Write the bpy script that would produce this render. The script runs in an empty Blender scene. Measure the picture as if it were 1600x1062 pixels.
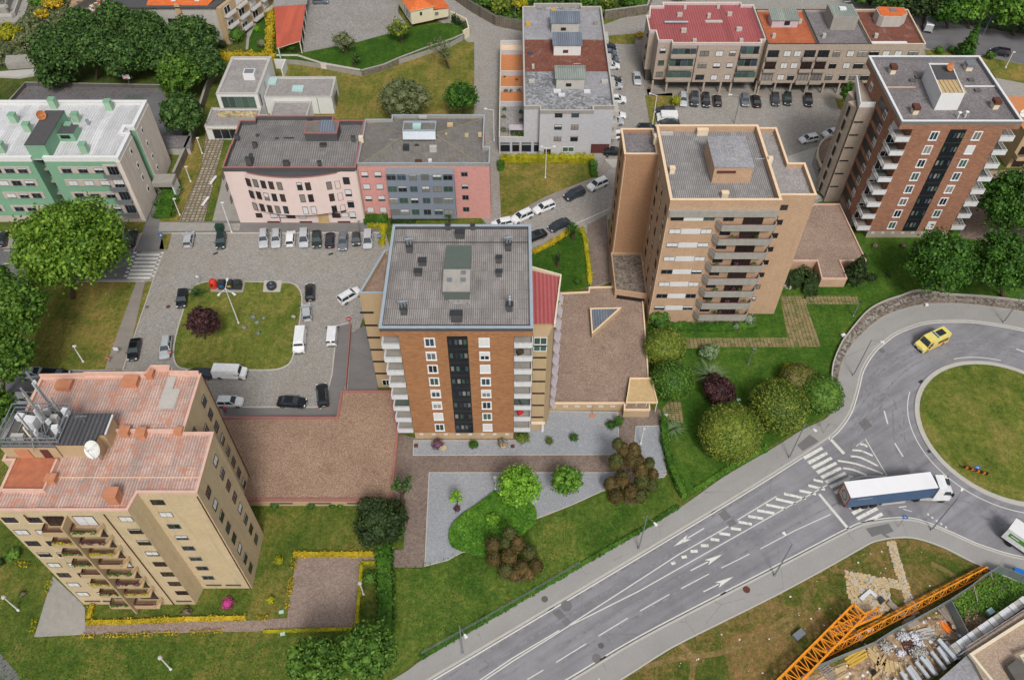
import bpy, bmesh, math, random
import numpy as np
from math import radians, sin, cos, pi, atan2, hypot
SC = bpy.context.scene
COL = SC.collection
random.seed(7)
# ------------------------------------------------------------------ camera
F, TH, H = 1291.0, radians(49.86),106.0          # focal length (px of the 1600 px photo), tilt below horizon, height
cam_d = bpy.data.cameras.new("camera")
cam_d.sensor_width = 36.0
cam_d.lens = F/1600*36.0
cam_d.clip_start = 1.0
cam_d.clip_end = 4000.0
cam = bpy.data.objects.new("camera", cam_d)
cam.location = (0,0, H)
cam.rotation_euler = (pi/2 - TH, 0,0)
COL.objects.link(cam)
SC.camera = cam
# ------------------------------------------------------------------ light
W = bpy.data.worlds.new("World")
SC.world = W
W.use_nodes = True
wn = W.node_tree.nodes
wl = W.node_tree.links
SUN_EL, SUN_AZ = radians(50), radians(168)        # azimuth from +Y towards +X
sky = wn.new('ShaderNodeTexSky')
sky.sky_type = 'NISHITA'
sky.sun_disc = False
sky.sun_elevation = SUN_EL
sky.sun_rotation = SUN_AZ
sky.air_density = 1.0
sky.dust_density = 4.0
sky.ozone_density = 1.0
hs = wn.new('ShaderNodeHueSaturation')
hs.inputs['Saturation'].default_value = 0.30      # overcast: a nearly white sky
wl.new(sky.outputs[0], hs.inputs['Color'])
wl.new(hs.outputs[0], wn['Background'].inputs['Color'])
wn['Background'].inputs['Strength'].default_value = 0.122
sd = bpy.data.lights.new("sun", 'SUN')
sd.energy = 2.15
sd.angle = radians(13)
sd.color = (1.0,0.965,0.92)
sun = bpy.data.objects.new("sun", sd)
sun.rotation_euler = (pi/2 - SUN_EL, 0,-SUN_AZ+pi)
COL.objects.link(sun)
SC.view_settings.view_transform = 'Standard'
SC.view_settings.look = 'None'
SC.view_settings.exposure = 0.0
SC.view_settings.gamma = 1.0
SC.view_settings.use_curve_mapping = False
# ------------------------------------------------------------------ surveying: where a measured point of the photo lies in the world
_c, _s = cos(TH), sin(TH)
def P(px, py, z=0.0):
 u = (px - 800)/F;v = (py - 531)/F
 d = (H - z)/(_s+v*_c)
 return (u*d, d*(_c - v*_s))
def PF(px, py, Y):
 u = (px - 800)/F;v = (py - 531)/F
 t = Y/(_c - v*_s)
 return (u*t, H - t*(_s+v*_c))
def PS(px, py, X):
 u = (px - 800)/F;v = (py - 531)/F
 t = X/u
 return (t*(_c - v*_s), H - t*(_s+v*_c))
def PP(pts, z=0.0):
 return [P(a, b, z) for a, b in pts]
def mpp(py, z=0.0):                                # metres per photo pixel at a ground row
 return (H - z)/(_s+(py - 531)/F*_c)/F
# ------------------------------------------------------------------ materials
def lin(h):
 h = h.lstrip('#')
 o = []
 for i in (0,2,4):
  c = int(h[i:i+2], 16)/255
  o.append(c/12.92 if c < .04045 else ((c+.055)/1.055) ** 2.4)
 return tuple(o)
class NT:
 def __init__(s, name, rough=.8, metal=0.0, spec=.5):
  s.m = bpy.data.materials.new(name);s.m.use_nodes = True
  s.n = s.m.node_tree.nodes;s.l = s.m.node_tree.links
  s.b = s.n['Principled BSDF']
  s.b.inputs['Roughness'].default_value = rough
  s.b.inputs['Metallic'].default_value = metal
  s.b.inputs['Specular IOR Level'].default_value = spec
 def add(s, t, **k):
  x = s.n.new(t)
  for a, b in k.items(): setattr(x, a, b)
  return x
 def set(s, x, i, v):
  if isinstance(v, bpy.types.NodeSocket): s.l.new(v, x.inputs[i])
  else: x.inputs[i].default_value = v
 def pos(s):
  return s.add('ShaderNodeNewGeometry').outputs['Position']
 def obj(s):
  return s.add('ShaderNodeTexCoord').outputs['Object']
 def xyz(s, v):
  x = s.add('ShaderNodeSeparateXYZ');s.set(x, 0, v);return x.outputs
 def comb(s, a, b, c=0.0):
  x = s.add('ShaderNodeCombineXYZ');s.set(x, 0, a);s.set(x, 1, b);s.set(x, 2, c);return x.outputs[0]
 def math(s, op, a, b=0.0, c=None):
  x = s.add('ShaderNodeMath',operation=op);s.set(x, 0, a);s.set(x, 1, b)
  if c is not None: s.set(x, 2, c)
  return x.outputs[0]
 def noise(s, v, sc, det=4, rough=.6, dist=0.0):
  x = s.add('ShaderNodeTexNoise');s.set(x, 'Vector',v);s.set(x, 'Scale',sc);s.set(x, 'Detail',det);s.set(x, 'Roughness',rough);s.set(x, 'Distortion',dist)
  return x.outputs['Fac']
 def voro(s, v, sc, feat='F1',out='Distance'):
  x = s.add('ShaderNodeTexVoronoi',feature=feat);s.set(x, 'Vector',v);s.set(x, 'Scale',sc)
  return x.outputs[out]
 def scale(s, v, a, b, c):
  x = s.add('ShaderNodeMapping');s.set(x, 0, v);x.inputs['Scale'].default_value = (a, b, c);return x.outputs[0]
 def ramp(s, f, stops, interp='LINEAR'):
  x = s.add('ShaderNodeValToRGB');s.set(x, 0, f)
  e = x.color_ramp.elements;x.color_ramp.interpolation = interp
  while len(e) < len(stops): e.new(.5)
  for i, (p, c) in enumerate(stops):
   e[i].position = p
   e[i].color = (*(c if isinstance(c, tuple) else (c, c, c)),1)
  return x.outputs[0]
 def mix(s, f, a, b, mode='MIX'):
  x = s.add('ShaderNodeMix',data_type='RGBA',blend_type=mode)
  s.set(x, 0, f)
  for i, v in ((6, a),(7, b)):
   if isinstance(v, tuple): v = (*v[:3], 1)
   s.set(x, i, v)
  return x.outputs[2]
 def color(s, v):
  if isinstance(v, tuple): s.b.inputs['Base Color'].default_value = (*v, 1)
  else: s.l.new(v, s.b.inputs['Base Color'])
  return s
 def bump(s, f, st=.3, d=.05):
  x = s.add('ShaderNodeBump');s.set(x, 'Height',f);s.set(x, 'Strength',st);s.set(x, 'Distance',d)
  s.l.new(x.outputs[0], s.b.inputs['Normal']);return s
def mul(c, k): return tuple(min(1, x*k) for x in c)
MATS = {}
def flat(name, hexc, rough=.7, var=.14, sc=1.5, metal=0.0, spec=.5, stain=0.0):
 """a plain coat with weathering: two noises, optional vertical streaks"""
 if name in MATS: return MATS[name]
 c = lin(hexc) if isinstance(hexc, str) else hexc
 t = NT(name, rough, metal, spec)
 if var:
  p = t.obj()
  n = t.math('ADD',t.math('MULTIPLY',t.noise(p, sc, 5),.65), t.math('MULTIPLY',t.noise(p, sc*9,3),.35))
  col = t.ramp(n, [(.3, mul(c, 1 - var)),(.7, mul(c, 1+var))])
  if stain:
   q = t.scale(p, 2.2,2.2,.16)
   k = t.ramp(t.noise(q, 1.0,5,.7), [(.48,0.0),(.75,1.0)])
   col = t.mix(t.math('MULTIPLY',k, stain), col, mul(c, .45))
  t.color(col)
 else: t.color(c)
 MATS[name] = t.m
 return t.m
def brickwall(name, h1, h2, hm, bw=.5, bh=.14, stain=.25, big=.2, ms=.012, rowv=.16):
 t = NT(name, .85)
 X = t.xyz(t.pos())
 v = t.comb(t.math('ADD',X[0], X[1]), X[2])
 b = t.add('ShaderNodeTexBrick',offset=.5)
 t.set(b, 'Vector',v);t.set(b, 'Scale',1.0);t.set(b, 'Brick Width',bw);t.set(b, 'Row Height',bh)
 t.set(b, 'Mortar Size',ms);t.set(b, 'Color1',(*lin(h1),1));t.set(b, 'Color2',(*lin(h2),1));t.set(b, 'Mortar',(*lin(hm),1));t.set(b, 'Bias',0.0)
 col = b.outputs[0]
 n = t.noise(v, .35,5,.65)
 col = t.mix(1.0, col, t.ramp(n, [(.3,1 - big),(.7,1+big*.3)]), 'MULTIPLY')
 rows = t.noise(t.comb(t.math('MULTIPLY',t.math('ADD',X[0], X[1]),.5), t.math('MULTIPLY',X[2], 7)),1.0,3,.6)
 col = t.mix(1.0, col, t.ramp(rows, [(.3,1 - rowv),(.7,1+rowv*.6)]), 'MULTIPLY')
 q = t.scale(t.pos(),1.3,1.3,.12)
 k = t.ramp(t.noise(q, 1.0,5,.7), [(.5,0.0),(.8,1.0)])
 col = t.mix(t.math('MULTIPLY',k, stain), col, mul(lin(h1),.4))
 t.color(col);t.bump(b.outputs['Fac'], -.3,.02)
 MATS[name] = t.m;return t.m
def ribroof(name, ha, hb, pitch=.27, row=2.2, axis=0, dirt='#4a4644',dirty=.5, patch=None, rowdark=.35, rough=.75, tilt=0.0, alt=None):
 """corrugated or tiled roof sheets: ribs across, overlaps every row, patches of dirt"""
 t = NT(name, rough)
 p = t.pos();X = t.xyz(p)
 a, b = (X[0], X[1]) if axis == 0 else (X[1], X[0])
 rib = t.math('SINE',t.math('MULTIPLY',a, 2*pi/pitch))
 rf = t.math('ADD',t.math('MULTIPLY',rib, .5),.5)
 col = t.mix(rf, lin(ha), lin(hb))
 cell = t.add('ShaderNodeTexWhiteNoise',noise_dimensions='2D')
 t.set(cell, 0, t.comb(t.math('FLOOR',t.math('DIVIDE',a, pitch*3)), t.math('FLOOR',t.math('DIVIDE',b, row))))
 col = t.mix(1.0, col, t.ramp(cell.outputs[0], [(0,.86),(1,1.1)]), 'MULTIPLY')
 fr = t.math('FRACT',t.math('DIVIDE',b, row))
 line = t.ramp(fr, [(0.0,1.0),(.06,0.0)])
 col = t.mix(t.math('MULTIPLY',line, rowdark), col, lin('#2c2a2a'))
 n = t.noise(t.scale(p, 1,.5,1) if axis == 0 else t.scale(p, .5,1,1),.45,7,.7)
 col = t.mix(t.math('MULTIPLY',t.ramp(n, [(.42,0.0),(.68,1.0)]), dirty), col, lin(dirt))
 n2 = t.noise(p, 6.0,3,.7)
 col = t.mix(1.0, col, t.ramp(n2, [(.3,.78),(.7,1.15)]), 'MULTIPLY')
 if patch:
  k = t.ramp(t.noise(p, .8,6,.75), [(.5,0.0),(.6,1.0)])
  col = t.mix(t.math('MULTIPLY',k, .75), col, lin(patch))
 t.color(col);t.bump(rib, .6, pitch*.12)
 MATS[name] = t.m;return t.m
def gravel(name, cols, sc=9.0, big=.18, patch=None):
 t = NT(name, .95, spec=.2)
 p = t.pos()
 w = t.add('ShaderNodeTexVoronoi',feature='F1');t.set(w, 'Vector',p);t.set(w, 'Scale',sc)
 r = t.xyz(w.outputs['Color'])
 st = [(i/(len(cols) - 1), lin(c)) for i, c in enumerate(cols)]
 col = t.ramp(r[0], st)
 w2 = t.add('ShaderNodeTexVoronoi',feature='F1');t.set(w2, 'Vector',p);t.set(w2, 'Scale',sc*.35)
 col = t.mix(1.0, col, t.ramp(t.xyz(w2.outputs['Color'])[0], [(0,.93),(1,1.05)]), 'MULTIPLY')
 n = t.noise(p, .22,6,.65)
 col = t.mix(1.0, col, t.ramp(n, [(.3,1 - big*1.6),(.7,1+big*.5)]), 'MULTIPLY')
 if patch:
  k = t.ramp(t.noise(p, .5,7,.75,.4), [(.56,0.0),(.7,1.0)])
  col = t.mix(t.math('MULTIPLY',k, .7), col, lin(patch))
 t.color(col);t.bump(w.outputs['Distance'], .6,.05)
 MATS[name] = t.m;return t.m
def grass(name, lush, mid, dry, bias=0.0, daisies=.0, seed=0.0, wear=.55):
 t = NT(name, .95, spec=.1)
 p0 = t.pos()
 mp = t.add('ShaderNodeMapping');t.set(mp, 0, p0);mp.inputs['Location'].default_value = (seed*17.3, seed*9.1,0);p = mp.outputs[0]
 n = t.math('ADD',t.math('MULTIPLY',t.noise(p, .13,7,.68,.8),.6), t.math('MULTIPLY',t.noise(p, 1.1,7,.75),.4))
 n = t.math('ADD',n, bias)
 col = t.ramp(n, [(.38, lin(lush)),(.50, lin(mid)),(.62, lin(dry))])
 tuft = t.noise(p, 5.5,4,.75)
 worn = t.ramp(t.noise(p, .55,8,.8,.6), [(.57,0.0),(.68,1.0)])
 col = t.mix(t.math('MULTIPLY',worn, wear), col, lin(dry))
 clump = t.noise(p, 2.1,4,.8)
 col = t.mix(1.0, col, t.ramp(clump, [(.3,.72),(.7,1.28)]), 'MULTIPLY')
 col = t.mix(1.0, col, t.ramp(tuft, [(.28,.50),(.5,.95),(.72,1.5)]), 'MULTIPLY')
 mow = t.noise(t.scale(p, 1.0,.12,1),1.2,3)
 col = t.mix(1.0, col, t.ramp(mow, [(.35,.9),(.65,1.1)]), 'MULTIPLY')
 if daisies:
  d = t.math('LESS_THAN',t.voro(p, 2.6),.075)
  area = t.ramp(t.noise(p, .35,4), [(.48,0.0),(.62,1.0)])
  col = t.mix(t.math('MULTIPLY',t.math('MULTIPLY',d, area), daisies), col, lin('#c9cbb5'))
 t.color(col);t.bump(t.noise(p, 9.0,4,.8),.9,.12)
 MATS[name] = t.m;return t.m
def cobble(name, h1, h2, hj, sx=.22, sy=.16, warm='#7d7264',dirt=.4):
 t = NT(name, .9, spec=.25)
 p = t.pos();X = t.xyz(p)
 jit = t.add('ShaderNodeTexNoise');t.set(jit, 'Vector',p);t.set(jit, 'Scale',.8)
 v = t.add('ShaderNodeVectorMath',operation='MULTIPLY_ADD');t.set(v, 0, jit.outputs['Color']);v.inputs[1].default_value = (.35,.35,0);t.set(v, 2, p)
 b = t.add('ShaderNodeTexVoronoi',feature='F1');t.set(b, 'Vector',t.scale(v.outputs[0], 1/sx, 1/sy, 1));t.set(b, 'Scale',1.0)
 col = t.ramp(t.xyz(b.outputs['Color'])[0], [(0, lin(h1)),(1, lin(h2))])
 col = t.mix(t.ramp(b.outputs['Distance'], [(.35,0.0),(.75,.6)]), col, lin(hj))
 n = t.noise(p, .16,7,.68,.3)
 col = t.mix(t.math('MULTIPLY',t.ramp(n, [(.42,0.0),(.66,1.0)]), dirt), col, lin(warm))
 n = t.noise(t.scale(p, 1,.35,1),.7,6,.7)
 col = t.mix(1.0, col, t.ramp(n, [(.3,.94),(.7,1.05)]), 'MULTIPLY')
 oil = t.ramp(t.noise(p, .5,6,.8), [(.60,0.0),(.72,1.0)])
 col = t.mix(t.math('MULTIPLY',oil, .16), col, lin('#55524e'))
 t.color(col);t.bump(b.outputs['Distance'], -.5,.03)
 MATS[name] = t.m;return t.m
def asphalt(name, h, ang=0.0, track=.25, speck=.12, patchy=.12):
 t = NT(name, .88, spec=.3)
 p = t.pos();c = lin(h)
 sp = t.noise(p, 30.0,2,.8)
 col = t.ramp(sp, [(.3, mul(c, 1 - speck*2)),(.7, mul(c, 1+speck*2))])
 r = t.add('ShaderNodeMapping');t.set(r, 0, p);r.inputs['Rotation'].default_value = (0,0,-ang)
 q = t.scale(r.outputs[0], .035,.55,1)
 n = t.noise(q, 1.0,5,.6)
 col = t.mix(1.0, col, t.ramp(n, [(.35,1 - track),(.65,1+track*.4)]), 'MULTIPLY')
 n = t.noise(p, .22,7,.7)
 col = t.mix(1.0, col, t.ramp(n, [(.3,1 - patchy),(.7,1+patchy)]), 'MULTIPLY')
 cr = t.voro(t.scale(p, .09,.09,1),1.0, 'DISTANCE_TO_EDGE')
 cr2 = t.noise(p, .4,5)
 col = t.mix(t.math('MULTIPLY',t.ramp(cr, [(0.0,.45),(.005,0.0)]), t.ramp(cr2, [(.48,0.0),(.55,1.0)])), col, mul(c, .35))
 t.color(col);t.bump(sp, .3,.01)
 MATS[name] = t.m;return t.m
def leafmat(name, cols, rough=.6, var=.35, dead=None):
 """foliage: each leaf its own tone, clumps lighter or darker by species colour"""
 t = NT(name, rough, spec=.25)
 g = t.add('ShaderNodeNewGeometry')
 n = t.noise(t.obj(),.55,3,.6)
 f = t.math('ADD',t.math('MULTIPLY',g.outputs['Random Per Island'], .6), t.math('MULTIPLY',t.math('SUBTRACT',n, .3),1.1))
 st = [(i/(len(cols) - 1)*.9+.02, lin(c)) for i, c in enumerate(cols)]
 col = t.ramp(f, st)
 if dead:
  k = t.ramp(t.noise(t.obj(),.9,4,.7), [(.55,0.0),(.68,1.0)])
  col = t.mix(t.math('MULTIPLY',k, .8), col, lin(dead))
 t.color(col)
 try:
  t.b.inputs['Transmission Weight'].default_value = 0
 except Exception: pass
 MATS[name] = t.m;return t.m
def glassy(name, h, rough=.08, var=.3):
 t = NT(name, rough, spec=.6)
 r = t.add('ShaderNodeObjectInfo').outputs['Random']
 c = lin(h)
 t.color(t.ramp(r, [(0, mul(c, 1 - var)),(1, mul(c, 1+var))]))
 MATS[name] = t.m;return t.m
def M_(n): return MATS[n]
# ------------------------------------------------------------------ mesh building
def tag(o, label=None, cat=None, group=None, kind=None):
 if label: o['label'] = label
 if cat: o['category'] = cat
 if group: o['group'] = group
 if kind: o['kind'] = kind
 return o
def ccw(poly):
 a = sum(poly[i][0]*poly[(i+1) % len(poly)][1] - poly[(i+1) % len(poly)][0]*poly[i][1] for i in range(len(poly)))
 return list(poly) if a > 0 else list(poly)[::-1]
def inset(poly, d):
 poly = ccw(poly);n = len(poly);out = []
 for i in range(n):
  x0, y0 = poly[i - 1];x1, y1 = poly[i];x2, y2 = poly[(i+1) % n]
  a = (x1 - x0, y1 - y0);b = (x2 - x1, y2 - y1)
  la = hypot(*a) or 1;lb = hypot(*b) or 1
  na = (-a[1]/la, a[0]/la);nb = (-b[1]/lb, b[0]/lb)
  k = 1+na[0]*nb[0]+na[1]*nb[1]
  k = max(k, .3)
  out.append((x1+(na[0]+nb[0])/k*d, y1+(na[1]+nb[1])/k*d))
 return out
class MB:
 def __init__(s): s.v = [];s.f = [];s.mi = [];s.ms = []
 def _m(s, m):
  if isinstance(m, str): m = MATS[m]
  if m not in s.ms: s.ms.append(m)
  return s.ms.index(m)
 def face(s, pts, m):
  b = len(s.v);s.v += [tuple(p) for p in pts];s.f.append(tuple(range(b, b+len(pts))));s.mi.append(s._m(m));return s
 def box(s, x0, x1, y0, y1, z0, z1, m, top=None):
  return s.prism([(x0, y0),(x1, y0),(x1, y1),(x0, y1)], z0, z1, m, top)
 def prism(s, poly, z0, z1, m, top=None, bottom=True):
  poly = ccw(poly);n = len(poly);b = len(s.v);k = s._m(m);kt = s._m(top) if top else k
  s.v += [(x, y, z0) for x, y in poly] + [(x, y, z1) for x, y in poly]
  for i in range(n):
   j = (i+1) % n
   s.f.append((b+i, b+j, b+n+j, b+n+i));s.mi.append(k)
  s.f.append(tuple(range(b+n, b+2*n)));s.mi.append(kt)
  if bottom: s.f.append(tuple(range(b+n - 1, b - 1,-1)));s.mi.append(k)
  return s
 def ring(s, poly, z0, z1, t, m, top=None, out=0.0):
  """a wall of thickness t running round the inside of poly (parapet)"""
  o = inset(poly, -out) if out else ccw(poly)
  i_ = inset(poly, t);n = len(o);b = len(s.v);k = s._m(m);kt = s._m(top) if top else k
  s.v += [(x, y, z0) for x, y in o] + [(x, y, z1) for x, y in o] + [(x, y, z1) for x, y in i_] + [(x, y, z0) for x, y in i_]
  for a in range(n):
   c = (a+1) % n
   for q, w, kk in ((0,1, k),(1,2, kt),(2,3, k),(3,0, k)):
    s.f.append((b+q*n+a, b+q*n+c, b+w*n+c, b+w*n+a));s.mi.append(kk)
  return s
 def wall(s, line, z0, z1, t, m, top=None):
  """free wall along an open line"""
  L = [];R = []
  n = len(line)
  for i in range(n):
   a = line[max(i - 1,0)];c = line[min(i+1, n - 1)]
   d = (c[0] - a[0], c[1] - a[1]);l = hypot(*d) or 1
   nx, ny = -d[1]/l*t/2, d[0]/l*t/2
   L.append((line[i][0]+nx, line[i][1]+ny));R.append((line[i][0] - nx, line[i][1] - ny))
  for i in range(n - 1):
   zz0 = z0[i:i+2] if isinstance(z0,(list, tuple)) else (z0, z0)
   zz1 = z1[i:i+2] if isinstance(z1,(list, tuple)) else (z1, z1)
   p = [R[i], R[i+1], L[i+1], L[i]]
   zb = [zz0[0], zz0[1], zz0[1], zz0[0]];zt = [zz1[0], zz1[1], zz1[1], zz1[0]]
   b = len(s.v);k = s._m(m);kt = s._m(top) if top else k
   s.v += [(x, y, z) for (x, y), z in zip(p, zb)] + [(x, y, z) for (x, y), z in zip(p, zt)]
   s.f += [(b, b+1, b+5, b+4),(b+2, b+3, b+7, b+6),(b+4, b+5, b+6, b+7)];s.mi += [k, k, kt]
   if i == 0: s.f.append((b+3, b, b+4, b+7));s.mi.append(k)
   if i == n - 2: s.f.append((b+1, b+2, b+6, b+5));s.mi.append(k)
  return s
 def rbox(s, c, size, ang, m, top=None, tilt=None):
  """box centred at c (z = bottom), turned by ang about z"""
  x, y, z = c;w, d, h = size;ca, sa = cos(ang), sin(ang)
  pts = [(x+a*w/2*ca - e*d/2*sa, y+a*w/2*sa+e*d/2*ca) for a, e in ((-1,-1),(1,-1),(1,1),(-1,1))]
  return s.prism(pts, z, z+h, m, top)
 def beam(s, p, q, w, h, m):
  """rectangular bar from p to q"""
  p = np.array(p, float);q = np.array(q, float);d = q - p;l = np.linalg.norm(d)
  if l < 1e-6: return s
  d /= l;up = np.array((0,0,1.0)) if abs(d[2]) < .95 else np.array((1.0,0,0))
  a = np.cross(d, up);a /= np.linalg.norm(a);c = np.cross(a, d)
  b = len(s.v);k = s._m(m)
  for o in (p, q):
   for i, j in ((-1,-1),(1,-1),(1,1),(-1,1)):
    s.v.append(tuple(o+a*i*w/2+c*j*h/2))
  for f in ((0,1,2,3),(7,6,5,4),(0,4,5,1),(1,5,6,2),(2,6,7,3),(3,7,4,0)):
   s.f.append(tuple(b+i for i in f));s.mi.append(k)
  return s
 def tube(s, p, q, r0, r1, m, n=8, caps=True):
  p = np.array(p, float);q = np.array(q, float);d = q - p;l = np.linalg.norm(d);d /= l
  up = np.array((0,0,1.0)) if abs(d[2]) < .95 else np.array((1.0,0,0))
  a = np.cross(d, up);a /= np.linalg.norm(a);c = np.cross(d, a);b = len(s.v);k = s._m(m)
  for o, r in ((p, r0),(q, r1)):
   for i in range(n):
    t = 2*pi*i/n;s.v.append(tuple(o+(a*cos(t)+c*sin(t))*r))
  for i in range(n):
   j = (i+1) % n;s.f.append((b+i, b+j, b+n+j, b+n+i));s.mi.append(k)
  if caps:
   s.f.append(tuple(range(b+n - 1, b - 1,-1)));s.mi.append(k)
   s.f.append(tuple(range(b+n, b+2*n)));s.mi.append(k)
  return s
 def lathe(s, x, y, prof, m, n=12):
  b = len(s.v);k = s._m(m)
  for r, z in prof:
   for i in range(n):
    t = 2*pi*i/n;s.v.append((x+r*cos(t), y+r*sin(t), z))
  for q in range(len(prof) - 1):
   for i in range(n):
    j = (i+1) % n
    s.f.append((b+q*n+i, b+q*n+j, b+(q+1)*n+j, b+(q+1)*n+i));s.mi.append(k)
  s.f.append(tuple(b+(len(prof) - 1)*n+i for i in range(n)));s.mi.append(k)
  return s
 def mesh(s, name, off=(0,0,0), smooth=False):
  me = bpy.data.meshes.new(name)
  v = [(x - off[0], y - off[1], z - off[2]) for x, y, z in s.v]
  me.from_pydata(v, [], s.f)
  for m in s.ms: me.materials.append(m)
  me.polygons.foreach_set('material_index',s.mi)
  if smooth: me.polygons.foreach_set('use_smooth',[True]*len(s.f))
  me.update();return me
 def build(s, name, parent=None, label=None, cat=None, group=None, kind=None, local=False, smooth=False):
  if parent is not None:
   off = (0,0,0) if local else tuple(absloc(parent))
   o = bpy.data.objects.new(name, s.mesh(name, off, smooth));o.parent = parent
  else:
   a = np.array(s.v);lo = a.min(0);hi = a.max(0)
   off = ((lo[0]+hi[0])/2,(lo[1]+hi[1])/2, lo[2]) if kind != 'structure' else (0,0,0)
   if local: off = (0,0,0)
   o = bpy.data.objects.new(name, s.mesh(name, off, smooth));o.location = off
  COL.objects.link(o)
  return tag(o, label, cat, group, kind)
def absloc(o):
 x, y, z = o.location
 if o.parent:
  a, b, c = absloc(o.parent);return (x+a, y+b, z+c)
 return (x, y, z)
def thing(name, label, cat, loc=(0,0,0), rot=0.0, group=None, parent=None):
 o = bpy.data.objects.new(name, None);o.empty_display_size = .5
 o.location = (loc[0], loc[1], loc[2] if len(loc) > 2 else 0);o.rotation_euler = (0,0, rot)
 if parent: o.parent = parent
 COL.objects.link(o);return tag(o, label, cat, group)
def inst(name, me, parent, loc, rot=0.0, scale=None):
 """a part with a shared mesh; loc in world unless the parent is turned"""
 o = bpy.data.objects.new(name, me);o.parent = parent
 a = absloc(parent) if parent else (0,0,0)
 o.location = (loc[0] - a[0], loc[1] - a[1], loc[2] - a[2]);o.rotation_euler = (0,0, rot)
 if scale: o.scale = scale
 COL.objects.link(o);return o
def copy_tree(o, parent=None):
 c = o.copy();COL.objects.link(c);c.parent = parent
 for ch in list(o.children): copy_tree(ch, c)
 return c
def sheet(name, pts, z, m, label=None):
 """a flat paved or planted surface of the setting"""
 mb = MB();p = ccw(pts);mb.face([(x, y, z) for x, y in p], m)
 o = mb.build(name, kind='structure');
 if label: o['label'] = label
 return o
def slab(name, pts, z0, z1, m, side=None, label=None):
 mb = MB();mb.prism(pts, z0, z1, side or m, m, bottom=False)
 o = mb.build(name, kind='structure')
 if label: o['label'] = label
 return o
# ------------------------------------------------------------------ material library
brickwall('brick_orange','#ae7a50','#936341','#987453',.55,.15,.22,.12)
brickwall('brick_brown','#a67458','#875b46','#8c7060',.5,.14,.2,.1)
brickwall('tile_tan','#c8a68a','#b99879','#9a8068',.22,.22,.28,.09,.02,.07)
brickwall('tile_tan_dark','#b98f6c','#a9805f','#8a6e56',.22,.22,.12,.08,.02,.07)
brickwall('tile_beige','#ccb898','#c3ae8c','#b09a7a',.24,.24,.42,.10,.015,.05)
brickwall('tile_white','#c3c3c8','#b7b7bc','#9a9aa0',.4,.2,.12,.06,.012,.05)
brickwall('tile_pinkish','#d29a94','#c98f89','#b88480',.3,.3,.06,.05,.012,.03)
brickwall('stone_block','#8c8272','#6d6557','#4a453c',.6,.3,.4,.3,.03)
brickwall('tile_taupe','#b3a496','#a79889','#8f8276',.3,.3,.25,.08,.012,.05)
flat('plaster_tan','#b29a78',.85,.07,.6, stain=.18)
flat('plaster_taupe','#9a8f80',.85,.07,.6, stain=.15)
flat('plaster_pink','#dac6c0',.85,.05,.6, stain=.1)
flat('plaster_cream','#cfc6a8',.85,.06,.8, stain=.15)
flat('plaster_green','#76a084',.85,.06,.6, stain=.1)
flat('plaster_green_light','#8fae93',.85,.06,.6, stain=.1)
flat('plaster_soiled','#d3c7bc',.9,.10,.9, stain=.45)
flat('plaster_white','#d2d2cf',.85,.05,.8, stain=.15)
leafmat('leaf_mound',['#2a4e10','#3a6416','#4c781e','#628c2c'])
flat('paint_white','#d8d8d8',.5,.04,1.0)
flat('paint_cream','#d6c9b0',.7,.06,1.0)
flat('panel_white','#cfd0d2',.5,.06,.8, stain=.2)
flat('concrete','#97938c',.9,.14,1.0, stain=.3)
flat('concrete_light','#b1ada6',.9,.1,1.0, stain=.25)
flat('concrete_dark','#5c5954',.9,.16,1.0, stain=.3)
flat('chimney_orange','#b87c5c',.85,.18,1.5)
flat('terrace_orange','#a9674a',.9,.28,1.3)
flat('coping_blue','#98a4ae',.5,.1,1.2)
flat('coping_red','#9c6660',.7,.12,1.5)
flat('coping_orange','#cfaa99',.8,.14,1.5)
flat('coping_cream','#e0c4a4',.8,.08,1.5)
flat('slate_dark','#4b4a4b',.8,.16,1.5)
flat('metal_grey','#8d9297',.4,.08,2, metal=.5)
flat('metal_dark','#3c3f41',.5,.1,2, metal=.3)
flat('metal_green','#57615a',.6,.12,2)
flat('galvanised','#a3aab0',.35,.12,2, metal=.6)
flat('frame_white','#d9dadc',.5,.03,1)
flat('frame_dark','#3a2a28',.5,.1,1)
flat('frame_grey','#5f666b',.5,.1,1)
flat('shutter_white','#cfcfcf',.6,.05,3)
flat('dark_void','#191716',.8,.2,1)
flat('blackish_panel','#1d1f25',.35,.25,1.2)
glassy('glass_dark','#23282c')
glassy('glass_blue','#3b4a55')
glassy('glass_green','#41584f')
glassy('glass_brown','#352b28',.12)
glassy('curtain','#7e7b76',.3,.35)
flat('maroon','#5a2d2b',.7,.15,1.2)
flat('terracotta_floor','#c07e50',.85,.12,1.4)
flat('rust','#5b3426',.8,.25,3)
flat('wood_pale','#b99f74',.8,.2,2)
flat('wood_grey','#8c8075',.85,.2,2)
flat('plank_yellow','#c09a3c',.7,.15,2)
flat('crane_orange','#dd8c1c',.5,.28,1.5)
flat('white_bag','#cfcfd4',.6,.1,4)
flat('sheet_metal','#7f8a8c',.4,.12,.8, metal=.3, stain=.2)
flat('road_paint','#cbcac4',.7,.12,2.5)
flat('kerb_stone','#b0aca4',.9,.1,.8)
flat('hip_tile','#857a6a',.9,.2,2)
flat('bark','#4a3b2d',.95,.3,3)
flat('bark_grey','#6a6257',.95,.3,3)
flat('sign_blue','#1c66b5',.4,.05,1)
flat('sign_red','#b5262a',.4,.05,1)
flat('bin_red','#c23422',.5,.08,1)
flat('bin_dark','#33373a',.5,.1,1)
flat('bin_green','#1d3b30',.5,.1,1)
flat('black','#141414',.5,.1,1)
flat('stone_pale','#b8a582',.9,.2,2.5)
flat('brown_slab','#6e5f52',.9,.15,.7)
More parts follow.
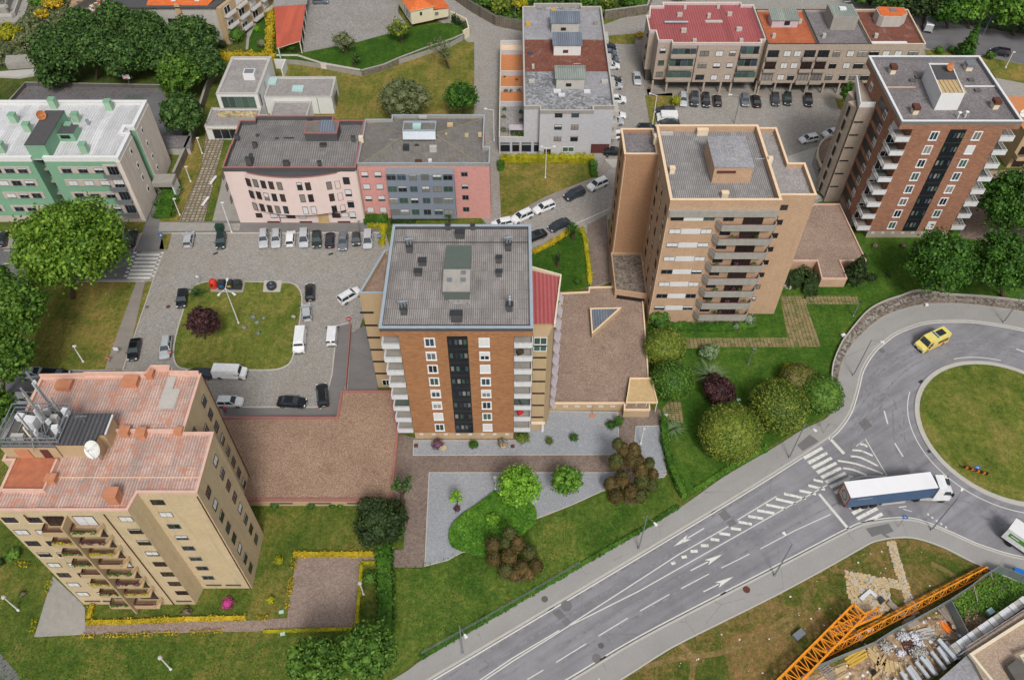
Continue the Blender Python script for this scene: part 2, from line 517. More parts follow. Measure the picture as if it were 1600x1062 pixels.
flat('red_sheet','#c2313a',.6,.1,1)
flat('awning','#b9aeb4',.7,.1,1, stain=.3)
flat('skylight','#a9c9c6',.3,.08,1)
flat('satellite_white','#d4d4cf',.5,.05,1)
flat('satellite_orange','#b0682f',.6,.2,2)
flat('tyre','#18181a',.85,.1,2)
flat('rim','#8b8e92',.35,.1,2, metal=.7)
flat('lamp_red','#8e1518',.3,.05,1)
flat('lamp_clear','#cfd3d6',.15,.03,1)
flat('plate','#d8d6c8',.5,.03,1)
flat('orange_stripe','#e0761c',.5,.05,1)
flat('skin','#9c6a4c',.7,.05,2)
ribroof('roof_fibre','#777270','#a49f9b',.28,1.75,0, '#57524e',.45, None, .45)
ribroof('roof_pinktile','#b48a79','#c8b4ab',.34,1.9,0, '#827a77',.6, '#b97c62',.3)
ribroof('roof_greytile','#72706f','#a09e9d',.3,1.1,0, '#646160',.35, None, .3)
ribroof('roof_slate','#6a6765','#8b8886',.42,.95,0, '#5a5654',.4, None, .6)
ribroof('roof_mossy','#65615d','#8a8680',.24,.45,0, '#5e564c',.5, None, .4)
ribroof('roof_red','#94484a','#a85e5c',.55,30,0, '#93373b',.2, None, .2,.5)
ribroof('roof_orange','#a85330','#c4764c',.3,.4,0, '#8a4a34',.5, None, .3)
ribroof('roof_orange_bright','#c85e28','#e0783a',.25,.4,0, '#b0522a',.3, None, .3)
ribroof('roof_rust','#7c4434','#95594a',.3,.9,0, '#a0908a',.45, None, .3)
ribroof('roof_white','#c4c4c6','#d4d4d6',.5,30,0, '#8f8a84',.28, None, .1,.5)
ribroof('roof_blue','#616a76','#7c8590',.45,30,0, '#545c66',.3, None, .2,.5)
ribroof('roof_greenish','#7d857e','#96a097',.45,30,0, '#6b716c',.3, None, .2,.5)
ribroof('roof_carport','#b5513c','#c8674e',.35,30,0, '#9f4634',.2, None, .1,.6)
ribroof('roof_darkrib','#3b3a3c','#5b5a5c',.5,30,0, '#333234',.3, None, .1,.6)
gravel('roof_bitumen',['#6c6768','#7d7879','#8b8687'], 5,.15, None)
gravel('roof_bitumen_light',['#8c8b8e','#98979b','#a4a3a7'], 5,.12, '#6e6d70')
gravel('roof_lichen',['#6f7073','#8d8e91','#a8a9ac'], 2.2,.2, '#55565a')
gravel('roof_brown_felt',['#6c4438','#7a4d40','#86584a'], 5,.15, '#9a8c88')
gravel('gravel_roof_grey',['#878280','#97928f','#a5a09d'], 6,.1, None)
gravel('gravel_brown',['#7a6658','#998374','#ad9888','#877264'], 11,.16, '#6f5b4e')
gravel('gravel_tan',['#85695a','#9c7f6a','#b39a84','#79604f'], 11,.12, '#7c6453')
gravel('gravel_grey',['#86898e','#96999e','#a6a9ae','#7e8185'], 14,.05, None)
gravel('gravel_site',['#94806c','#a69280','#b5a392'], 9,.06, None)
gravel('paving_brown',['#6f6157','#7f7067','#8b7d74'], 6.5,.10, None)
gravel('paving_pink',['#7f6e64','#8f7e73','#9b8a7f'], 6.5,.08, None)
gravel('earth',['#8a6f52','#a1866a','#b59c80'], 3,.2, '#7a6a55')
gravel('stones_pale',['#6d6a45','#b09c78','#cbb894','#8f8262'], 2.2,.1, '#5d6636')
gravel('rubble',['#5e554c','#7b7066','#91867b'], 3.0,.15, '#5a5a3c')
grass('grass_lush','#3e5a1e','#5a6e2c','#7e7c3c',-.02,.4,1,.4)
grass('grass_worn','#5c6030','#74683a','#8e7650',.05,.1,9,.6)
grass('grass_fresh','#38591c','#4c6925','#6a7434',-.05,.35,8,.15)
grass('grass_mid','#40561f','#5c692b','#82763e',.0,.6,2)
grass('grass_dry','#4c5e22','#6e6f32','#947e48',.02,.3,3)
grass('grass_island','#445a20','#66702e','#8a8046',.02,.3,4)
grass('grass_villa','#34541a','#44621f','#60702e',-.08,.0,5)
grass('grass_site','#35531c','#585f28','#8c7048',.05,.6,6)
grass('grass_wild','#34481e','#505c2a','#72683e',-.02,.4,7)
cobble('cobble_grey','#84817e','#aeaaa6','#5d5a56',.22,.16, '#7a6e5e',.35)
cobble('cobble_warm','#8e8b87','#a9a59f','#747069',.22,.16, '#8c8070',.34)
asphalt('asphalt_main','#868589',radians(31),.24,.12,.16)
asphalt('asphalt_street','#6b696b',0,.1)
asphalt('asphalt_patch','#6e6c6c',0,.05)
asphalt('pavement_grey','#959390',radians(31),.05,.14,.06)
asphalt('pavement_dark','#767371',0,.06,.12,.14)
asphalt('pavement_path','#8a827a',0,.06,.12,.14)
leafmat('leaf_plane',['#28430f','#436416','#628224','#7c9834'])
leafmat('leaf_mid',['#22390f','#345216','#4c6c20','#62802c'])
leafmat('leaf_bright',['#2c4a16','#40661c','#587e28','#709434'])
leafmat('leaf_lime',['#3a6418','#568420','#76a230','#8cb440'])
leafmat('leaf_wood',['#1d3014','#2c451b','#41602a','#587234'])
leafmat('leaf_deep',['#1c3610','#294a14','#3c621c','#527a26'])
leafmat('leaf_dark',['#18240f','#233216','#31431f','#3f5228'])
leafmat('leaf_olive',['#3b4424','#505a34','#68704a','#7a8060'])
leafmat('leaf_privet',['#2c4014','#485c1e','#6a7a2a','#8c9038'])
leafmat('leaf_privet_green',['#264214','#38581a','#527428','#6a8834'])
leafmat('leaf_privet_dead',['#35401a','#4c561e','#686c28','#746c40'], dead='#6e5c52')
leafmat('leaf_cypress',['#2a2a14','#3f391c','#5c4d2a','#6c5630'])
leafmat('leaf_cypress_green',['#26301a','#36421e','#4e5228','#5e4e2c'])
leafmat('leaf_plum',['#26171a','#352122','#482c2c','#553636'])
leafmat('leaf_purple',['#3a2430','#523444','#6c4a5c','#3c4424'])
leafmat('leaf_flax',['#3c5230','#58704a','#7e9268','#98a680'])
leafmat('leaf_grey',['#4e5848','#66705e','#7e8874','#8e9684'])
leafmat('leaf_hedge',['#213c0e','#2d5012','#3f641a','#547826'])
leafmat('leaf_yellow',['#46561a','#8c7e1c','#b29a20','#c4aa38'])
leafmat('leaf_yellowgreen',['#56600f','#7c8016','#a09a1c','#b8a824'])
leafmat('leaf_broom',['#4c5a1c','#8a7c14','#c8a020','#d8b030'])
leafmat('leaf_pink',['#7c1c54','#a83078','#c4488e','#6c3450'])
leafmat('leaf_twig',['#5e5446','#746856','#4c5030','#867a66'])
# ------------------------------------------------------------------ the ground
def smooth(pts, n=5):
 out = []
 for i in range(len(pts) - 1):
  p0 = pts[max(i - 1,0)];p1 = pts[i];p2 = pts[i+1];p3 = pts[min(i+2, len(pts) - 1)]
  for k in range(n):
   t = k/n
   out.append(tuple(.5*(2*b+(c - a)*t+(2*a - 5*b+4*c - d)*t*t+(3*b - a - 3*c+d)*t ** 3) for a, b, c, d in zip(p0, p1, p2, p3)))
 out.append(pts[-1]);return out
def line_strip(mb, pts, w, z, m):
 """painted line of width w along world points"""
 n = len(pts);L = [];R = []
 for i in range(n):
  a = pts[max(i - 1,0)];c = pts[min(i+1, n - 1)];d = (c[0] - a[0], c[1] - a[1]);l = hypot(*d) or 1
  nx, ny = -d[1]/l*w/2, d[0]/l*w/2
  L.append((pts[i][0]+nx, pts[i][1]+ny));R.append((pts[i][0] - nx, pts[i][1] - ny))
 for i in range(n - 1):
  mb.face([(*R[i], z),(*R[i+1], z),(*L[i+1], z),(*L[i], z)], m)
def stripes(name, segs, w, z=.016, m='road_paint',px=True):
 mb = MB()
 for s_ in segs: line_strip(mb, PP(s_) if px else s_, w, z, m)
 return mb.build(name, kind='structure')
def quads(name, qs, z=.016, m='road_paint'):
 mb = MB()
 for q in qs: mb.face([(x, y, z) for x, y in ccw(PP(q))], m)
 return mb.build(name, kind='structure')
# worn paint
_t = NT('worn_paint',.8);_p = _t.pos()
_k = _t.ramp(_t.noise(_p, 2.2,6,.75), [(.36,0.0),(.46,1.0)])
_t.color(_t.mix(_k, lin('#8b898c'), lin('#d6d4cc')));MATS['worn_paint'] = _t.m
# grass-jointed pavers
def paver(name, c1, c2, joint, bw, bh, ms, sm=.4, grassy=.5):
 t = NT(name, .95, spec=.2);p = t.pos()
 b = t.add('ShaderNodeTexBrick',offset=.0);t.set(b, 'Vector',p);t.set(b, 'Scale',1.0);t.set(b, 'Brick Width',bw);t.set(b, 'Row Height',bh)
 t.set(b, 'Mortar Size',ms);t.set(b, 'Mortar Smooth',sm);t.set(b, 'Color1',(*lin(c1),1));t.set(b, 'Color2',(*lin(c2),1));t.set(b, 'Mortar',(*lin(joint),1))
 n = t.noise(p, .7,6,.75)
 col = t.mix(t.math('MULTIPLY',t.ramp(n, [(.48,0.0),(.6,1.0)]), grassy), b.outputs[0], lin(joint))
 col = t.mix(1.0, col, t.ramp(t.noise(p, 4,4,.7), [(.3,.75),(.7,1.2)]), 'MULTIPLY')
 t.color(col);t.bump(b.outputs['Fac'], -.6,.05);MATS[name] = t.m
paver('paver_grass','#a08a66','#8f7b5c','#48562a',.62,.42,.06,.3,.75)
paver('paver_walk','#b3a68e','#8b8070','#6b6355',.8,.8,.16,.3,.35)
sheet('ground',[(-1500,-700),(1500,-700),(1500,2200),(-1500,2200)], 0.0, 'grass_mid')
# streets and car parks north and west: one cobbled sheet, lawns and paths lie on it
sheet('street_cobbles',PP([(-260,380),(600,352),(612,400),(600,470),(566,500),(556,530),(545,612),(527,655),(350,655),(150,655),(-60,700),(-300,720)]),.010, 'cobble_warm')
sheet('street_cobbles_north',PP([(762,352),(742,330),(735,70),(700,40),(560,-25),(760,-25),(830,52),(940,40),(1010,15),(1030,-15),(1480,-15),(1700,40),(1700,110),(1450,110),(1330,150),(1345,300),(1290,312),(1240,330),(1000,300),(950,345),(955,440),(915,455),(920,370),(898,352),(835,396),(780,420),(762,380)]),.010, 'cobble_warm')
sheet('road_west',PP([(-260,388),(213,388),(222,392),(197,436),(-300,442)]),.014, 'asphalt_street')
sheet('road_west_lower',PP([(-300,581),(192,579),(250,590),(250,640),(-320,645)]),.014, 'asphalt_street')
sheet('road_upper_right',PP([(1436,40),(1500,42),(1700,68),(1700,128),(1600,101),(1540,88),(1448,76)]),.014, 'asphalt_street')
# main road with roundabout
U = smooth([(560,1126),(668,1062),(800,984),(1125,790),(1251,712),(1294,683),(1311,667),(1327,643),(1338,609),(1346,578),(1363,550),(1380,534),(1403,518),(1444,504),(1487,501),(1531,503),(1600,515),(1720,545)], 6)
LO = smooth([(790,1122),(896,1061),(1005,996),(1200,895),(1323,831),(1354,819),(1392,813),(1425,813),(1456,822),(1494,838),(1533,855),(1600,874),(1720,890)], 6)
sheet('road',PP(U+LO[::-1]),.010, 'asphalt_main')
OUT = smooth([(510,1120),(623,1056),(656,1033),(707,1003),(800,945),(1005,826),(1067,790),(1131,745),(1208,700),(1251,673),(1290,654),(1303,634),(1307,604),(1312,575),(1322,550),(1340,528),(1378,496),(1429,479),(1480,475),(1531,478),(1600,488),(1720,510)], 5)
slab('pavement_north_side',PP(U[::-1]+OUT),0,.12, 'pavement_grey')
LOUT = smooth([(870,1122),(969,1062),(1030,1023),(1071,1000),(1200,936),(1277,895),(1341,859),(1366,846),(1400,840),(1430,841),(1471,854),(1528,882),(1600,912),(1720,960)], 5)
slab('pavement_south_side',PP(LO+LOUT[::-1]),0,.12, 'pavement_grey')
mb = MB();mb.wall(PP(U),0,.15,.28, 'kerb_stone');mb.wall(PP(LO),0,.15,.28, 'kerb_stone');mb.wall(PP(LOUT),0,.17,.2, 'kerb_stone');mb.build('kerb',kind='structure')
sheet('pavement_patch',PP([(1245,696),(1265,679),(1279,690),(1254,705)]),.126, 'asphalt_patch')
sheet('pavement_patch',PP([(1352,826),(1388,818),(1396,830),(1383,835),(1392,840),(1386,841),(1376,834),(1362,839)]),.126, 'asphalt_patch')
sheet('road_patch',PP([(1341,660),(1352,652),(1363,665),(1351,673)]),.014, 'asphalt_patch')
sheet('road_patch',PP([(1117,797),(1129,791),(1152,818),(1140,823)]),.014, 'asphalt_patch')
sheet('road_patch',PP([(858,952),(869,946),(893,971),(884,978)]),.014, 'asphalt_patch')
sheet('road_patch',PP([(1306,681),(1318,680),(1330,707),(1322,712)]),.014, 'asphalt_main')
# roundabout island: circle through three measured points
def circ3(a, b, c):
 ax, ay = a;bx, by = b;cx, cy = c
 d = 2*(ax*(by - cy)+bx*(cy - ay)+cx*(ay - by))
 ux = ((ax*ax+ay*ay)*(by - cy)+(bx*bx+by*by)*(cy - ay)+(cx*cx+cy*cy)*(ay - by))/d
 uy = ((ax*ax+ay*ay)*(cx - bx)+(bx*bx+by*by)*(ax - cx)+(cx*cx+cy*cy)*(bx - ax))/d
 return ux, uy, hypot(ax - ux, ay - uy)
RC = circ3(P(1437,629), P(1528,570), P(1568,777))
def arc(r, a0, a1, n=60): return [(RC[0]+r*cos(a0+(a1 - a0)*i/n), RC[1]+r*sin(a0+(a1 - a0)*i/n)) for i in range(n+1)]
ring_ = arc(RC[2]+.75,0,2*pi, 96)[:-1]
slab('roundabout_kerb',ring_, 0,.16, 'kerb_stone')
slab('roundabout_lawn',arc(RC[2], 0,2*pi, 96)[:-1], 0,.20, 'grass_island')
stripes('road_line',[arc(RC[2]+1.75, radians(150), radians(262)), arc(RC[2]+1.6, radians(72), radians(103),20)], .14, px=False)
# painted lines
def shift(pts, d):
 w = PP(pts);n = len(w);o = []
 for i in range(n):
  a = w[max(i - 1,0)];c = w[min(i+1, n - 1)];e = (c[0] - a[0], c[1] - a[1]);l = hypot(*e)
  o.append((w[i][0] - e[1]/l*d, w[i][1]+e[0]/l*d))
 return o
Ue = [p for p in U]
stripes('road_edge_line',[shift(U, -.38)[:25], shift(U, -.38)[30:], shift(LO, .42)], .17, px=False)
stripes('road_centre_line',[[(705,1092),(800,1028),(874,984)], [(700,1100),(800,1033),(888,978),(1000,922),(1200,809),(1293,757)], [(888,977),(1000,905),(1060,866),(1138,822)], [(1152,812),(1213,775)]], .15)
stripes('lane_dash',[[(824,1061),(849,1046)], [(869,1034),(916,1005)], [(935,993),(981,965)], [(1000,954),(1046,928)], [(1064,919),(1108,896)], [(1127,887),(1171,865)], [(1188,857),(1243,828),(1298,803)]], .13)
hs_ = [((1049,880.5),(1055,878)),((1065,870.5),(1073,869)),((1079,861),(1090,860.5)),((1095,852),(1107,852)),((1110,842),(1124,843.5)),((1124,833),(1141,835)),((1142,825),(1158,827)),((1154,815),(1175,818.5)),((1169,806),(1193,810)),((1183,797),(1210,801.5)),((1197,788),(1227,794)),((1212,779),(1243,786)),((1225,771),(1259,778.5)),((1249,766),(1275,771.5)),((1263,758),(1289,764.5)),((1271,749),(1286,752.5))]
stripes('hatch_mark',hs_, .42, m='worn_paint')
stripes('painted_island_line',[[(1338,697),(1352,685.5),(1386,743)], [(1330,749),(1348,744),(1386,743)]], .16)
stripes('painted_island_hatch',[smooth(s_, 3) for s_ in ([(1344,694),(1350,694),(1355,698)], [(1332,703),(1347,704.5),(1364,712)], [(1329,712.5),(1346,715),(1372,728)], [(1309,719.5),(1340,725),(1380,740)], [(1317,731),(1334,734),(1354,742)], [(1326,743.5),(1333,745)])], .32, m='worn_paint')
zq = []
for i in range(7):
 a = i/6
 lx, ly = 1254+(1295 - 1254)*a, 713.5+(758.5 - 713.5)*a;rx, ry = 1283.5+(1327 - 1283.5)*a, 697.5+(744.5 - 697.5)*a
 zq.append([(lx, ly),(rx, ry),(rx+3.2, ry+3.8),(lx+4.2, ly+4.4)])
zq += [[(1302,768),(1313,762),(1316,765),(1306,772)], [(1323,790.5),(1336,788),(1329,795.5)], [(1330,799.5),(1361,785),(1364,788.5),(1334,804.5)], [(1337,808),(1369,791.5),(1372.5,796),(1341,812.5)], [(1344.5,816.5),(1377,800),(1380.5,804.5),(1348,821)]]
quads('zebra_crossing',zq, m='worn_paint')
quads('stop_line',[[(1293,683.5),(1297,682),(1321,707.5),(1317,710)], [(1278,772),(1281.5,770.5),(1331,829),(1327,831)]])
dots = [(1450,803.5),(1456.5,808.5),(1463.5,813.5),(1470.5,818.5),(1478,823.5)]
quads('give_way_dash',[[(x - 2, y - 1.5),(x+.5, y - 2),(x+2.3, y+1),(x, y+1.6)] for x, y in dots])
quads('give_way_dash',[[(1404,791.5),(1416,790),(1416.5,791.5),(1405,793)], [(1410,794),(1424,798),(1425,799.3),(1412,795.8)], [(1398,782.5),(1411,780.8),(1411.5,783),(1399,784.3)]])
stripes('lane_dash',[[(1381.5,641.5),(1387,662)], [(1398,692),(1411,713)], [(1588,545),(1604,551)]], .22)
def arrow(name, tail, tip, hw, z=.016):
 a = P(*tail);b = P(*tip);d = (b[0] - a[0], b[1] - a[1]);l = hypot(*d);d = (d[0]/l, d[1]/l);n = (-d[1], d[0])
 mb = MB();hl = 2.5;w = .08;c = (b[0] - d[0]*hl, b[1] - d[1]*hl)
 mb.face([(a[0] - n[0]*w, a[1] - n[1]*w, z),(c[0] - n[0]*w, c[1] - n[1]*w, z),(c[0]+n[0]*w, c[1]+n[1]*w, z),(a[0]+n[0]*w, a[1]+n[1]*w, z)], 'road_paint')
 mb.face([(c[0] - n[0]*hw - d[0]*.3, c[1] - n[1]*hw - d[1]*.3, z),(b[0], b[1], z),(c[0]+n[0]*hw - d[0]*.3, c[1]+n[1]*hw - d[1]*.3, z),(c[0]+d[0]*.3, c[1]+d[1]*.3, z)], 'worn_paint')
 mb.build(name, kind='structure')
arrow('road_arrow',(1100,825),(1052,853.5),.42);arrow('road_arrow',(1079,891),(1130,865),.42);arrow('road_arrow',(1099,924),(1147,900),.42)
t_ = NT('tyre_mark',.8);p_ = t_.pos();t_.color(t_.mix(t_.ramp(t_.noise(p_, 1.2,5,.7), [(.4,0.0),(.6,1.0)]), lin('#87858b'), lin('#6f6d72')));MATS['tyre_mark'] = t_.m
mk = [smooth([(1330,640),(1360,600),(1400,562),(1450,545),(1520,540),(1600,552)], 8), smooth([(1345,665),(1372,625),(1410,583),(1450,560),(1520,548),(1600,560)], 8), smooth([(1395,640),(1400,700),(1430,745),(1480,785),(1560,815),(1600,826)], 8), smooth([(1350,600),(1380,570),(1430,548)], 6), smooth([(1300,740),(1360,660),(1390,615)], 6), smooth([(880,1030),(1000,960),(1120,888),(1250,815),(1310,785)], 6), smooth([(700,1080),(850,985),(1000,895),(1200,775)], 6), smooth([(1430,770),(1500,795),(1570,822)], 6)]
for i_, q in enumerate(mk): stripes('tyre_mark',[q], .28,.0106+.00062*i_, 'tyre_mark');stripes('tyre_mark',[shift(q, 1.6)], .25,.0109+.00062*i_, 'tyre_mark',px=False)
# manholes and drains
mb = MB()
for x, y, r, m in ((851,936,.45, 'concrete_dark'),(885,946,.75, 'asphalt_patch'),(939,1008,.4, 'concrete_dark'),(932,1028,.6, 'asphalt_patch'),(1166,921,.5, 'rust'),(1315,633,.4, 'concrete_dark'),(263,479,.4, 'rust'),(230,479.5,.35, 'concrete_dark'),(220,388,.45, 'concrete_dark'),(926,398,.45, 'metal_dark'),(936,398,.45, 'metal_dark'),(1378,548,.5, 'asphalt_patch'),(969,121,.4, 'concrete_dark')):
 X, Y = P(x, y);z = .131 if (x, y) in ((851,936),(1166,921),(1315,633)) else .020
 mb.face([(X+r*cos(i*pi/6), Y+r*sin(i*pi/6), z) for i in range(12)], m)
mb.build('manhole_cover',kind='structure')
mb = MB()
for x, y in ((1113,797.5),(860,949),(1131,928),(943,1029),(1453,704),(1439,596),(517,397),(337,396),(448,444)):
 X, Y = P(x, y);mb.rbox((X, Y, 0),(.9,.5,.021), radians(30), 'metal_dark')
mb.build('drain_grate',kind='structure')
# ---- west: lawns, paths and the parking island
slab('lawn_west',PP([(-300,452),(100,440),(212,441),(177,577),(-320,580)]),0,.10, 'grass_dry')
slab('footpath_west',PP([(213,441),(227,441),(196,577),(164,577)]),0,.115, 'pavement_path')
slab('lawn_strip_west',PP([(228,441),(239,440),(192,578),(180,578)]),0,.10, 'grass_dry')
ISL = smooth([(318,441),(345,438),(388,440),(440,441),(458,443),(468,451),(473,465),(471,490),(466,525),(458,560),(447,573),(425,579),(380,579),(320,579),(285,577),(273,568),(270,550),(274,525),(284,490),(294,460),(304,446)], 4)
slab('traffic_island_kerb',PP(ISL),0,.12, 'kerb_stone')
slab('traffic_island_lawn',inset(PP(ISL),.25),0,.15, 'grass_island')
sheet('bin_bay',PP([(328,438),(384,438),(380,458),(330,457)]),.156, 'concrete')
sheet('manhole_pad',PP([(413,439),(441,439),(438,457),(411,457)]),.156, 'concrete_light')
slab('pavement_west',PP([(213,393),(257,393),(250,345),(268,296),(246,296),(228,347)]),0,.10, 'pavement_dark')
slab('pavement_pink_building',PP([(250,347),(606,347),(602,362),(247,363)]),0,.12, 'pavement_dark')
sheet('pavement_light_patch',PP([(250,348),(376,350),(374,361),(248,362)]),.126, 'concrete')
slab('verge_with_sign',PP([(254,366),(268,366),(262,390),(249,390)]),0,.10, 'grass_dry')
mb = MB();mb.wall(PP([(268,365),(602,364)]),0,.14,.2, 'kerb_stone');mb.wall(PP([(257,393),(239,440),(192,579)]),0,.14,.18, 'kerb_stone');mb.wall(PP([(-200,443),(226,440)]),0,.14,.18, 'kerb_stone')
mb.wall(PP([(222,364),(209,392)]),0,.14,.18, 'kerb_stone');mb.wall(PP([(350,636),(500,636)]),0,.14,.2, 'kerb_stone');mb.wall(PP([(527,509),(545,505)]),0,.14,.2, 'kerb_stone');mb.wall(PP([(527,509),(519,585),(507,632),(500,640)]),0,.14,.2, 'kerb_stone');mb.build('kerb',kind='structure')
slab('pavement_plaza_edge',PP([(529,510),(547,506),(541,590),(528,650),(350,651),(350,638),(500,638),(509,630),(520,585)]),0,.11, 'pavement_dark')
sheet('garage_ramp',PP([(549,520),(583,500),(590,612),(543,612)]),.018, 'pavement_dark')
sz = [[(214 - 2.4*i, 396.5+6*i),(250 - 2.4*i, 396.5+6*i),(248.8 - 2.4*i, 399.8+6*i),(212.8 - 2.4*i, 399.8+6*i)] for i in range(7)]
sz += [[(x - 2.4*i, 393.8+6*i),(x+5 - 2.4*i, 393.8+6*i),(x+3.9 - 2.4*i, 396.4+6*i),(x - 1.2 - 2.4*i, 396.4+6*i)] for i in range(7) for x in (209,252)]
quads('zebra_crossing_west',sz, .020)
quads('zebra_crossing_west',[[(141,580.5),(149,580.5),(145,584),(139,584)], [(182,580.5),(190,580.5),(188,584),(181,584)], [(150,583.5),(180,583.5),(178,587),(147,587)]], .020)
stripes('lane_dash',[[(6,391.5),(16,391.5)], [(6,412),(20,412)], [(35,412),(46,412)]], .14,.020)
# walkways beside the pink building
slab('walkway_pavers',PP([(322,212),(352,212),(340,262),(319,346),(280,346),(315,260)]),0,.10, 'paver_walk')
slab('lawn_walkway',PP([(305,215),(321,213),(314,260),(279,346),(250,346),(262,300),(280,268)]),0,.08, 'grass_dry')
slab('lawn_walkway',PP([(341,262),(347,270),(330,346),(320,346)]),0,.08, 'grass_mid')
sheet('pavement_pink_side',PP([(350,265),(378,346),(332,346),(346,290)]),.105, 'concrete')
# north-west: court, woods floor
sheet('woods_floor',PP([(-200,-30),(500,-30),(430,90),(345,95),(320,145),(305,210),(250,215),(-200,170)]),.008, 'grass_wild')
sheet('sports_court',PP([(42,134),(252,138),(290,215),(252,214),(215,170),(-100,170),(14,165)]),.016, 'asphalt_street')
sheet('court_mat',PP([(197,148),(228,148),(222,156),(192,156)]),.022, 'metal_green')
slab('rubble_lot',PP([(110,-20),(165,-20),(152,40),(103,32)]),0,.1, 'earth')
slab('yard_paving',PP([(165,-25),(300,-25),(280,20),(150,18)]),0,.09, 'concrete')
slab('clinic_yard',PP([(325,195),(360,195),(352,215),(318,222)]),0,.06, 'paver_walk')
# north: villa terrace behind its retaining wall
VZ = 1.3
slab('lawn_field',PP([(425,95),(500,98),(565,118),(700,68),(741,66),(741,186),(350,186),(430,130)]),0,.06, 'grass_dry')
slab('villa_terrace_lawn',PP([(464,84),(560,66),(640,43),(700,36),(722,42),(726,54),(704,66),(668,78),(564,112),(503,100),(466,94),(430,92),(432,76)], VZ),0, VZ, 'grass_villa','concrete')
slab('villa_yard',PP([(474,80),(480,-25),(625,-25),(622,20),(640,45),(566,63)], VZ),0, VZ+.05, 'cobble_grey','concrete')
slab('villa_drive_garden',PP([(392,-25),(430,-25),(434,90),(385,92)]),0,.1, 'grass_villa')
slab('footpath_villa',PP([(404,-25),(412,-25),(402,35),(390,60),(388,78),(384,78),(386,52),(396,30)]),0,.13, 'concrete')
# middle north: verge, planters and lawn
slab('verge_north',PP([(948,57),(993,53),(992,69),(950,69)]),0,.12, 'grass_dry')
slab('verge_parking',PP([(1008,150),(1050,146),(1054,176),(1028,176),(1024,195),(1016,195)]),0,.12, 'grass_dry')
slab('footpath_red_roof',PP([(993,70),(1004,66),(1019,147),(1010,150)]),0,.12, 'pavement_path')
slab('pavement_red_roof',PP([(1010,140),(1334,146),(1334,155),(1012,150)]),0,.12, 'pavement_path')
slab('lawn_white_building',PP([(779,250),(929,250),(932,268),(925,278),(850,308),(800,336),(783,339)]),0,.10, 'grass_dry')
slab('pavement_white_building',PP([(783,341),(800,337),(850,309),(925,279),(934,268),(950,240),(953,262),(932,286),(852,318),(790,350)]),0,.12, 'pavement_path')
slab('lawn_garden',PP([(826,400),(862,383),(898,362),(915,364),(922,448),(872,455),(828,455)]),0,.10, 'grass_villa')
slab('footpath_garden',PP([(918,352),(948,336),(952,440),(924,448),(917,370)]),0,.12, 'paving_brown')
stripes('parking_line',[[(901,349),(951,327)]], .15,.02)
slab('verge_right_parking',PP([(1305,155),(1335,150),(1340,150),(1345,160),(1318,176),(1311,170)]),0,.10, 'grass_dry')
slab('lawn_upper_right',PP([(1445,78),(1540,89),(1600,102),(1700,130),(1700,140),(1556,121),(1540,100),(1450,100)]),0,.10, 'grass_dry')
sheet('yard_upper_right',PP([(1556,122),(1700,150),(1700,300),(1600,260)]),.02, 'concrete')
slab('apron_curved',PP([(1230,245),(1290,225),(1275,235),(1268,258),(1278,285),(1292,306),(1275,312),(1250,290)]),0,.09, 'concrete_light')
# east gardens and gravel
slab('lawn_east',PP([(1012,500),(1275,440),(1330,350),(1440,350),(1700,380),(1700,478),(1531,470),(1480,466),(1430,468),(1378,484),(1335,520),(1310,560),(1304,600),(1300,634),(1288,652),(1248,670),(1131,742),(1069,782),(1050,760),(1034,700),(1030,640),(1010,600)]),0,.08, 'grass_fresh')
sheet('paver_path',PP([(1219,463),(1339,463),(1341,476),(1259,476),(1279,531),(1282,542),(1120,543),(1066,545),(1054,529),(1230,528)]),.088, 'paver_grass')
sheet('paver_path',PP([(1034,640),(1050,620),(1064,628),(1068,662),(1042,655)]),.088, 'paver_grass')
slab('gravel_lot_right',PP([(1505,322),(1540,268),(1700,262),(1700,340),(1600,330),(1510,372)]),0,.15, 'gravel_brown')
sheet('pavement_right_tower',PP([(1500,330),(1530,326),(1700,350),(1700,400),(1500,372)]),.1, 'paving_brown')
# garden of the central tower
slab('garden_paving',PP([(618,676),(647,684),(850,640),(1032,640),(1034,668),(1042,740),(900,745),(671,740),(662,886),(614,886),(614,859),(631,859),(634,780),(612,780)]),0,.09, 'paving_brown')
g1 = PP([(646,688),(806,688),(850,642),(966,644),(967,683),(964,711),(645,712)])
g2 = PP([(670,738),(990,738),(1042,740),(1038,746),(990,752),(940,768),(892,790),(837,811),(780,860),(722,863),(700,876),(663,885)])
g3 = PP([(993,666),(1031,665),(1041,738),(992,738),(990,700)])
for g in (g1, g2, g3):
 slab('gravel_bed',inset(g, .12),0,.12, 'gravel_grey')
 mb = MB();mb.ring(g, 0,.15,.12, 'concrete_light');mb.build('bed_edging',kind='structure')
slab('lawn_central',PP([(612,888),(662,888),(722,866),(780,864),(837,814),(892,792),(940,770),(1000,752),(1040,742),(1052,775),(1058,785),(1000,822),(800,940),(655,1028),(612,1062)]),0,.10, 'grass_lush')
# south-west: grounds of the left tower
slab('lawn_south',PP([(-400,780),(612,780),(612,1062),(500,1122),(-400,1122)]),0,.06, 'grass_mid')
slab('footpath_cream',PP([(134,974),(400,969),(448,965),(449,983),(400,986),(134,991)]),0,.10, 'paving_pink')
slab('paved_square',PP([(463,869),(589,869),(589,877),(566,878),(557,980),(449,983),(449,965)]),0,.105, 'paving_pink')
slab('apron_left_tower',PP([(83,900),(126,940),(133,950),(134,991),(54,995)]),0,.10, 'concrete')
sheet('road_corner_left',PP([(-200,1000),(0,1020),(26,1050),(36,1075),(30,1140),(-200,1140)]),.068, 'asphalt_street')
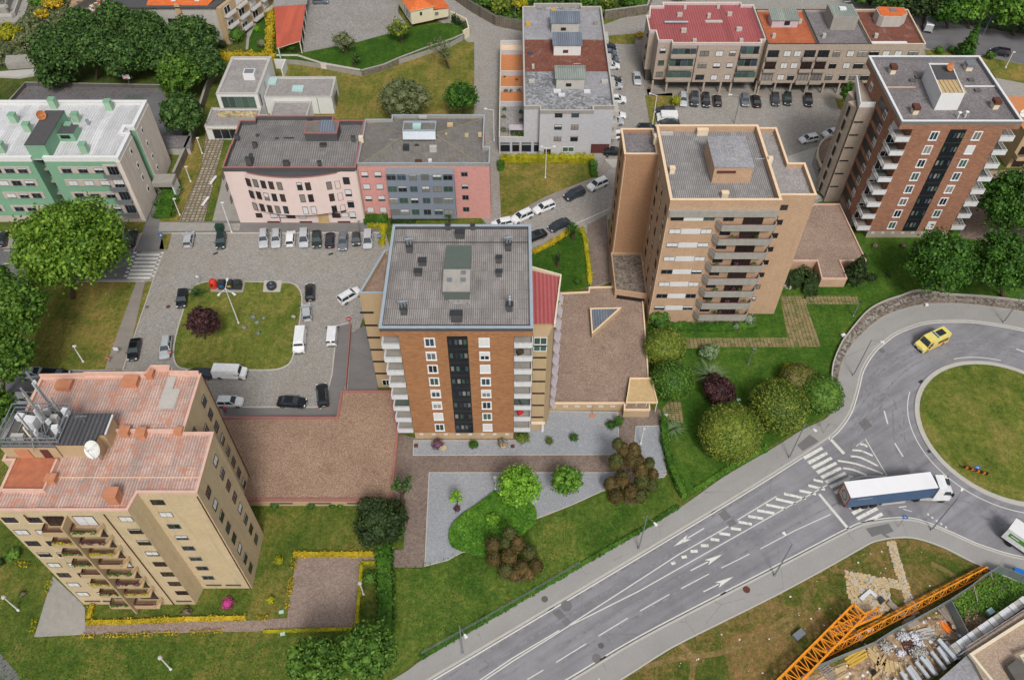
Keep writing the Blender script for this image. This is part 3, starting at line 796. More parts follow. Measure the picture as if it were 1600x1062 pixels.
# south-east: lawn of the site, stones and earth
slab('lawn_site',PP([(870,1122),(969,1064),(1071,1002),(1200,938),(1341,861),(1366,848),(1400,842),(1430,843),(1471,856),(1530,885),(1560,900),(1540,915),(1480,955),(1400,985),(1330,1030),(1250,1062),(1180,1122)]),0,.07, 'grass_site')
sheet('stone_bed',PP([(1320,892),(1400,906),(1404,905),(1385,846),(1398,844),(1425,935),(1436,958),(1420,962),(1410,922),(1389,917),(1392,950),(1372,964),(1340,962),(1325,930)]),.078, 'stones_pale')
sheet('building_site_earth',PP([(1250,1062),(1330,1030),(1400,985),(1480,940),(1520,995),(1500,1020),(1380,1130),(1180,1130)]),.05, 'earth')
sheet('building_site_weeds',PP([(1480,940),(1555,893),(1640,905),(1640,930),(1560,968),(1525,990),(1500,985)]),.052, 'grass_wild')
sheet('building_site_sand',PP([(1505,955),(1530,950),(1545,975),(1520,988),(1508,975)]),.06, 'earth')
for i_, q in enumerate([smooth([(985,1048),(1060,1028),(1130,1018),(1200,985),(1262,940)], 6), smooth([(1062,1005),(1082,1030),(1080,1062)], 4), smooth([(1180,1010),(1240,975),(1262,925)], 5), smooth([(1455,880),(1490,900),(1500,925)], 4)]): stripes('worn_track',[q], .7,.0715+.0015*i_, 'grass_worn')
# ------------------------------------------------------------------ plants
def leaves_mesh(name, lobes, dens, leaf, mat, seed, flat_=.0, core=True, ragged=.16, shell=.55, aspect=1.0, up=.35, corek=.62):
 """lobes: (x,y,z,rx,ry,rz). Leaf-sized faces spread through the outer shell of every lobe, a rough twiggy core inside"""
 r = np.random.RandomState(seed)
 V = [];
 for (x, y, z, a, b, c) in lobes:
  area = 4*pi*((a*b) ** 1.6/3+(a*c) ** 1.6/3+(b*c) ** 1.6/3) ** (1/1.6)
  n = int(area*dens)
  d = r.normal(size=(n, 3));d /= np.linalg.norm(d, axis=1)[:, None]
  d = d[d[:, 2] > -.75]
  n = len(d)
  k = (1 - shell*r.rand(n) ** 2.0)
  # coherent bumps so the outline is uneven
  ph = r.rand(6)*6.28
  bump = np.sin(d[:, 0]*5+ph[0])*np.sin(d[:, 1]*5+ph[1])+np.sin(d[:, 2]*6+ph[2])*np.sin(d[:, 0]*8+ph[3])*.7+np.sin(d[:, 1]*11+ph[4])*np.sin(d[:, 2]*10+ph[5])*.5
  k = k*(1+ragged*bump*.6+ragged*.5*r.normal(size=n))
  p = d*np.array([a, b, c])*k[:, None]+np.array([x, y, z])
  nn = d+r.normal(size=(n, 3))*.75;nn[:, 2] += up;nn /= np.linalg.norm(nn, axis=1)[:, None]
  t = np.cross(nn, r.normal(size=(n, 3)));t /= np.linalg.norm(t, axis=1)[:, None]
  q = np.cross(nn, t)
  s = leaf*(.6+.8*r.rand(n))[:, None]
  bend = nn*s*.25
  V.append(np.stack([p - t*s - bend, p - q*s*.6*aspect, p+t*s - bend, p+q*s*.6*aspect], 1).reshape(-1,3))
 V = np.concatenate(V) if V else np.zeros((0,3))
 nv = len(V);nf = nv // 4
 me = bpy.data.meshes.new(name)
 cv = [];cf = []
 if core:
  for li, (x, y, z, a, b, c) in enumerate(lobes):
   bm = bmesh.new();bmesh.ops.create_icosphere(bm, subdivisions=2, radius=1)
   o = nv+len(cv)
   rr = np.random.RandomState(seed+li)
   for v in bm.verts:
    f = corek+(.16 if corek < .8 else .05)*rr.rand()
    cv.append((x+v.co.x*a*f, y+v.co.y*b*f, z+v.co.z*c*f))
   for f_ in bm.faces: cf.append([o+v.index for v in f_.verts])
   bm.free()
 allv = np.concatenate([V, np.array(cv).reshape(-1,3)]) if cv else V
 me.vertices.add(len(allv));me.vertices.foreach_set('co',allv.astype(np.float32).ravel())
 nl = nf*4+len(cf)*3
 me.loops.add(nl);me.polygons.add(nf+len(cf))
 li = np.concatenate([np.arange(nf*4), np.array(cf, dtype=np.int64).ravel() if cf else np.zeros(0, int)])
 me.loops.foreach_set('vertex_index',li.astype(np.int32))
 st = np.concatenate([np.arange(nf)*4, nf*4+np.arange(len(cf))*3]);tt = np.concatenate([np.full(nf, 4), np.full(len(cf),3)])
 me.polygons.foreach_set('loop_start',st.astype(np.int32));me.polygons.foreach_set('loop_total',tt.astype(np.int32))
 me.materials.append(MATS[mat])
 me.update(calc_edges=True);me.validate()
 return me
def lobes_for(kind, R, Rz, rnd):
 """crown as a cluster of lobes round (0,0,0)"""
 L = []
 if kind == 'broad':
  L.append((0,0,0, R*.72, R*.72, Rz*.72))
  n = 22
  for i in range(n):
   a = i*2.4;h = 1 - 2*(i+.5)/n*.72;q = math.sqrt(max(0,1 - h*h))
   s = R*(.24+.15*rnd.random())
   k = .60+.12*rnd.random()
   L.append((cos(a)*q*R*k, sin(a)*q*R*k, h*Rz*k, s, s, s*.8))
 elif kind == 'loose':
  for i in range(11):
   a = rnd.random()*6.28;q = rnd.random() ** .5;s = R*(.24+.16*rnd.random())
   L.append((cos(a)*q*R*.7, sin(a)*q*R*.7,(rnd.random()*1.6 - .8)*Rz*(1 - q*.5), s, s, s*.8))
 elif kind == 'round':
  L.append((0,0,0, R, R, Rz))
 elif kind == 'cone':
  for i in range(7):
   k = i/6;s = R*(1.0 - .72*k)*.8
   for j in range(3 if i < 5 else 1):
    a = j*2.1+i;o = s*.42 if i < 5 else 0
    L.append((cos(a)*o, sin(a)*o, (-1+1.9*k)*Rz, s*.75, s*.75, Rz*.28))
 elif kind == 'lumpy':
  L.append((0,0,0, R*.8, R*.8, Rz*.85))
  for i in range(9):
   a = i*2.4;q = .55+.35*rnd.random()
   L.append((cos(a)*q*R*.8, sin(a)*q*R*.8,(.1+.5*rnd.random() - q*.35)*Rz, R*.34, R*.34, Rz*.38))
 return L
def trunk_mb(z1, r, mat, lean=(0,0), limbs=5, spread=2.0, rnd=random):
 mb = MB();n = 4
 for i in range(n):
  a, b = i/n, (i+1)/n
  mb.tube((lean[0]*a, lean[1]*a, z1*a - (.15 if i == 0 else 0)),(lean[0]*b, lean[1]*b, z1*b), r*(1.25 - .6*a), r*(1.25 - .6*b), mat, 8, caps=False)
 for i in range(limbs):
  a = i*2.4+.5;z = z1*(.62+.3*i/max(limbs, 1))
  f = z/z1
  m_ = (lean[0]*f+cos(a)*spread*.5, lean[1]*f+sin(a)*spread*.5, z+spread*.5)
  mb.tube((lean[0]*f, lean[1]*f, z), m_, r*.55, r*.35, mat, 6, caps=False)
  mb.tube(m_, (m_[0]+cos(a)*spread*.5, m_[1]+sin(a)*spread*.5, m_[2]+spread*.45), r*.35, r*.12, mat, 5)
 return mb
def tree(base, crown, rpx, label, mat='leaf_wood',kind='broad',name='tree',cat='tree',group=None, rz=.8, dens=5.0, leaf=.34, bark='bark',tr=.28, seed=None, z0=0.0, ry=None, shell=.6, ragged=.24, up=.35, core=True, limbs=5, corek=.52):
 """base: pixel where the trunk meets the ground; crown: pixel of the crown's middle; rpx: crown radius in pixels"""
 X, Y = P(*base, z0)
 cx, cz = PF(crown[0], crown[1], Y)
 m = (H - cz)/(_s+(crown[1] - 531)/F*_c)/F
 R = rpx*m;Rz = R*rz
 if cz - Rz*1.0 < z0+.05: cz = z0+Rz*.96
 sd_ = seed if seed is not None else int(abs(base[0]*7+base[1]*13)) % 9973
 rnd = random.Random(sd_)
 t = thing(name, label, cat, (X, Y, z0), group=group)
 lob = [(x+cx - X, y, z+cz - z0, a, b, c) for x, y, z, a, b, c in lobes_for(kind, R, Rz, rnd)]
 me = leaves_mesh('crown',lob, dens, leaf, mat, sd_, shell=shell, ragged=ragged, up=up, core=core, corek=corek)
 inst('crown',me, t, (X, Y, z0))
 h = max(cz - z0 - Rz*.35,.3)
 trunk_mb(h, tr, bark, (cx - X, 0), limbs, R*.5, rnd).build('trunk',t, local=True)
 return t
def bush(px, rpx, label, mat='leaf_deep',name='bush',cat='bush',group=None, rz=.75, dens=9, leaf=.16, kind='round',z0=.1, ragged=.12, shell=.3, **k):
 X, Y = P(*px, z0);m = mpp(px[1], z0);R = rpx*m;Rz = R*rz
 sd_ = int(abs(px[0]*11+px[1]*5)) % 9973;rnd = random.Random(sd_)
 t = thing(name, label, cat, (X, Y, z0), group=group)
 lob = [(x, y, z+Rz*.9, a, b, c) for x, y, z, a, b, c in lobes_for(kind, R, Rz, rnd)]
 inst('foliage',leaves_mesh('foliage',lob, dens, leaf, mat, sd_, ragged=ragged, shell=shell, **k), t, (X, Y, z0))
 mb = MB()
 for i in range(3): mb.tube((0,0,-.1),(cos(i*2.1)*R*.4, sin(i*2.1)*R*.4, Rz),.05,.03, 'bark',5)
 mb.build('stem',t, local=True)
 return t
def spiky(px, rpx, label, mat='leaf_flax',name='flax_plant',n=90, h=None, z0=.1, stem=0.0, cat='plant',droop=.9, wid=.07, group=None):
 """rosette of sword leaves, optionally on a trunk (palm)"""
 X, Y = P(*px, z0);R = rpx*mpp(px[1], z0);r = random.Random(int(px[0]*3+px[1]))
 t = thing(name, label, cat, (X, Y, z0), group=group);mb = MB();k = MATS[mat]
 for i in range(n):
  a = r.random()*6.283;el = .25+r.random()*1.15;L = R*(.7+.5*r.random())*1.25
  dx, dy = cos(a), sin(a);pts = []
  for q in range(4):
   s_ = q/3;rad = L*s_*cos(el)*(1+.25*s_);z = stem+L*s_*sin(el) - droop*L*s_*s_*.45
   pts.append((dx*rad, dy*rad, max(z, .02)))
  w = wid*(.7+.6*r.random())
  for q in range(3):
   w0 = w*(1 - q/3*.7);w1 = w*(1 - (q+1)/3*.95)
   p0, p1 = pts[q], pts[q+1]
   mb.face([(p0[0] - dy*w0, p0[1]+dx*w0, p0[2]),(p0[0]+dy*w0, p0[1] - dx*w0, p0[2]),(p1[0]+dy*w1, p1[1] - dx*w1, p1[2]),(p1[0] - dy*w1, p1[1]+dx*w1, p1[2])], k)
 mb.build('leaves',t, local=True)
 if stem:
  m2 = MB();m2.tube((0,0,-.1),(0,0, stem),.22,.16, 'bark',8);m2.build('trunk',t, local=True)
 return t
def hedge(pts, w, h, label, mat='leaf_hedge',name='hedge',dens=26, leaf=.12, z0=0.05, cat='hedge',lobes=True, gap=0.0, group=None):
 """clipped hedge along a pixel line: short boxy runs of leaf faces round a solid core"""
 W_ = PP(pts, z0);r = np.random.RandomState(int(abs(pts[0][0]*3+pts[0][1])));V = []
 mb = MB()
 rr = random.Random(int(pts[0][0]))
 for i in range(len(W_) - 1):
  a = np.array(W_[i]);b = np.array(W_[i+1]);d = b - a;L = np.linalg.norm(d);d = d/L;n_ = np.array([-d[1], d[0]])
  if not gap:
   p = [tuple(a+n_*w*.4), tuple(a - n_*w*.4), tuple(b - n_*w*.4), tuple(b+n_*w*.4)]
   mb.prism(p, z0 - .04, z0+h*.86, mat)
  area = L*(w+2*h) ;n = int(area*dens)
  s = r.rand(n)*L;u = r.rand(n)*(w+2*h)
  cross = np.where(u < h, -w/2, np.where(u > h+w, w/2, u - h - w/2));zz = np.where(u < h, u, np.where(u > h+w, w+2*h - u, h))
  prof = 1+.14*np.sin(s*1.7+i)+.11*np.sin(s*4.1)+.09*r.normal(size=n)
  if gap:
   keep = (np.sin(s*2.1+i*1.3)+.8*np.sin(s*.9+2)+.5*np.sin(s*5.3)) > gap*2 - 1.3
   s, cross, zz, prof = s[keep], cross[keep], zz[keep], prof[keep];n = len(s)
  p = a[None, :]+d[None, :]*s[:, None]+n_[None, :]*(cross*prof)[:, None]
  p = np.column_stack([p, z0+zz*prof])
  nn = r.normal(size=(n, 3))*.8;nn[:, 2] += np.where(zz >= h*.98,1.0,.2);nn[:, :2] += n_[None, :]*np.sign(cross)[:, None]*np.where(zz < h*.98,1,0)[:, None]
  nn /= np.linalg.norm(nn, axis=1)[:, None]
  t = np.cross(nn, r.normal(size=(n, 3)));t /= np.linalg.norm(t, axis=1)[:, None];q = np.cross(nn, t)
  sz = leaf*(.6+.8*r.rand(n))[:, None]
  V.append(np.stack([p - t*sz, p - q*sz*.7, p+t*sz, p+q*sz*.7], 1).reshape(-1,3))
 V = np.concatenate(V);b0 = len(mb.v);mb.v += [tuple(x) for x in V.tolist()];nf = len(V) // 4
 k = mb._m(mat)
 mb.f += [(b0+4*i, b0+4*i+1, b0+4*i+2, b0+4*i+3) for i in range(nf)];mb.mi += [k]*nf
 return mb.build(name, label=label, cat=cat, group=group)
def scatter(name, poly, n, size, mat, label=None, z0=.1, h=.15, seed=1):
 """ground cover nobody could count"""
 w = PP(poly, z0);xs = [a for a, b in w];ys = [b for a, b in w];r = random.Random(seed);mb = MB();c = 0
 def inside(x, y):
  o = False;j = len(w) - 1
  for i in range(len(w)):
   if (w[i][1] > y) != (w[j][1] > y) and x < (w[j][0] - w[i][0])*(y - w[i][1])/(w[j][1] - w[i][1])+w[i][0]: o = not o
   j = i
  return o
 for _ in range(n*3):
  if c >= n: break
  x = r.uniform(min(xs), max(xs));y = r.uniform(min(ys), max(ys))
  if not inside(x, y): continue
  c += 1;a = r.random()*6.28;s = size*(.5+r.random());dz = h*r.random()
  ca, sa = cos(a)*s, sin(a)*s;t = r.uniform(-.4,.4)*s
  mb.face([(x - ca, y - sa, z0+dz+t),(x+sa*.7, y - ca*.7, z0+dz - t*.3),(x+ca, y+sa, z0+dz - t),(x - sa*.7, y+ca*.7, z0+dz+t*.5)], mat)
 return mb.build(name, kind='stuff')
# ------------------------------------------------------------------ building kit
_wc = {}
def win_meshes(w, h, fr, pane, sh, mull, surround, shm):
 key = (round(w, 2), round(h, 2), fr, pane, round(sh, 2), mull, surround, shm)
 if key in _wc: return _wc[key]
 t = .07 if fr != 'frame_white' else .09
 f = MB()
 for a in ((-w/2,-w/2+t, 0, h),(w/2 - t, w/2,0, h)): f.box(a[0], a[1], -.06,.01, a[2], a[3], fr)
 f.box(-w/2+t, w/2 - t, -.06,.01,0, t, fr);f.box(-w/2+t, w/2 - t, -.06,.01, h - t, h, fr)
 for i in range(1, mull):
  x = -w/2+w*i/mull;f.box(x - t/2, x+t/2,-.055,.01, t, h - t, fr)
 if surround:
  f.box(-w/2 - .12, w/2+.12,-.12,.01,-.10,0, surround)
  if surround == 'frame_white':
   f.box(-w/2 - .1,-w/2,-.04,.01,0, h+.1, surround);f.box(w/2, w/2+.1,-.04,.01,0, h+.1, surround);f.box(-w/2, w/2,-.04,.01, h, h+.1, surround)
 p = MB();p.box(-w/2+t, w/2 - t, -.02,.005, t, h - t, pane)
 s_ = None
 if sh > .02:
  s_ = MB();y1 = h - t;y0 = h - t - (h - 2*t)*sh;n = max(2, int((y1 - y0)/.16))
  for i in range(n):
   a = y0+(y1 - y0)*i/n;b = y0+(y1 - y0)*(i+1)/n
   s_.box(-w/2+t, w/2 - t, -.050 - (.008 if i % 2 else 0),-.021, a, b, shm)
  s_ = s_.mesh('shutter')
 _wc[key] = (f.mesh('window'), p.mesh('pane'), s_);return _wc[key]
def win(b, x, y, z, w, h, rot=0.0, fr='frame_white',pane='glass_dark',sh=0.0, mull=2, surround=None, shm='shutter_white',name='window'):
 """window with its lower edge centre at x,y,z on a wall facing rot (0 = towards the camera side, -y)"""
 f, p, s_ = win_meshes(w, h, fr, pane, sh, mull, surround, shm)
 o = inst(name, f, b, (x, y, z), rot)
 for nm, me in (('pane',p),('shutter',s_)):
  if me is None: continue
  c = bpy.data.objects.new(nm, me);c.parent = o;COL.objects.link(c)
 return o
def block(b, name, poly, z1, wall, parapet=.6, t=.25, roofm='roof_bitumen',cop=None, z0=0.0, roofname='roof',cop_t=None, inner=None, copname='coping'):
 """walls up to the parapet's top, a roof surface set down inside, a coping on the parapet"""
 mb = MB();zr = z1 - parapet
 mb.prism(poly, z0, zr, wall, bottom=z0 > 0)
 mb.ring(poly, zr, z1, t, inner or wall)
 mb.build(name, b)
 r = MB();r.prism(inset(poly, t+.004), zr+.002, zr+.05, roofm, bottom=False);rf = r.build(roofname, b)
 if cop:
  c = MB();c.ring(poly, z1+.002, z1+.09,(cop_t or t)+.05, cop, out=.06);c.build(copname, b)
 return rf
def chimney(b, x, y, z, w, d, h, m='metal_dark',cap='metal_grey',name='chimney',rot=0):
 mb = MB();mb.rbox((x, y, z),(w, d, h), rot, m)
 mb.rbox((x, y, z+h+.002),(w*.8, d*.8,.12), rot, 'dark_void');mb.rbox((x, y, z+h+.12),(w*1.18, d*1.18,.09), rot, cap)
 return mb.build(name, b)
def sloped(b, name, poly, zs, m, th=.12, side=None):
 """roof plane given by a world polygon with a height for each corner"""
 mb = MB();n = len(poly)
 top = [(x, y, z) for (x, y), z in zip(poly, zs)];bot = [(x, y, z - th) for x, y, z in top]
 mb.face(top, m);mb.face(bot[::-1], side or m)
 for i in range(n):
  j = (i+1) % n;mb.face([bot[i], bot[j], top[j], top[i]], side or m)
 return mb.build(name, b)
def balcony_front(b, x0, x1, y0, y1, z, ph=1.0, m='panel_white',floor='concrete_light',rail='frame_white',solid=(1,1,1), railz=0.0, th=.2, slats=False):
 """slab from y1 (wall) out to y0 (front) with a solid or barred front; solid=(left,front,right)"""
 mb = MB();mb.box(x0, x1, y0, y1, z - th, z, floor);bal = mb.build('balcony',b)
 p = MB();t = .09
 z0, zt = z - .02, z+ph
 def side(xa, xb, ya, yb, kind):
  if kind == 1: p.box(xa, xb, ya, yb, z0, zt, m)
  elif kind == 2:
   p.box(xa, xb, ya, yb, z0, z0+.12, rail);p.box(xa, xb, ya, yb, zt - .07, zt, rail)
   L = max(xb - xa, yb - ya);n = max(2, int(L/.22))
   for i in range(n+1):
    if xb - xa > yb - ya: x = xa+(xb - xa)*i/n;p.box(x - .02, x+.02, ya+.02, yb - .02, z0+.12, zt - .07, rail)
    else: y = ya+(yb - ya)*i/n;p.box(xa+.02, xb - .02, y - .02, y+.02, z0+.12, zt - .07, rail)
 side(x0 - .02, x1+.02, y0 - t, y0 - .002, solid[1])
 side(x0 - t, x0 - .003, y0, y1 - .01, solid[0]);side(x1+.003, x1+t, y0, y1 - .01, solid[2])
 if p.v:
  o = bpy.data.objects.new('railing',p.mesh('railing',absloc(bal)));o.parent = bal;COL.objects.link(o)
 if railz:
  q = MB();q.box(x0 - .03, x1+.03, y0 - .07, y0 - .02, zt+railz - .05, zt+railz, rail)
  for i in range(4):
   x = x0+(x1 - x0)*i/3;q.box(x - .025, x+.025, y0 - .065, y0 - .025, zt+.001, zt+railz - .05, rail)
  o = bpy.data.objects.new('rail',q.mesh('rail',absloc(bal)));o.parent = bal;COL.objects.link(o)
 return bal
def pipe(b, pts, r, m, name='drainpipe'):
 mb = MB()
 for i in range(len(pts) - 1): mb.tube(pts[i], pts[i+1], r, r, m, 6)
 return mb.build(name, b)
def lerp(a, b, t): return a+(b - a)*t
# antennas
def aerial(label, x, y, z, h=2.5, group='television aerials'):
 t = thing('television_aerial',label, 'aerial',(x, y, z), group=group)
 mb = MB();mb.tube((0,0,0),(0,0, h),.04,.03, 'galvanised',6);mb.build('mast',t, local=True)
 mb = MB();mb.tube((-.7,0, h - .15),(.7,0, h - .05),.025,.025, 'galvanised',5)
 for i in range(7): mb.tube((-.65+i*.2,-.35+.03*i, h - .12),(-.65+i*.2,.35 - .03*i, h - .12),.015,.015, 'galvanised',4)
 mb.build('antenna',t, local=True);return t
def dish(label, x, y, z, r, az, el, m='satellite_white',post=1.0, name='satellite_dish'):
 t = thing(name, label, 'satellite dish',(x, y, z));mb = MB();n = 18
 d = np.array([cos(az)*cos(el), sin(az)*cos(el), sin(el)]);a = np.cross(d, (0,0,1.0));a /= np.linalg.norm(a);c = np.cross(a, d);o = np.array([0,0, post+r*.3])
 rings = []
 for q in range(5):
  k = q/4;rings.append([tuple(o+(a*cos(2*pi*i/n)+c*sin(2*pi*i/n))*r*k+d*r*.28*k*k) for i in range(n)])
 for q in range(1,4+1):
  for i in range(n):
   j = (i+1) % n;mb.face([rings[q - 1][i], rings[q - 1][j], rings[q][j], rings[q][i]] if q > 1 else [rings[0][0], rings[1][i], rings[1][j]], m)
 mb.build('reflector',t, local=True)
 mb = MB();mb.tube((0,0,0),(0,0, post+r*.3),.06*r+.02,.06*r+.02, 'metal_grey',6)
 f = o+d*r*1.0
 for i in range(3): mb.tube(rings[4][i*6], tuple(f),.02*r+.008,.02*r+.008, 'metal_grey',4)
 mb.tube(tuple(f), tuple(f - d*r*.25),.09*r, .09*r, 'concrete_light',6);mb.build('mount',t, local=True);return t
# ------------------------------------------------------------------ the two brick towers
def brick_tower(label, ox, oy, brick, zt, shl, shr, gravelm, cop, wing_side):
 """ox,oy: front-left corner of the roof; both towers share one plan"""
 b = thing('apartment_tower',label, 'apartment building',(ox+10, oy+10,0))
 X = lambda a: ox+a;Y = lambda a: oy+a
 body = [(X(2.35), Y(0)),(X(17.35), Y(0)),(X(17.35), Y(3.1)),(X(19.8), Y(3.1)),(X(19.8), Y(16.7)),(X(17.35), Y(16.7)),(X(17.35), Y(19.65)),(X(2.35), Y(19.65)),(X(2.35), Y(16.7)),(X(0), Y(16.7)),(X(0), Y(3.1)),(X(2.35), Y(3.1))]
 MB().prism(body, 1.75, zt - 1.55, brick, bottom=False).build('wall',b)
 MB().prism(inset(body, .05),0,1.75, 'plaster_tan' if brick == 'brick_orange' else 'plaster_taupe',bottom=False).build('plinth',b)
 for i in range(8): win(b, X(3.4+i*1.85), Y(.045),1.12,.5,.32,0, 'frame_white','dark_void',0,1)
 roof = [(X(0), Y(0)),(X(19.8), Y(0)),(X(19.8), Y(19.65)),(X(0), Y(19.65))]
 block(b, 'cornice',roof, zt, brick, .62,.3, gravelm, cop, z0=zt - 1.55, inner='slate_dark' if brick == 'brick_orange' else 'metal_grey')
 # dark glazed strip
 mb = MB();mb.box(X(8.6), X(11.3), Y(-.05), Y(.02),1.9, zt - 1.57, 'blackish_panel');st = mb.build('glazed_strip',b)
 dz = 2.82
 for i in range(8):
  z = zt - 3.25 - dz*i
  for k, xx in enumerate((9.0,9.75,10.35,10.95)):
   o = win(b, X(xx), Y(-.055), z, .56,1.15,0, 'blackish_panel',('glass_dark','glass_blue','curtain','glass_green')[(i*3+k*5) % 4], 0,1)
  MB().box(X(8.62), X(11.28), Y(-.08), Y(-.052), z - 1.0, z - .9, 'metal_dark').build('panel_joint',b)
 for i in range(8):
  z = zt - 3.65 - dz*i
  for xx, sh in ((6.3, shl[i]),(13.45, shr[i])):
   win(b, X(xx), Y(0), z, 1.25,1.65,0, 'frame_white',('glass_dark','curtain','glass_blue','glass_green')[(i*3+int(xx)) % 4], sh, 2, 'frame_white')
 # balconies in the corners
 for i in range(8):
  z = zt - 3.75 - dz*i
  for side, (xa, xb) in (('l',(.05,2.3)),('r',(17.4,19.75))):
   glassed = wing_side == 'l' and side == 'l'
   bal = balcony_front(b, X(xa), X(xb), Y(-.25 if side == 'l' else -.1), Y(3.1), z, .85, 'panel_white',('concrete','wood_grey','concrete','metal_green','concrete_dark')[(i*2+len(side+brick)) % 5 if brick != 'brick_orange' or i % 3 == 2 else 0], 'frame_white',(2,1,0) if side == 'l' else (0,1,2), railz=.22)
   win(b, X((xa+xb)/2), Y(3.1), z+.02,1.9,2.2,0, 'frame_white','glass_dark',(.0,.7,.3,1,.2,.5,0,.8)[(i+(3 if side == 'l' else 0)) % 8], 2)
 # side windows
 for i in range(8):
  z = zt - 3.65 - dz*i
  for yy in (6.0,14.5):
   win(b, X(0), Y(yy), z, 1.2,1.5,-pi/2, 'frame_white','glass_dark',(.3,0,.8,.5)[i % 4], 2)
   win(b, X(19.8), Y(yy), z, 1.2,1.5, pi/2, 'frame_white','glass_dark',(.3,0,.8,.5)[i % 4], 2)
 return b
CT = brick_tower('orange brick apartment tower with corrugated grey roof and dark glazed strip, in the middle',-17.1,69.65, 'brick_orange',25.75,
     (0,.15,0,0,.3,.35,1,0),(1,.5,1,.1,.4,0,0,1), 'roof_fibre','coping_blue','n')
# stair house, chimneys and flues on its roof
def zq_(a, b_): return (560+a/4.706,340+b_/4.706)
ZR = 25.19
mb = MB();mb.box(-9.0,-5.7,75.1,83.5, ZR, 26.85, 'metal_green');sh_ = mb.build('stair_house',CT)
sloped(CT, 'stair_house_roof',[(-9.1,78.6),(-5.6,78.6),(-5.6,83.6),(-9.1,83.6)], [27.35,27.35,27.1,27.1], 'metal_green',.1)
sloped(CT, 'translucent_roof',[(-9.15,75.0),(-5.55,75.0),(-5.55,78.58),(-9.15,78.58)], [26.95,26.95,27.5,27.5], 'concrete',.08)
for k, (xx, yy) in enumerate(((-8.3,76.9),(-6.5,76.9),(-6.5,78.1))): MB().box(xx - .35, xx+.35, yy - .4, yy+.3,27.24+(yy - 76.9)*.15,27.30+(yy - 76.9)*.15, 'metal_grey').build('skylight',CT)
for a, c, w, d, h, fl in ((378,262,.8,.8,1.1,1),(1103,250,.8,.8,1.1,1),(335,718,.8,.8,1.0,1),(1112,694,.8,.8,1.0,2),(471,358,1.0,.8,.75,0),(441,433,1.0,.7,.7,0),(1035,338,.8,.6,.9,0),(1035,438,.8,.6,.8,0),(748,158,1.25,.8,1.0,0),(723,770,1.4,.8,1.3,0),(660,95,.7,.4,.9,0),(842,95,.6,.4,.8,0)):
 x, y = P(*zq_(a, c), ZR)
 ch = chimney(CT, x, y+d/2, ZR, w, d, h, 'slate_dark','metal_dark')
 if fl:
  m2 = MB()
  for q, (ox_, oy_) in enumerate(((-.2,0),(.2,0.1)) if fl == 1 else ((0,-.2),(0,.25))):
   m2.tube((x+ox_, y+d/2+oy_, ZR+h),(x+ox_, y+d/2+oy_, ZR+h+1.1),.14,.14, 'galvanised',8)
   if fl == 1:
    m2.tube((x+ox_ - .45, y+d/2+oy_, ZR+h+1.2),(x+ox_+.45, y+d/2+oy_, ZR+h+1.2),.13,.13, 'galvanised',8)
    m2.tube((x+ox_ - .4, y+d/2+oy_, ZR+h+1.2),(x+ox_ - .4, y+d/2+oy_, ZR+h+1.6),.13,.13, 'galvanised',8)
   else: m2.lathe(x+ox_, y+d/2+oy_, [(.24, ZR+h+1.1),(.24, ZR+h+1.35),(.02, ZR+h+1.5)], 'galvanised',8)
  m2.build('flue',CT)
for yy in (70.6,86.2): MB().box(-16.7,2.3, yy - .06, yy+.06, ZR+.051, ZR+.10, 'metal_dark').build('roof_seam',CT)
mb = MB();x, y = P(*zq_(748,620), ZR);mb.box(x - 1.5, x+1.5, y - .5, y+.5, ZR+.052, ZR+.09, 'gravel_roof_grey');mb.build('roof_patch',CT)
# west wing
wl_ = [(-21.4,79.45),(-17.12,79.45),(-17.12,88.6),(-18.7,88.0)]
block(CT, 'wing_wall',wl_, 21.9, 'plaster_tan',.9,.22, 'gravel_brown','coping_blue',roofname='wing_roof')
for q in ((573,488),(579.5,508.0),(583.5,527),(588.5,546),(592.5,564.5),(596,583)):
 x, z = PF(*q, 79.4);MB().box(x - .95, x+1.0,79.30,79.44, z - .13, z+.13, 'dark_void').build('slit_window',CT)
win(CT, -19.3,79.42,.6,2.6,1.5,0, 'frame_white','glass_dark',0,4)
# east wing with red lean-to roof and slanting shades
we = [(2.75,72.8),(2.85,71.25),(4.75,71.25),(5.6,73.2),(6.7,81.5),(2.75,82.9)]
MB().prism(we, 0,22.2, 'plaster_tan',bottom=False).build('wing_wall',CT)
sloped(CT, 'red_roof',[(2.85,73.2),(5.55,73.25),(6.6,81.4),(2.85,82.6)], [22.65,22.65,23.2,23.2], 'roof_red',.1)
mb = MB();mb.wall([(5.7,72.9),(6.85,81.6),(2.8,83.0)], 22.2, [22.9,23.45,23.6], .22, 'paint_cream');mb.build('parapet',CT)
win(CT, 3.8,71.22,20.6,1.8,1.5,0, 'frame_white','glass_green',0,2);win(CT, 3.8,71.22,19.2,1.8,1.3,0, 'frame_white','glass_green',0,2)
for i in range(8):
 q = (842,500+187/4.706+i*18.6);x, z = PF(*q, 71.2)
 if z > 1.5: MB().box(2.9,4.72,71.10,71.24, z - .1, z+.1, 'dark_void').build('slit_window',CT)
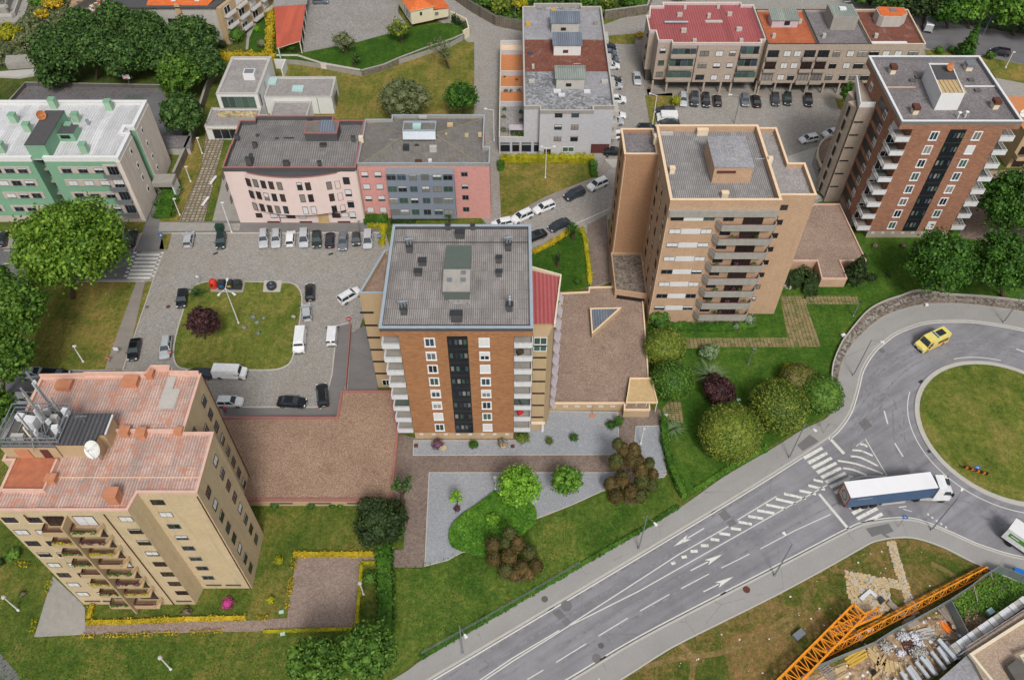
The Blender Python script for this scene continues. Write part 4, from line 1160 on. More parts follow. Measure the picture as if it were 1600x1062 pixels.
for i in range(8):
 z = 20.2 - i*2.6
 m2 = MB()
 for k in range(3):
  y0 = 73.6+k*2.5;xo = 5.66+(y0 - 73.2)*.1325
  m2.face([(xo+.02, y0, z+1.5),(xo+.24, y0+1.7, z+1.5),(xo+.95, y0+1.5, z+.2),(xo+.7, y0 - .1, z+.2)], 'awning')
  m2.face([(xo+.02, y0, z+1.42),(xo+.7, y0 - .1, z+.12),(xo+.95, y0+1.5, z+.12),(xo+.24, y0+1.7, z+1.42)], 'awning')
  m2.face([(xo+.02, y0, z+1.42),(xo+.02, y0, z+1.5),(xo+.7, y0 - .1, z+.2),(xo+.7, y0 - .1, z+.12)], 'maroon')
 m2.build('sun_shade',CT)
MB().box(4.5,4.85,70.9,71.2,0,2.2, 'paint_white').build('porch_post',CT);MB().box(2.9,5.0,70.8,71.22,2.22,2.4, 'paint_cream').build('porch_slab',CT)
# balcony clutter
for i, (xx, z, m) in enumerate(((1.2,22.0 - 2.82*6, 'red_sheet'),(1.1,22.0 - 2.82, 'bark'),(1.6,22.0 - 2.82*5, 'metal_green'))):
 MB().rbox((xx, 70.8, z+.02),(.9,.5,.7),.5, m).build('laundry',CT)
# right-hand brick tower
RT = brick_tower('brown brick apartment tower with white box on grey felt roof, at the right edge',63.75,114.35, 'brick_brown',25.75,
     (0,0,0,0,0,.1,0,0),(0,1,0,0,.1,0,0,1), 'roof_bitumen','paint_white','l')
def zr_(a, b_): return (1270+a/4.827,70+b_/4.827)
ZR2 = 25.19
pp_ = PP([zr_(870,145), zr_(1045,145), zr_(1145,375), zr_(968,375)], 28.2)
MB().prism(pp_, ZR2,28.1, 'paint_white').build('lift_house',RT)
mb = MB();mb.ring(pp_, 28.1,28.35,.18, 'paint_white');mb.build('lift_house_parapet',RT)
ip = inset(pp_, .2);
mb = MB();mb.prism(ip, 28.102,28.14, 'slate_dark',bottom=False);mb.build('lift_house_roof',RT)
yb_ = (ip[0][1]+ip[2][1])/2;x0_ = min(p[0] for p in ip);x1_ = max(p[0] for p in ip);y0_ = min(p[1] for p in ip)
for i in range(6): MB().box(x0_+.15+i*(x1_ - x0_ - .2)/6, x0_+.05+(i+1)*(x1_ - x0_ - .2)/6, y0_+.3, yb_ - .3,28.145,28.2, 'wood_pale').build('roof_board',RT)
dish('orange satellite dish on the white rooftop box of the brown brick tower',x1_ - 1.0, yb_+2.6,28.14,.75,-1.2,.6, 'satellite_orange',.5)
for a, c, w, d, h in ((600,225,.9,1.1,1.5),(770,530,.9,1.1,1.5),(1375,490,.9,1.2,1.6),(1175,200,1.1,1.3,1.3)):
 x, y = P(*zr_(a, c), ZR2);mb = MB();mb.box(x - w/2, x+w/2, y, y+d, ZR2, ZR2+h*.6, 'paint_cream')
 mb.box(x - w/2 - .1, x+w/2+.1, y - .1, y+d+.1, ZR2+h*.6+.003, ZR2+h, 'rust' if w < 1 else 'metal_grey');mb.build('chimney',RT)
for a, c in ((1090,555),(1145,550)):
 x, y = P(*zr_(a, c), ZR2);MB().lathe(x, y, [(.12, ZR2),(.12, ZR2+1.0),(.3, ZR2+1.05),(.3, ZR2+1.2),(.05, ZR2+1.3)], 'paint_white',10).build('vent',RT)
for a, c in ((750,275),(1190,270),(1240,350),(790,250)):
 x, y = P(*zr_(a, c), ZR2);MB().box(x - .5, x+.5, y - .4, y+.4, ZR2+.05, ZR2+.3, 'concrete_dark').build('roof_hatch',RT)
mb = MB();xq, yq = P(*zr_(545,325), ZR2);mb.box(xq, xq+5.2, yq - .12, yq+.12, ZR2+.05, ZR2+.14, 'coping_orange');xq, yq = P(*zr_(1140,318), ZR2);mb.box(xq, 83.2, yq - .15, yq+.15, ZR2+.05, ZR2+.16, 'paint_white');mb.build('roof_joint',RT)
# west wing of the right tower: stepped saw-tooth wall, terrace on top
wf = [(60.9,124.7),(63.74,124.7),(63.74,133.2),(62.6,133.2)]
zz = [(-0,19.6)]
MB().prism(wf, 0,21.4, 'tile_taupe',bottom=False).build('wing_wall',RT)
mb = MB();mb.wall([(60.9,124.75),(63.6,124.75)], 21.4,22.4,.2, 'paint_white');mb.wall([(61.0,124.9),(62.5,133.0)], 21.4,22.4,.2, 'paint_white');mb.build('terrace_parapet',RT)
for i in range(7):
 z0 = 19.2 - 2.85*i
 m2 = MB()
 m2.prism([(60.85 - .0,125.2),(59.9,127.2),(59.95,127.4),(61.35,127.8)], max(z0 - 1.2,0), z0+1.6, 'tile_taupe')
 m2.prism([(61.2,127.9),(60.6,130.2),(60.7,130.4),(61.9,130.8)], max(z0 - 1.2,0), z0+1.6, 'tile_taupe')
 m2.box(60.05,60.12,126.0,127.0, z0 - .8, z0+1.2, 'dark_void')
 m2.build('fin_wall',RT)
 x, z = PF(*zr_(355,585+i*97),124.6)
 if z > 1: MB().box(60.98,62.6,124.58,124.68, z - .12, z+.12, 'dark_void').build('slit_window',RT)
for i in range(8): MB().box(63.70,63.745,120.0,124.2,2.6+i*2.82,4.4+i*2.82, 'blackish_panel').build('dark_panel',RT)
# ------------------------------------------------------------------ tan tiled tower
MT = thing('apartment_tower','tan tiled apartment tower with grey concrete balconies and raised roof box','apartment building',(31,100,0))
T = 'tile_tan'
main = [(23.1,93.2),(39.35,93.2),(39.35,111.5),(23.1,111.5)]
block(MT, 'wall',main, 27.05, T, 1.1,.3, 'roof_greytile','coping_cream')
rw = [tuple(p) for p in PP([(1221,305),(1276,305),(1257,255),(1232,255),(1212,200),(1183,200)], 26.3)]
rx1 = rw[1][0];ry0 = rw[1][1];rx2 = rw[3][0];ry1 = rw[2][1];ry2 = rw[4][1]
rw = [(39.36, ry0),(rx1, ry0),(rx1, ry1),(rx2, ry1),(rx2, ry2),(39.36, ry2)]
block(MT, 'east_wall',rw, 26.3, T, .8,.25, 'gravel_roof_grey','coping_cream',roofname='east_roof')
lw_ = [(17.8,106.7),(23.09,106.7),(23.09,113.4),(17.8,113.4)]
block(MT, 'west_wall',lw_, 25.0, 'tile_tan_dark',.7,.22, 'roof_bitumen','coping_cream',roofname='west_roof')
ph = PP([(1105,214),(1163,213),(1178,260),(1118,262)], 29.0)
ph = [(30.05,98.4),(35.8,98.4),(35.8,105.8),(30.05,105.8)]
MB().prism(ph, 25.9,28.9, T).build('lift_house',MT)
MB().prism(inset(ph, -.12),28.902,29.05, 'roof_bitumen_light').build('lift_house_roof',MT)
mb = MB()
for i in range(4): mb.box(31.4+i*1.1,31.46+i*1.1,99.6,104.4,29.052,29.09, 'concrete_light')
mb.box(32.3,33.4,100.2,100.3,29.052,29.09, 'concrete_light');mb.box(32.3,33.4,103.2,103.3,29.052,29.09, 'concrete_light');mb.build('roof_joint',MT)
MB().box(30.5,33.3,98.28,98.38,27.9,28.3, 'maroon').build('slit_window',MT)
for a, c, w in ((698,190,1.7),(488,455,.75),(853,628,.95)):
 x, y = P(940+a/4.444,170+c/4.444,25.95);mb = MB();mb.box(x - w/2, x+w/2, y, y+.7,25.95,26.95, 'paint_cream');mb.box(x - w/2 - .06, x+w/2+.06, y - .06, y+.76,26.953,27.05, 'coping_cream');mb.build('chimney',MT)
x, y = P(940+450/4.444,170+180/4.444,25.95);MB().box(x - 1, x+1, y - .3, y+.4,26.0,26.35, 'concrete_light').build('roof_vent',MT)
x, y = P(940+1140/4.444,170+385/4.444,26.3);MB().box(39.2,39.9, y - .1, y+.5,26.4,27.5, 'paint_cream').build('chimney',MT)
x, y = P(940+375/4.444,170+250/4.444,25.0);MB().box(22.6,23.2, y - .2, y+.8,25.1,26.6, 'paint_cream').build('chimney',MT)
MB().box(23.2,39.3,92.75,93.19,24.15,25.3, 'concrete').build('fascia',MT)
rows = [180,272,367,462,552,638,720,802]
for i, r_ in enumerate(rows):
 yv = 300+r_/4.444;z = PF(1060, yv, 93.2)[1]
 sa, sb = ((0,0),(1,1),(.85,.9),(1,1),(0,.55),(1,1),(0,0),(.45,.4))[i]
 if i == 0:
  win(MT, 24.6,93.2, z - .5,1.9,.95,0, 'frame_dark','glass_dark',0,2);win(MT, 29.4,93.2, z - .5,1.7,.95,0, 'frame_grey','glass_green',.3,2)
  MB().box(25.6,28.5,93.12,93.195, z - .5, z+.45, 'plaster_white').build('wall_band',MT)
 else:
  win(MT, 24.65,93.2, z - .5,1.8,.95,0, 'frame_grey','glass_dark',sa, 2);win(MT, 29.4,93.2, z - .5,1.7,.95,0, 'frame_grey','glass_dark',sb, 2)
  MB().box(25.57,28.53,93.12,93.195, z - .5, z+.45, 'panel_white').build('corrugated_panel',MT)
 # balcony
 yt = 300+(228,325,420,512,600,688,770,850)[i]/4.444;yb = 300+(268,365,460,552,640,725,808,888)[i]/4.444
 zt_ = PF(1150, yt, 92.1)[1];zb_ = PF(1150, yb, 92.1)[1]
 mb = MB();mb.prism([(30.6,93.18),(31.3,92.05),(38.9,92.05),(39.3,92.5),(39.3,93.18)], zb_ - .02, zb_+.2, 'concrete_light');bal = mb.build('balcony',MT)
 mb = MB();mb.wall([(30.55,93.15),(31.25,92.0),(38.95,92.0),(39.38,92.5),(39.38,93.15)], zb_ - .02, zt_, .14, 'concrete');mb.wall([(30.7,93.1),(31.32,92.14),(38.9,92.14)], zt_ - .1, zt_+.02,.12, 'maroon')
 o = bpy.data.objects.new('front_panel',mb.mesh('front_panel',absloc(bal)));o.parent = bal;COL.objects.link(o)
 win(MT, 36.0,93.2, zb_+.25,3.0,2.1,0, 'frame_dark','glass_brown',(0,0,.0,0,0,0,0,0)[i], 3);win(MT, 32.3,93.2, zb_+.95,1.6,.9,0, 'frame_dark','glass_dark',0,2)
 if i % 2 or i == 6:
  for k_ in range(3):
   xx = 31.8+((i*2.3+k_*2.9) % 6.6);me_ = leaves_mesh('potted_plant',[(0,0,.3,.35,.2,.35)], 40,.12,('leaf_hedge','leaf_purple','leaf_deep')[(i+k_) % 3], i*5+k_, core=False);o = bpy.data.objects.new('potted_plant',me_);o.parent = bal;o.location = (xx - absloc(bal)[0], 92.45 - absloc(bal)[1], zt_ - .2);COL.objects.link(o)
 # east wing window
 qx, qy = ((1267,107),(1231,210),(1199,302),(1167,397),(1135,488),(1105,574),(1078,657),(1047,740))[i]
 wx, wz = PF(940+qx/4.444,300+qy/4.444, ry0);win(MT, wx, ry0, wz - .5,1.1,1.0,0, 'frame_dark','glass_dark' if i < 6 else 'curtain',0 if i < 7 else .5,2)
 # west faces
 for k, yy in enumerate((95.0,99.5,103.6)):
  win(MT, 23.1, yy, z - .8,1.1 if k != 1 else .7,1.5,-pi/2, 'frame_dark','glass_dark',(0,.6,1,.2)[(i+k) % 4], 2)
 win(MT, 17.8,110.3, z - 1.6,1.0,1.4,-pi/2, 'frame_dark','glass_dark',0,2)
for i in range(8):
 for yy in (98,103,108): win(MT, rx1 if yy < ry1 else rx2, yy, 21 - i*2.8,1.1,1.2, pi/2, 'frame_dark','glass_dark',.4,2)
pipe(MT, [(39.45,92.95,24.2),(39.45,92.95,.2)], .06, 'rust');pipe(MT, [(23.15,93.1,25.5),(23.15,93.1,.2)], .05, 'coping_cream');pipe(MT, [(18.0,106.6,24.5),(18.0,106.6,3)], .06, 'coping_cream')
# low entrance block between the wings
lb = [(17.6,97.5),(23.05,96.4),(23.05,106.65),(17.6,106.65)]
MB().prism(lb, 0,3.2, T, 'rubble',bottom=False).build('entrance_block',MT)
mb = MB();mb.ring(lb, 3.2,3.7,.2, T);mb.build('entrance_parapet',MT)
for i, (y_, c_) in enumerate(((500,0),(600,0))): pass
MB().prism([(18.0,97.3),(22.7,96.35),(22.7,96.45),(18.0,97.4)], 1.3,2.5, 'dark_void').build('entrance_opening',MT)
# ------------------------------------------------------------------ left beige tower with the telephone masts
LT = thing('apartment_tower','beige apartment tower with pink tiled roof and antenna masts, at the left edge','apartment building',(-47,52,0))
B = 'tile_beige'
lp = [(-56.6,43.7),(-41.75,43.7),(-41.3,45.9),(-34.75,45.9),(-34.75,53.8),(-38.3,53.8),(-38.3,62.4),(-41.9,62.4),(-42.1,63.3),(-44.6,63.3),(-44.8,62.2),(-57.8,61.8),(-57.8,50),(-56.6,50)]
LZ = 25.5
block(LT, 'wall',lp, LZ, B, .3,.22, 'roof_pinktile','coping_orange',cop_t=.2, inner='coping_orange')
mb = MB();mb.wall([(-57.7,61.75),(-52.5,61.9),(-52.3,62.1),(-44.7,62.1),(-44.5,63.15),(-42.2,63.15),(-42.0,62.3),(-38.4,62.25)], LZ - .3, LZ+.75,.2, 'coping_orange');mb.build('rear_parapet',LT)
mb = MB();mb.wall([(-38.4,54.0),(-46,54.0),(-47.5,54.0)], LZ - .25, LZ+.3,.25, 'coping_orange');mb.build('roof_step',LT)
def zl(a, c): return (a/4.706,560+c/4.706)
for a, c, w, d, h in ((468,240,1.7,1.2,.6),(960,215,1.7,1.2,.7),(1105,155,.8,.8,.8),(922,580,1.0,1.0,.8),(1043,595,1.0,1.0,.9),(1318,570,.8,.7,.7),(380,925,1.0,.9,.7),(840,1075,1.3,1.2,1.6)):
 x, y = P(*zl(a, c), LZ - .25);mb = MB();mb.box(x - w/2, x+w/2, y, y+d, LZ - .25, LZ - .25+h, 'chimney_orange');mb.box(x - w/2 - .08, x+w/2+.08, y - .08, y+d+.08, LZ - .248+h, LZ - .13+h, 'chimney_orange');mb.build('chimney',LT)
x, y = P(*zl(1262,250), LZ - .2)
mb = MB();mb.prism(PP([zl(1240,135), zl(1298,135), zl(1270,225), zl(1328,225), zl(1278,370), zl(1160,370)], LZ - .2), LZ - .18, LZ - .13, 'concrete_light',bottom=False);mb.build('roof_patch',LT)
MB().box(-53.0,-35.0,47.9,47.97, LZ - .24, LZ - .17, 'coping_cream').build('roof_cable',LT)
# stair house with dark ribbed roof
sp = PP([zl(510,410), zl(815,410), zl(765,555), zl(690,630), zl(400,630)], 27.9)
sx0, sx1, sy0, sy1 = sp[4][0], sp[1][0], sp[3][1], sp[0][1];sxm = sp[3][0];sym = sp[2][1]
shp = [(sx0, sy0),(sxm, sy0),(sxm, sym),(sx1, sym),(sx1, sy1),(sx0+.1, sy1)]
MB().prism(shp, LZ - .25,27.8, 'plaster_tan',bottom=False).build('stair_house',LT)
MB().prism(inset(shp, -.1),27.802,27.95, 'roof_darkrib').build('stair_house_roof',LT)
pipe(LT, [(sx1+.15, sy1,27.8),(sx1+.15, sym, 27.8)], .12, 'paint_white','gutter')
dish('large white satellite dish beside the dark ribbed roof house',sxm+.1, sy0 - .5, LZ, 1.05,-1.9,.75, 'satellite_white',1.9)
# terrace with the antenna platform
tp = [(-56.5,46.2),(sx0 - .6,46.2),(sx0 - .6,50.4),(-56.5,50.4)]
MB().prism(tp, LZ - .2, LZ - .12, 'terrace_orange',bottom=False).build('terrace_floor',LT)
mb = MB();mb.wall([(-56.3,46.1),(sx0 - .5,46.1),(sx0 - .4,50)], LZ - .3, LZ+.35,.25, 'coping_orange');mb.build('terrace_parapet',LT)
MB().box(-57.4, sx0 - .1,50.5,55.6, LZ - .25,27.4, 'plaster_tan','concrete_dark').build('plant_room',LT)
MB().box(sx0 - 2.0, sx0 - 1.1,50.4,50.5, LZ - .2,27.0, 'maroon').build('door',LT)
MB().rbox((-55.2,50.42, LZ - .1),(1.6,.1,1.7),0, 'chimney_orange').build('wall_stain',LT)
# facade rows: eight storeys
c1 = [(60,198),(133,270),(197,337),(267,404),(325,465),(382,525),(440,582),(495,637)]
c2 = [(205,198),(260,270),(322,337),(385,404),(445,465),(505,525),(567,582),(620,637)]
c3 = [(752,192),(808,265),(858,333),(908,398),(953,460),(998,520),(1040,577),(1083,631)]
c4 = [(940,92),(990,165),(1037,235),(1083,302),(1123,365),(1165,427),(1205,484),(1240,540)]
def z8(q): return (q[0]/3.81,760+q[1]/3.81)
s1 = (0,1,0,.2,1,0,1,1);s3 = (1,.15,.2,.8,0,0,0,0);s4 = (0,1,0,.5,0,.1,0,0)
lt_z = []
for i in range(8):
 x, z = PF(*z8(c1[i]),43.7);lt_z.append(z)
 win(LT, x, 43.7, z - .55,1.5,1.15,0, 'frame_dark','glass_dark',s1[i], 2, 'paint_cream' if i in (0,3) else None)
 x, z = PF(*z8(c2[i]),43.7);win(LT, x, 43.7, z - .55,1.5,1.15,0, 'frame_dark','glass_dark',s1[i], 2, 'paint_cream' if i in (0,3) else None)
 x, z = PF(*z8(c3[i]),43.7);win(LT, x, 43.7, z - .55,1.5,1.15,0, 'frame_dark','glass_brown',s3[i], 2)
 x, z = PF(*z8(c4[i]),45.9);win(LT, x, 45.9, z - .55,1.5,1.1,0, 'frame_grey' if i else 'frame_dark','glass_dark',s4[i], 2)
 zz_ = lt_z[i] - .6
 for k, yy in enumerate((47.6,51.6)):
  win(LT, -34.75, yy, zz_ - .9+.3*k, 1.2,1.4, pi/2, 'frame_dark',('glass_dark','glass_blue')[i % 2], (0,.8,.15,.0)[(i+k) % 4], 2)
 for k, yy in enumerate((55.6,58.0,60.4)):
  if k != 1 or i % 2: win(LT, -38.3, yy, zz_ - .9,1.2,1.5, pi/2, 'frame_dark','glass_blue',(0,.4,.15,.0)[(i+k) % 4], 2)
# balconies: two stacks with a dividing fin
fx0 = PF(115,806,43.7)[0]
for i in range(8):
 zf = PF(*z8(((370,285),(440,350),(500,412),(560,475),(615,533),(670,592),(720,648),(760,715))[i]),42.6)[1]+.05
 for (xa, xb) in ((-51.9,-48.95),(-48.75,-45.6)):
  mb = MB();mb.box(xa, xb, 42.4,43.68, zf - .18, zf, 'plaster_tan');bal = mb.build('balcony',LT)
  mb = MB();mb.wall([(xa+.05,43.66),(xa+.05,42.45),(xb - .05,42.45),(xb - .05,43.66)] if xa < -50 else [(xa+.05,42.45),(xb - .6,42.45),(xb+.1,43.66)], zf - .2, zf+.62,.13, 'plaster_tan')
  o = bpy.data.objects.new('front_panel',mb.mesh('front_panel',absloc(bal)));o.parent = bal;COL.objects.link(o)
  mb = MB();mb.wall([(xa+.1,43.5),(xa+.1,42.62),(xb - .3,42.62)], zf+.62, zf+.95,.05, 'maroon')
  o = bpy.data.objects.new('railing',mb.mesh('railing',absloc(bal)));o.parent = bal;COL.objects.link(o)
  if (i*3+int(xa)) % 4 != 1:
   me_ = leaves_mesh('planting',[(k_, 42.5, zf+.65,.5,.22,.25) for k_ in (xa+.5, xa+1.3, xb - .6)], 60,.10,('leaf_deep','leaf_purple','leaf_yellowgreen','leaf_deep')[(i+int(xa)) % 4], i, core=False)
   me_.transform(__import__('mathutils').Matrix.Translation([-c_ for c_ in absloc(bal)]));o = bpy.data.objects.new('planting',me_);o.parent = bal;COL.objects.link(o)
  win(LT, (xa+xb)/2,43.7, zf+.02,2.3,2.15,0, 'frame_dark','glass_brown',(0,.3,0,.6,.0,.4,0,.9)[(i+(3 if xa > -50 else 0)) % 8] if not (i == 0 and xa > -50) else 1,2)
MB().box(-48.94,-48.76,42.1,43.69,.8, LZ - 1.1, 'plaster_tan').build('dividing_fin',LT)
pipe(LT, [(-53.4,43.6, LZ - .9),(-53.2,43.6, LZ - 2.2)], .07, 'rust');pipe(LT, [(-44.6,43.62, LZ - .8),(-44.6,43.62,.1)], .07, 'rust')
pipe(LT, [(-34.95,45.82, LZ - .8),(-34.95,45.82,.1)], .07, 'rust');pipe(LT, [(-38.15,62.3, LZ - .8),(-38.15,62.3,.1)], .07, 'rust')
for x in (-55.0,-52.6,-43.0,-39.6,-37.0): MB().box(x - 1.0, x+1.0,(43.62 if x < -42 else 45.82),(43.69 if x < -42 else 45.89),1.0,1.35, 'slate_dark').build('cellar_vent',LT)
# ------------------------------------------------------------------ telephone masts on the left tower (each stands on the roof)
def mast(label, base, zb, top, r, panels):
 X, Y = P(*base, zb);zt = PF(*top, Y)[1]
 t = thing('antenna_mast',label, 'antenna mast',(X, Y, zb), group=None);h = zt - zb
 mb = MB();mb.tube((0,0,0),(0,0, h), r, r*.8, 'galvanised',8);mb.build('pole',t, local=True)
 mb = MB()
 for a in (0.4,2.5,4.6): mb.tube((cos(a)*1.3, sin(a)*1.3,0),(0,0, min(h*.45,3.0)),.06,.05, 'galvanised',6)
 mb.tube((0,0,.9),(1.1,.5,.5),.05,.05, 'galvanised',6);mb.build('brace',t, local=True)
 for (z, a, L, w, m) in panels:
  o = MB();cx, cy = cos(a)*(r+.3), sin(a)*(r+.3);o.rbox((cx, cy, z),(w, .16, L), a+pi/2, m);o.tube((0,0, z+L*.3),(cx, cy, z+L*.3),.04,.04, 'galvanised',5);o.tube((0,0, z+L*.8),(cx, cy, z+L*.8),.04,.04, 'galvanised',5)
  o.build('panel_antenna',t, local=True)
 return t
mast('tall galvanised mast with a thin tip behind the stair house',(90,648),26.5,(38,581),.14, [(1.0,.3,2.2,.3, 'concrete_light'),(3.6,2.6,2.3,.28, 'panel_white'),(6.4,-.6,.5,.3, 'panel_white')])
mast('galvanised mast with long panel antennas nearest the left edge',(82,672),27.4,(-6,606),.15, [(1.4,2.9,2.4,.32, 'panel_white'),(4.6,2.4,2.2,.34, 'paint_cream'),(1.6,-.4,.7,.5, 'panel_white')])
mast('short mast carrying a cream panel antenna in front of the platform',(62,690),27.4,(26,646),.10, [(.8,3.6,2.3,.32, 'paint_cream'),(1.4,0,.8,.5, 'panel_white')])
mast('slim mast with two white boxes between the tall masts',(74,660),27.4,(47,622),.09, [(.8,-.8,1.8,.45, 'paint_cream'),(2.2,1.8,.7,.5, 'panel_white')])
# steel platform with radio boxes
t = thing('antenna_platform','grey steel frame platform with radio cabinets on the left tower roof','platform',(-52,52,27.4))
mb = MB();x0, x1, y0, y1 = -57.2,-50.6,50.7,55.4
for z in (27.5,28.3,29.0):
 mb.beam((x0, y0, z),(x1, y0, z),.1,.1, 'galvanised');mb.beam((x0, y1, z),(x1, y1, z),.1,.1, 'galvanised');mb.beam((x0, y0, z),(x0, y1, z),.1,.1, 'galvanised');mb.beam((x1, y0, z),(x1, y1, z),.1,.1, 'galvanised')
for i in range(7): mb.beam((x0+i*1.1, y0,27.4),(x0+i*1.1, y0,29.05),.08,.08, 'galvanised');mb.beam((x0+i*1.1, y0,27.55),(x0+i*1.1, y1,27.55),.1,.08, 'galvanised')
mb.build('frame',t)
for i, (x, y, w, d, h, m) in enumerate(((-54.4,53.2,1.3,1.0,1.5, 'panel_white'),(-52.2,54.0,.8,.6,.9, 'concrete_light'),(-51.4,52.4,.7,.6,1.2, 'panel_white'),(-56.2,54.2,.9,.7,.8, 'panel_white'),(-55.6,51.6,1.4,.6,.6, 'concrete_light'),(-52.9,51.7,.6,.5,.7, 'metal_grey'),(-51.0,54.6,.6,.5,1.4, 'panel_white'),(-53.4,54.9,.5,.4,1.0, 'panel_white'))):
 MB().rbox((x, y, 27.62),(w, d, h),(i % 3 - 1)*.15, m).build('cabinet',t)
aerial('thin rake television aerial on the dark ribbed stair house roof',(sx0+sx1)/2, sy1 - 1.2,27.95,1.4, group=None)
# ------------------------------------------------------------------ green apartment building
flat('bluegrey','#7c8593',.8,.05,1, stain=.1)
flat('soiled_band','#b9aba2',.9,.08,1.2, stain=.2)
GB = thing('apartment_building','long green and beige apartment building with a white sheet roof','apartment building',(-88,127,0))
gp = [(-118,118.8),(-85.2,118.8),(-85.2,121.5),(-83.1,121.5),(-83.1,118.8),(-69.7,118.8),(-69.7,126.2),(-71.2,126.2),(-71.2,128.0),(-69.6,128.0),(-69.6,136.4),(-118,136.4)]
MB().prism(inset(gp, .04),0,1.6, 'soiled_band',bottom=False).build('plinth',GB)
mb = MB();mb.prism(gp, 1.6,14.2, 'plaster_green',bottom=False);mb.build('wall',GB);mb = MB();mb.ring(gp, 14.2,15.0,.45, 'plaster_white');mb.build('parapet',GB)
c = MB();c.ring(gp, 15.002,15.09,.6, 'paint_white',out=.05);c.build('coping',GB)
ig = inset(gp, .46)
sloped(GB, 'roof',[(ig[0][0], 119.3),(-70.2,119.3),(-70.2,127.5),(ig[0][0], 127.5)], [14.3,14.3,14.75,14.75], 'roof_white')
sloped(GB, 'roof',[(ig[0][0], 127.5),(-71.7,127.5),(-70.1,128.4),(-70.1,135.9),(ig[0][0], 135.9)], [14.75,14.75,14.75,14.3,14.3], 'roof_white')
mb = MB();mb.box(-70.45,-69.62,118.72,126.15,.4,14.2, 'plaster_soiled');mb.box(-70.4,-69.52,128.05,136.45,.4,14.2, 'plaster_soiled');mb.build('end_wall',GB)
MB().box(-85.45,-82.0,119.4,129.6,14.3,17.3, 'plaster_green').build('lift_core',GB);MB().box(-85.5,-81.95,119.35,129.65,17.302,17.42, 'slate_dark').build('lift_core_roof',GB)
MB().box(-81.98,-79.0,124.2,127.0,14.4,16.2, 'plaster_green','slate_dark').build('roof_room',GB);MB().box(-81.5,-79.8,124.14,124.19,15.2,15.9, 'dark_void').build('opening',GB)
dish('orange satellite dish on the dark roof of the green building',-85.0,127.0,17.42,.85,-.6,.5, 'satellite_orange',.5)
for a, c_ in ((405,145),(825,160),(110,262),(215,332),(15,480),(640,485),(580,255),(535,335),(-200,260)):
 x, y = P(a/4.829,140+c_/4.829,14.5);mb = MB();mb.box(x - .6, x+.6, y, y+1.1,14.4,16.3, 'plaster_green_light');mb.box(x - .65, x+.65, y - .05, y+1.15,16.303,16.42, 'plaster_green');mb.build('chimney',GB)
x, y = P(672/4.829,140+270/4.829,14.6);MB().lathe(x, y, [(.25,14.6),(.25,15.5),(.35,15.55),(.35,15.8)], 'galvanised',10).build('flue',GB)
for i, yr in enumerate((265.3,285,304.6,325,345)):
 if i == 4: continue
 z = PF(120, yr, 118.8)[1]
 for xa, xb, n in ((-80.9,-72.9,3),(-93.5,-86.6,3),(-103.5,-95.5,3)):
  MB().box(xa - .3, xb+.3,118.68,118.79, z - .75, z+.7, 'soiled_band').build('beige_band',GB)
  for k in range(n):
   sh = ((0.1,.2,.4),(1,1,.9),(0,.1,.2),(1,0,.5),(.9,.3,0))[(i+(2 if xa < -85 else 0)) % 5][k]
   win(GB, xa+1.1+k*(xb - xa - 2.2)/2,118.68, z - .65,1.7,1.15,0, 'frame_grey','glass_dark',sh, 2)
 # loggias at the end
 mb = MB();mb.box(-73.0,-70.5,118.6,118.78, z - 1.25, z+1.2, 'soiled_band');mb.build('loggia_back',GB)
 win(GB, -71.4,118.58, z - 1.0,1.9,1.9,0, 'frame_grey','glass_dark',(0,.6,0,0)[i], 3)
 balcony_front(GB, -73.2,-70.45,117.95,118.58, z - 1.2,.7, 'metal_grey','concrete','metal_dark',(1,1,1), th=.25)
for q in ((222.6,204),(230.5,224.5),(238.8,244.6),(246.4,262)):
 y, z = PS(q[0], q[1], -69.5);win(GB, -69.52, y, z - .5,.8,1.1, pi/2, 'frame_white','glass_dark',.1,1)
for q in ((205.6,237),(216,258.5),(223.6,277.7),(232,295)):
 y, z = PS(q[0], q[1], -69.6);win(GB, -69.62, y, z - .5,.9,1.2, pi/2, 'frame_white','glass_dark',.2 if q[1] != 277.7 else 0,1)
for i in range(4): MB().box(-85.15,-83.15,121.3,121.46,3.4+i*2.8,4.3+i*2.8, 'slate_dark').build('stair_slot',GB);MB().box(-85.15,-83.15,120.6,121.46,2.4+i*2.8,2.6+i*2.8, 'concrete').build('stair_landing',GB)
mb = MB();mb.box(-69.5,-65.6,125.8,128.6,2.7,3.7, 'concrete');mb.build('passage_roof',GB)
mb = MB();mb.box(-65.9,-65.6,125.8,128.6,0,2.7, 'panel_white');mb.build('passage_wall',GB)
# ------------------------------------------------------------------ pink building with curved front
PB = thing('apartment_building','pale pink apartment building with curved window front and grey tile roof','apartment building',(-40,124,0))
def z1(a, c): return (340+a/5.308,160+c/5.308)
pz = 13.1
fy = 118.5
bx = [P(*z1(a, c), pz) for a, c in ((185,150),(305,150),(315,112),(965,112),(1205,150),(135,290),(85,300),(15,530))]
pp = [(-51.7, fy),(-27.9, fy),(-27.9, bx[4][1]),(bx[3][0], bx[4][1]),(bx[3][0], bx[3][1]),(bx[2][0], bx[2][1]),(bx[1][0], bx[1][1]),(bx[0][0], bx[0][1]),(bx[0][0], fy+6.8),(-51.7, fy+6.5)]
block(PB, 'wall',pp, pz, 'plaster_pink',.9,.25, 'roof_slate','coping_red',cop_t=.18, inner='slate_dark')
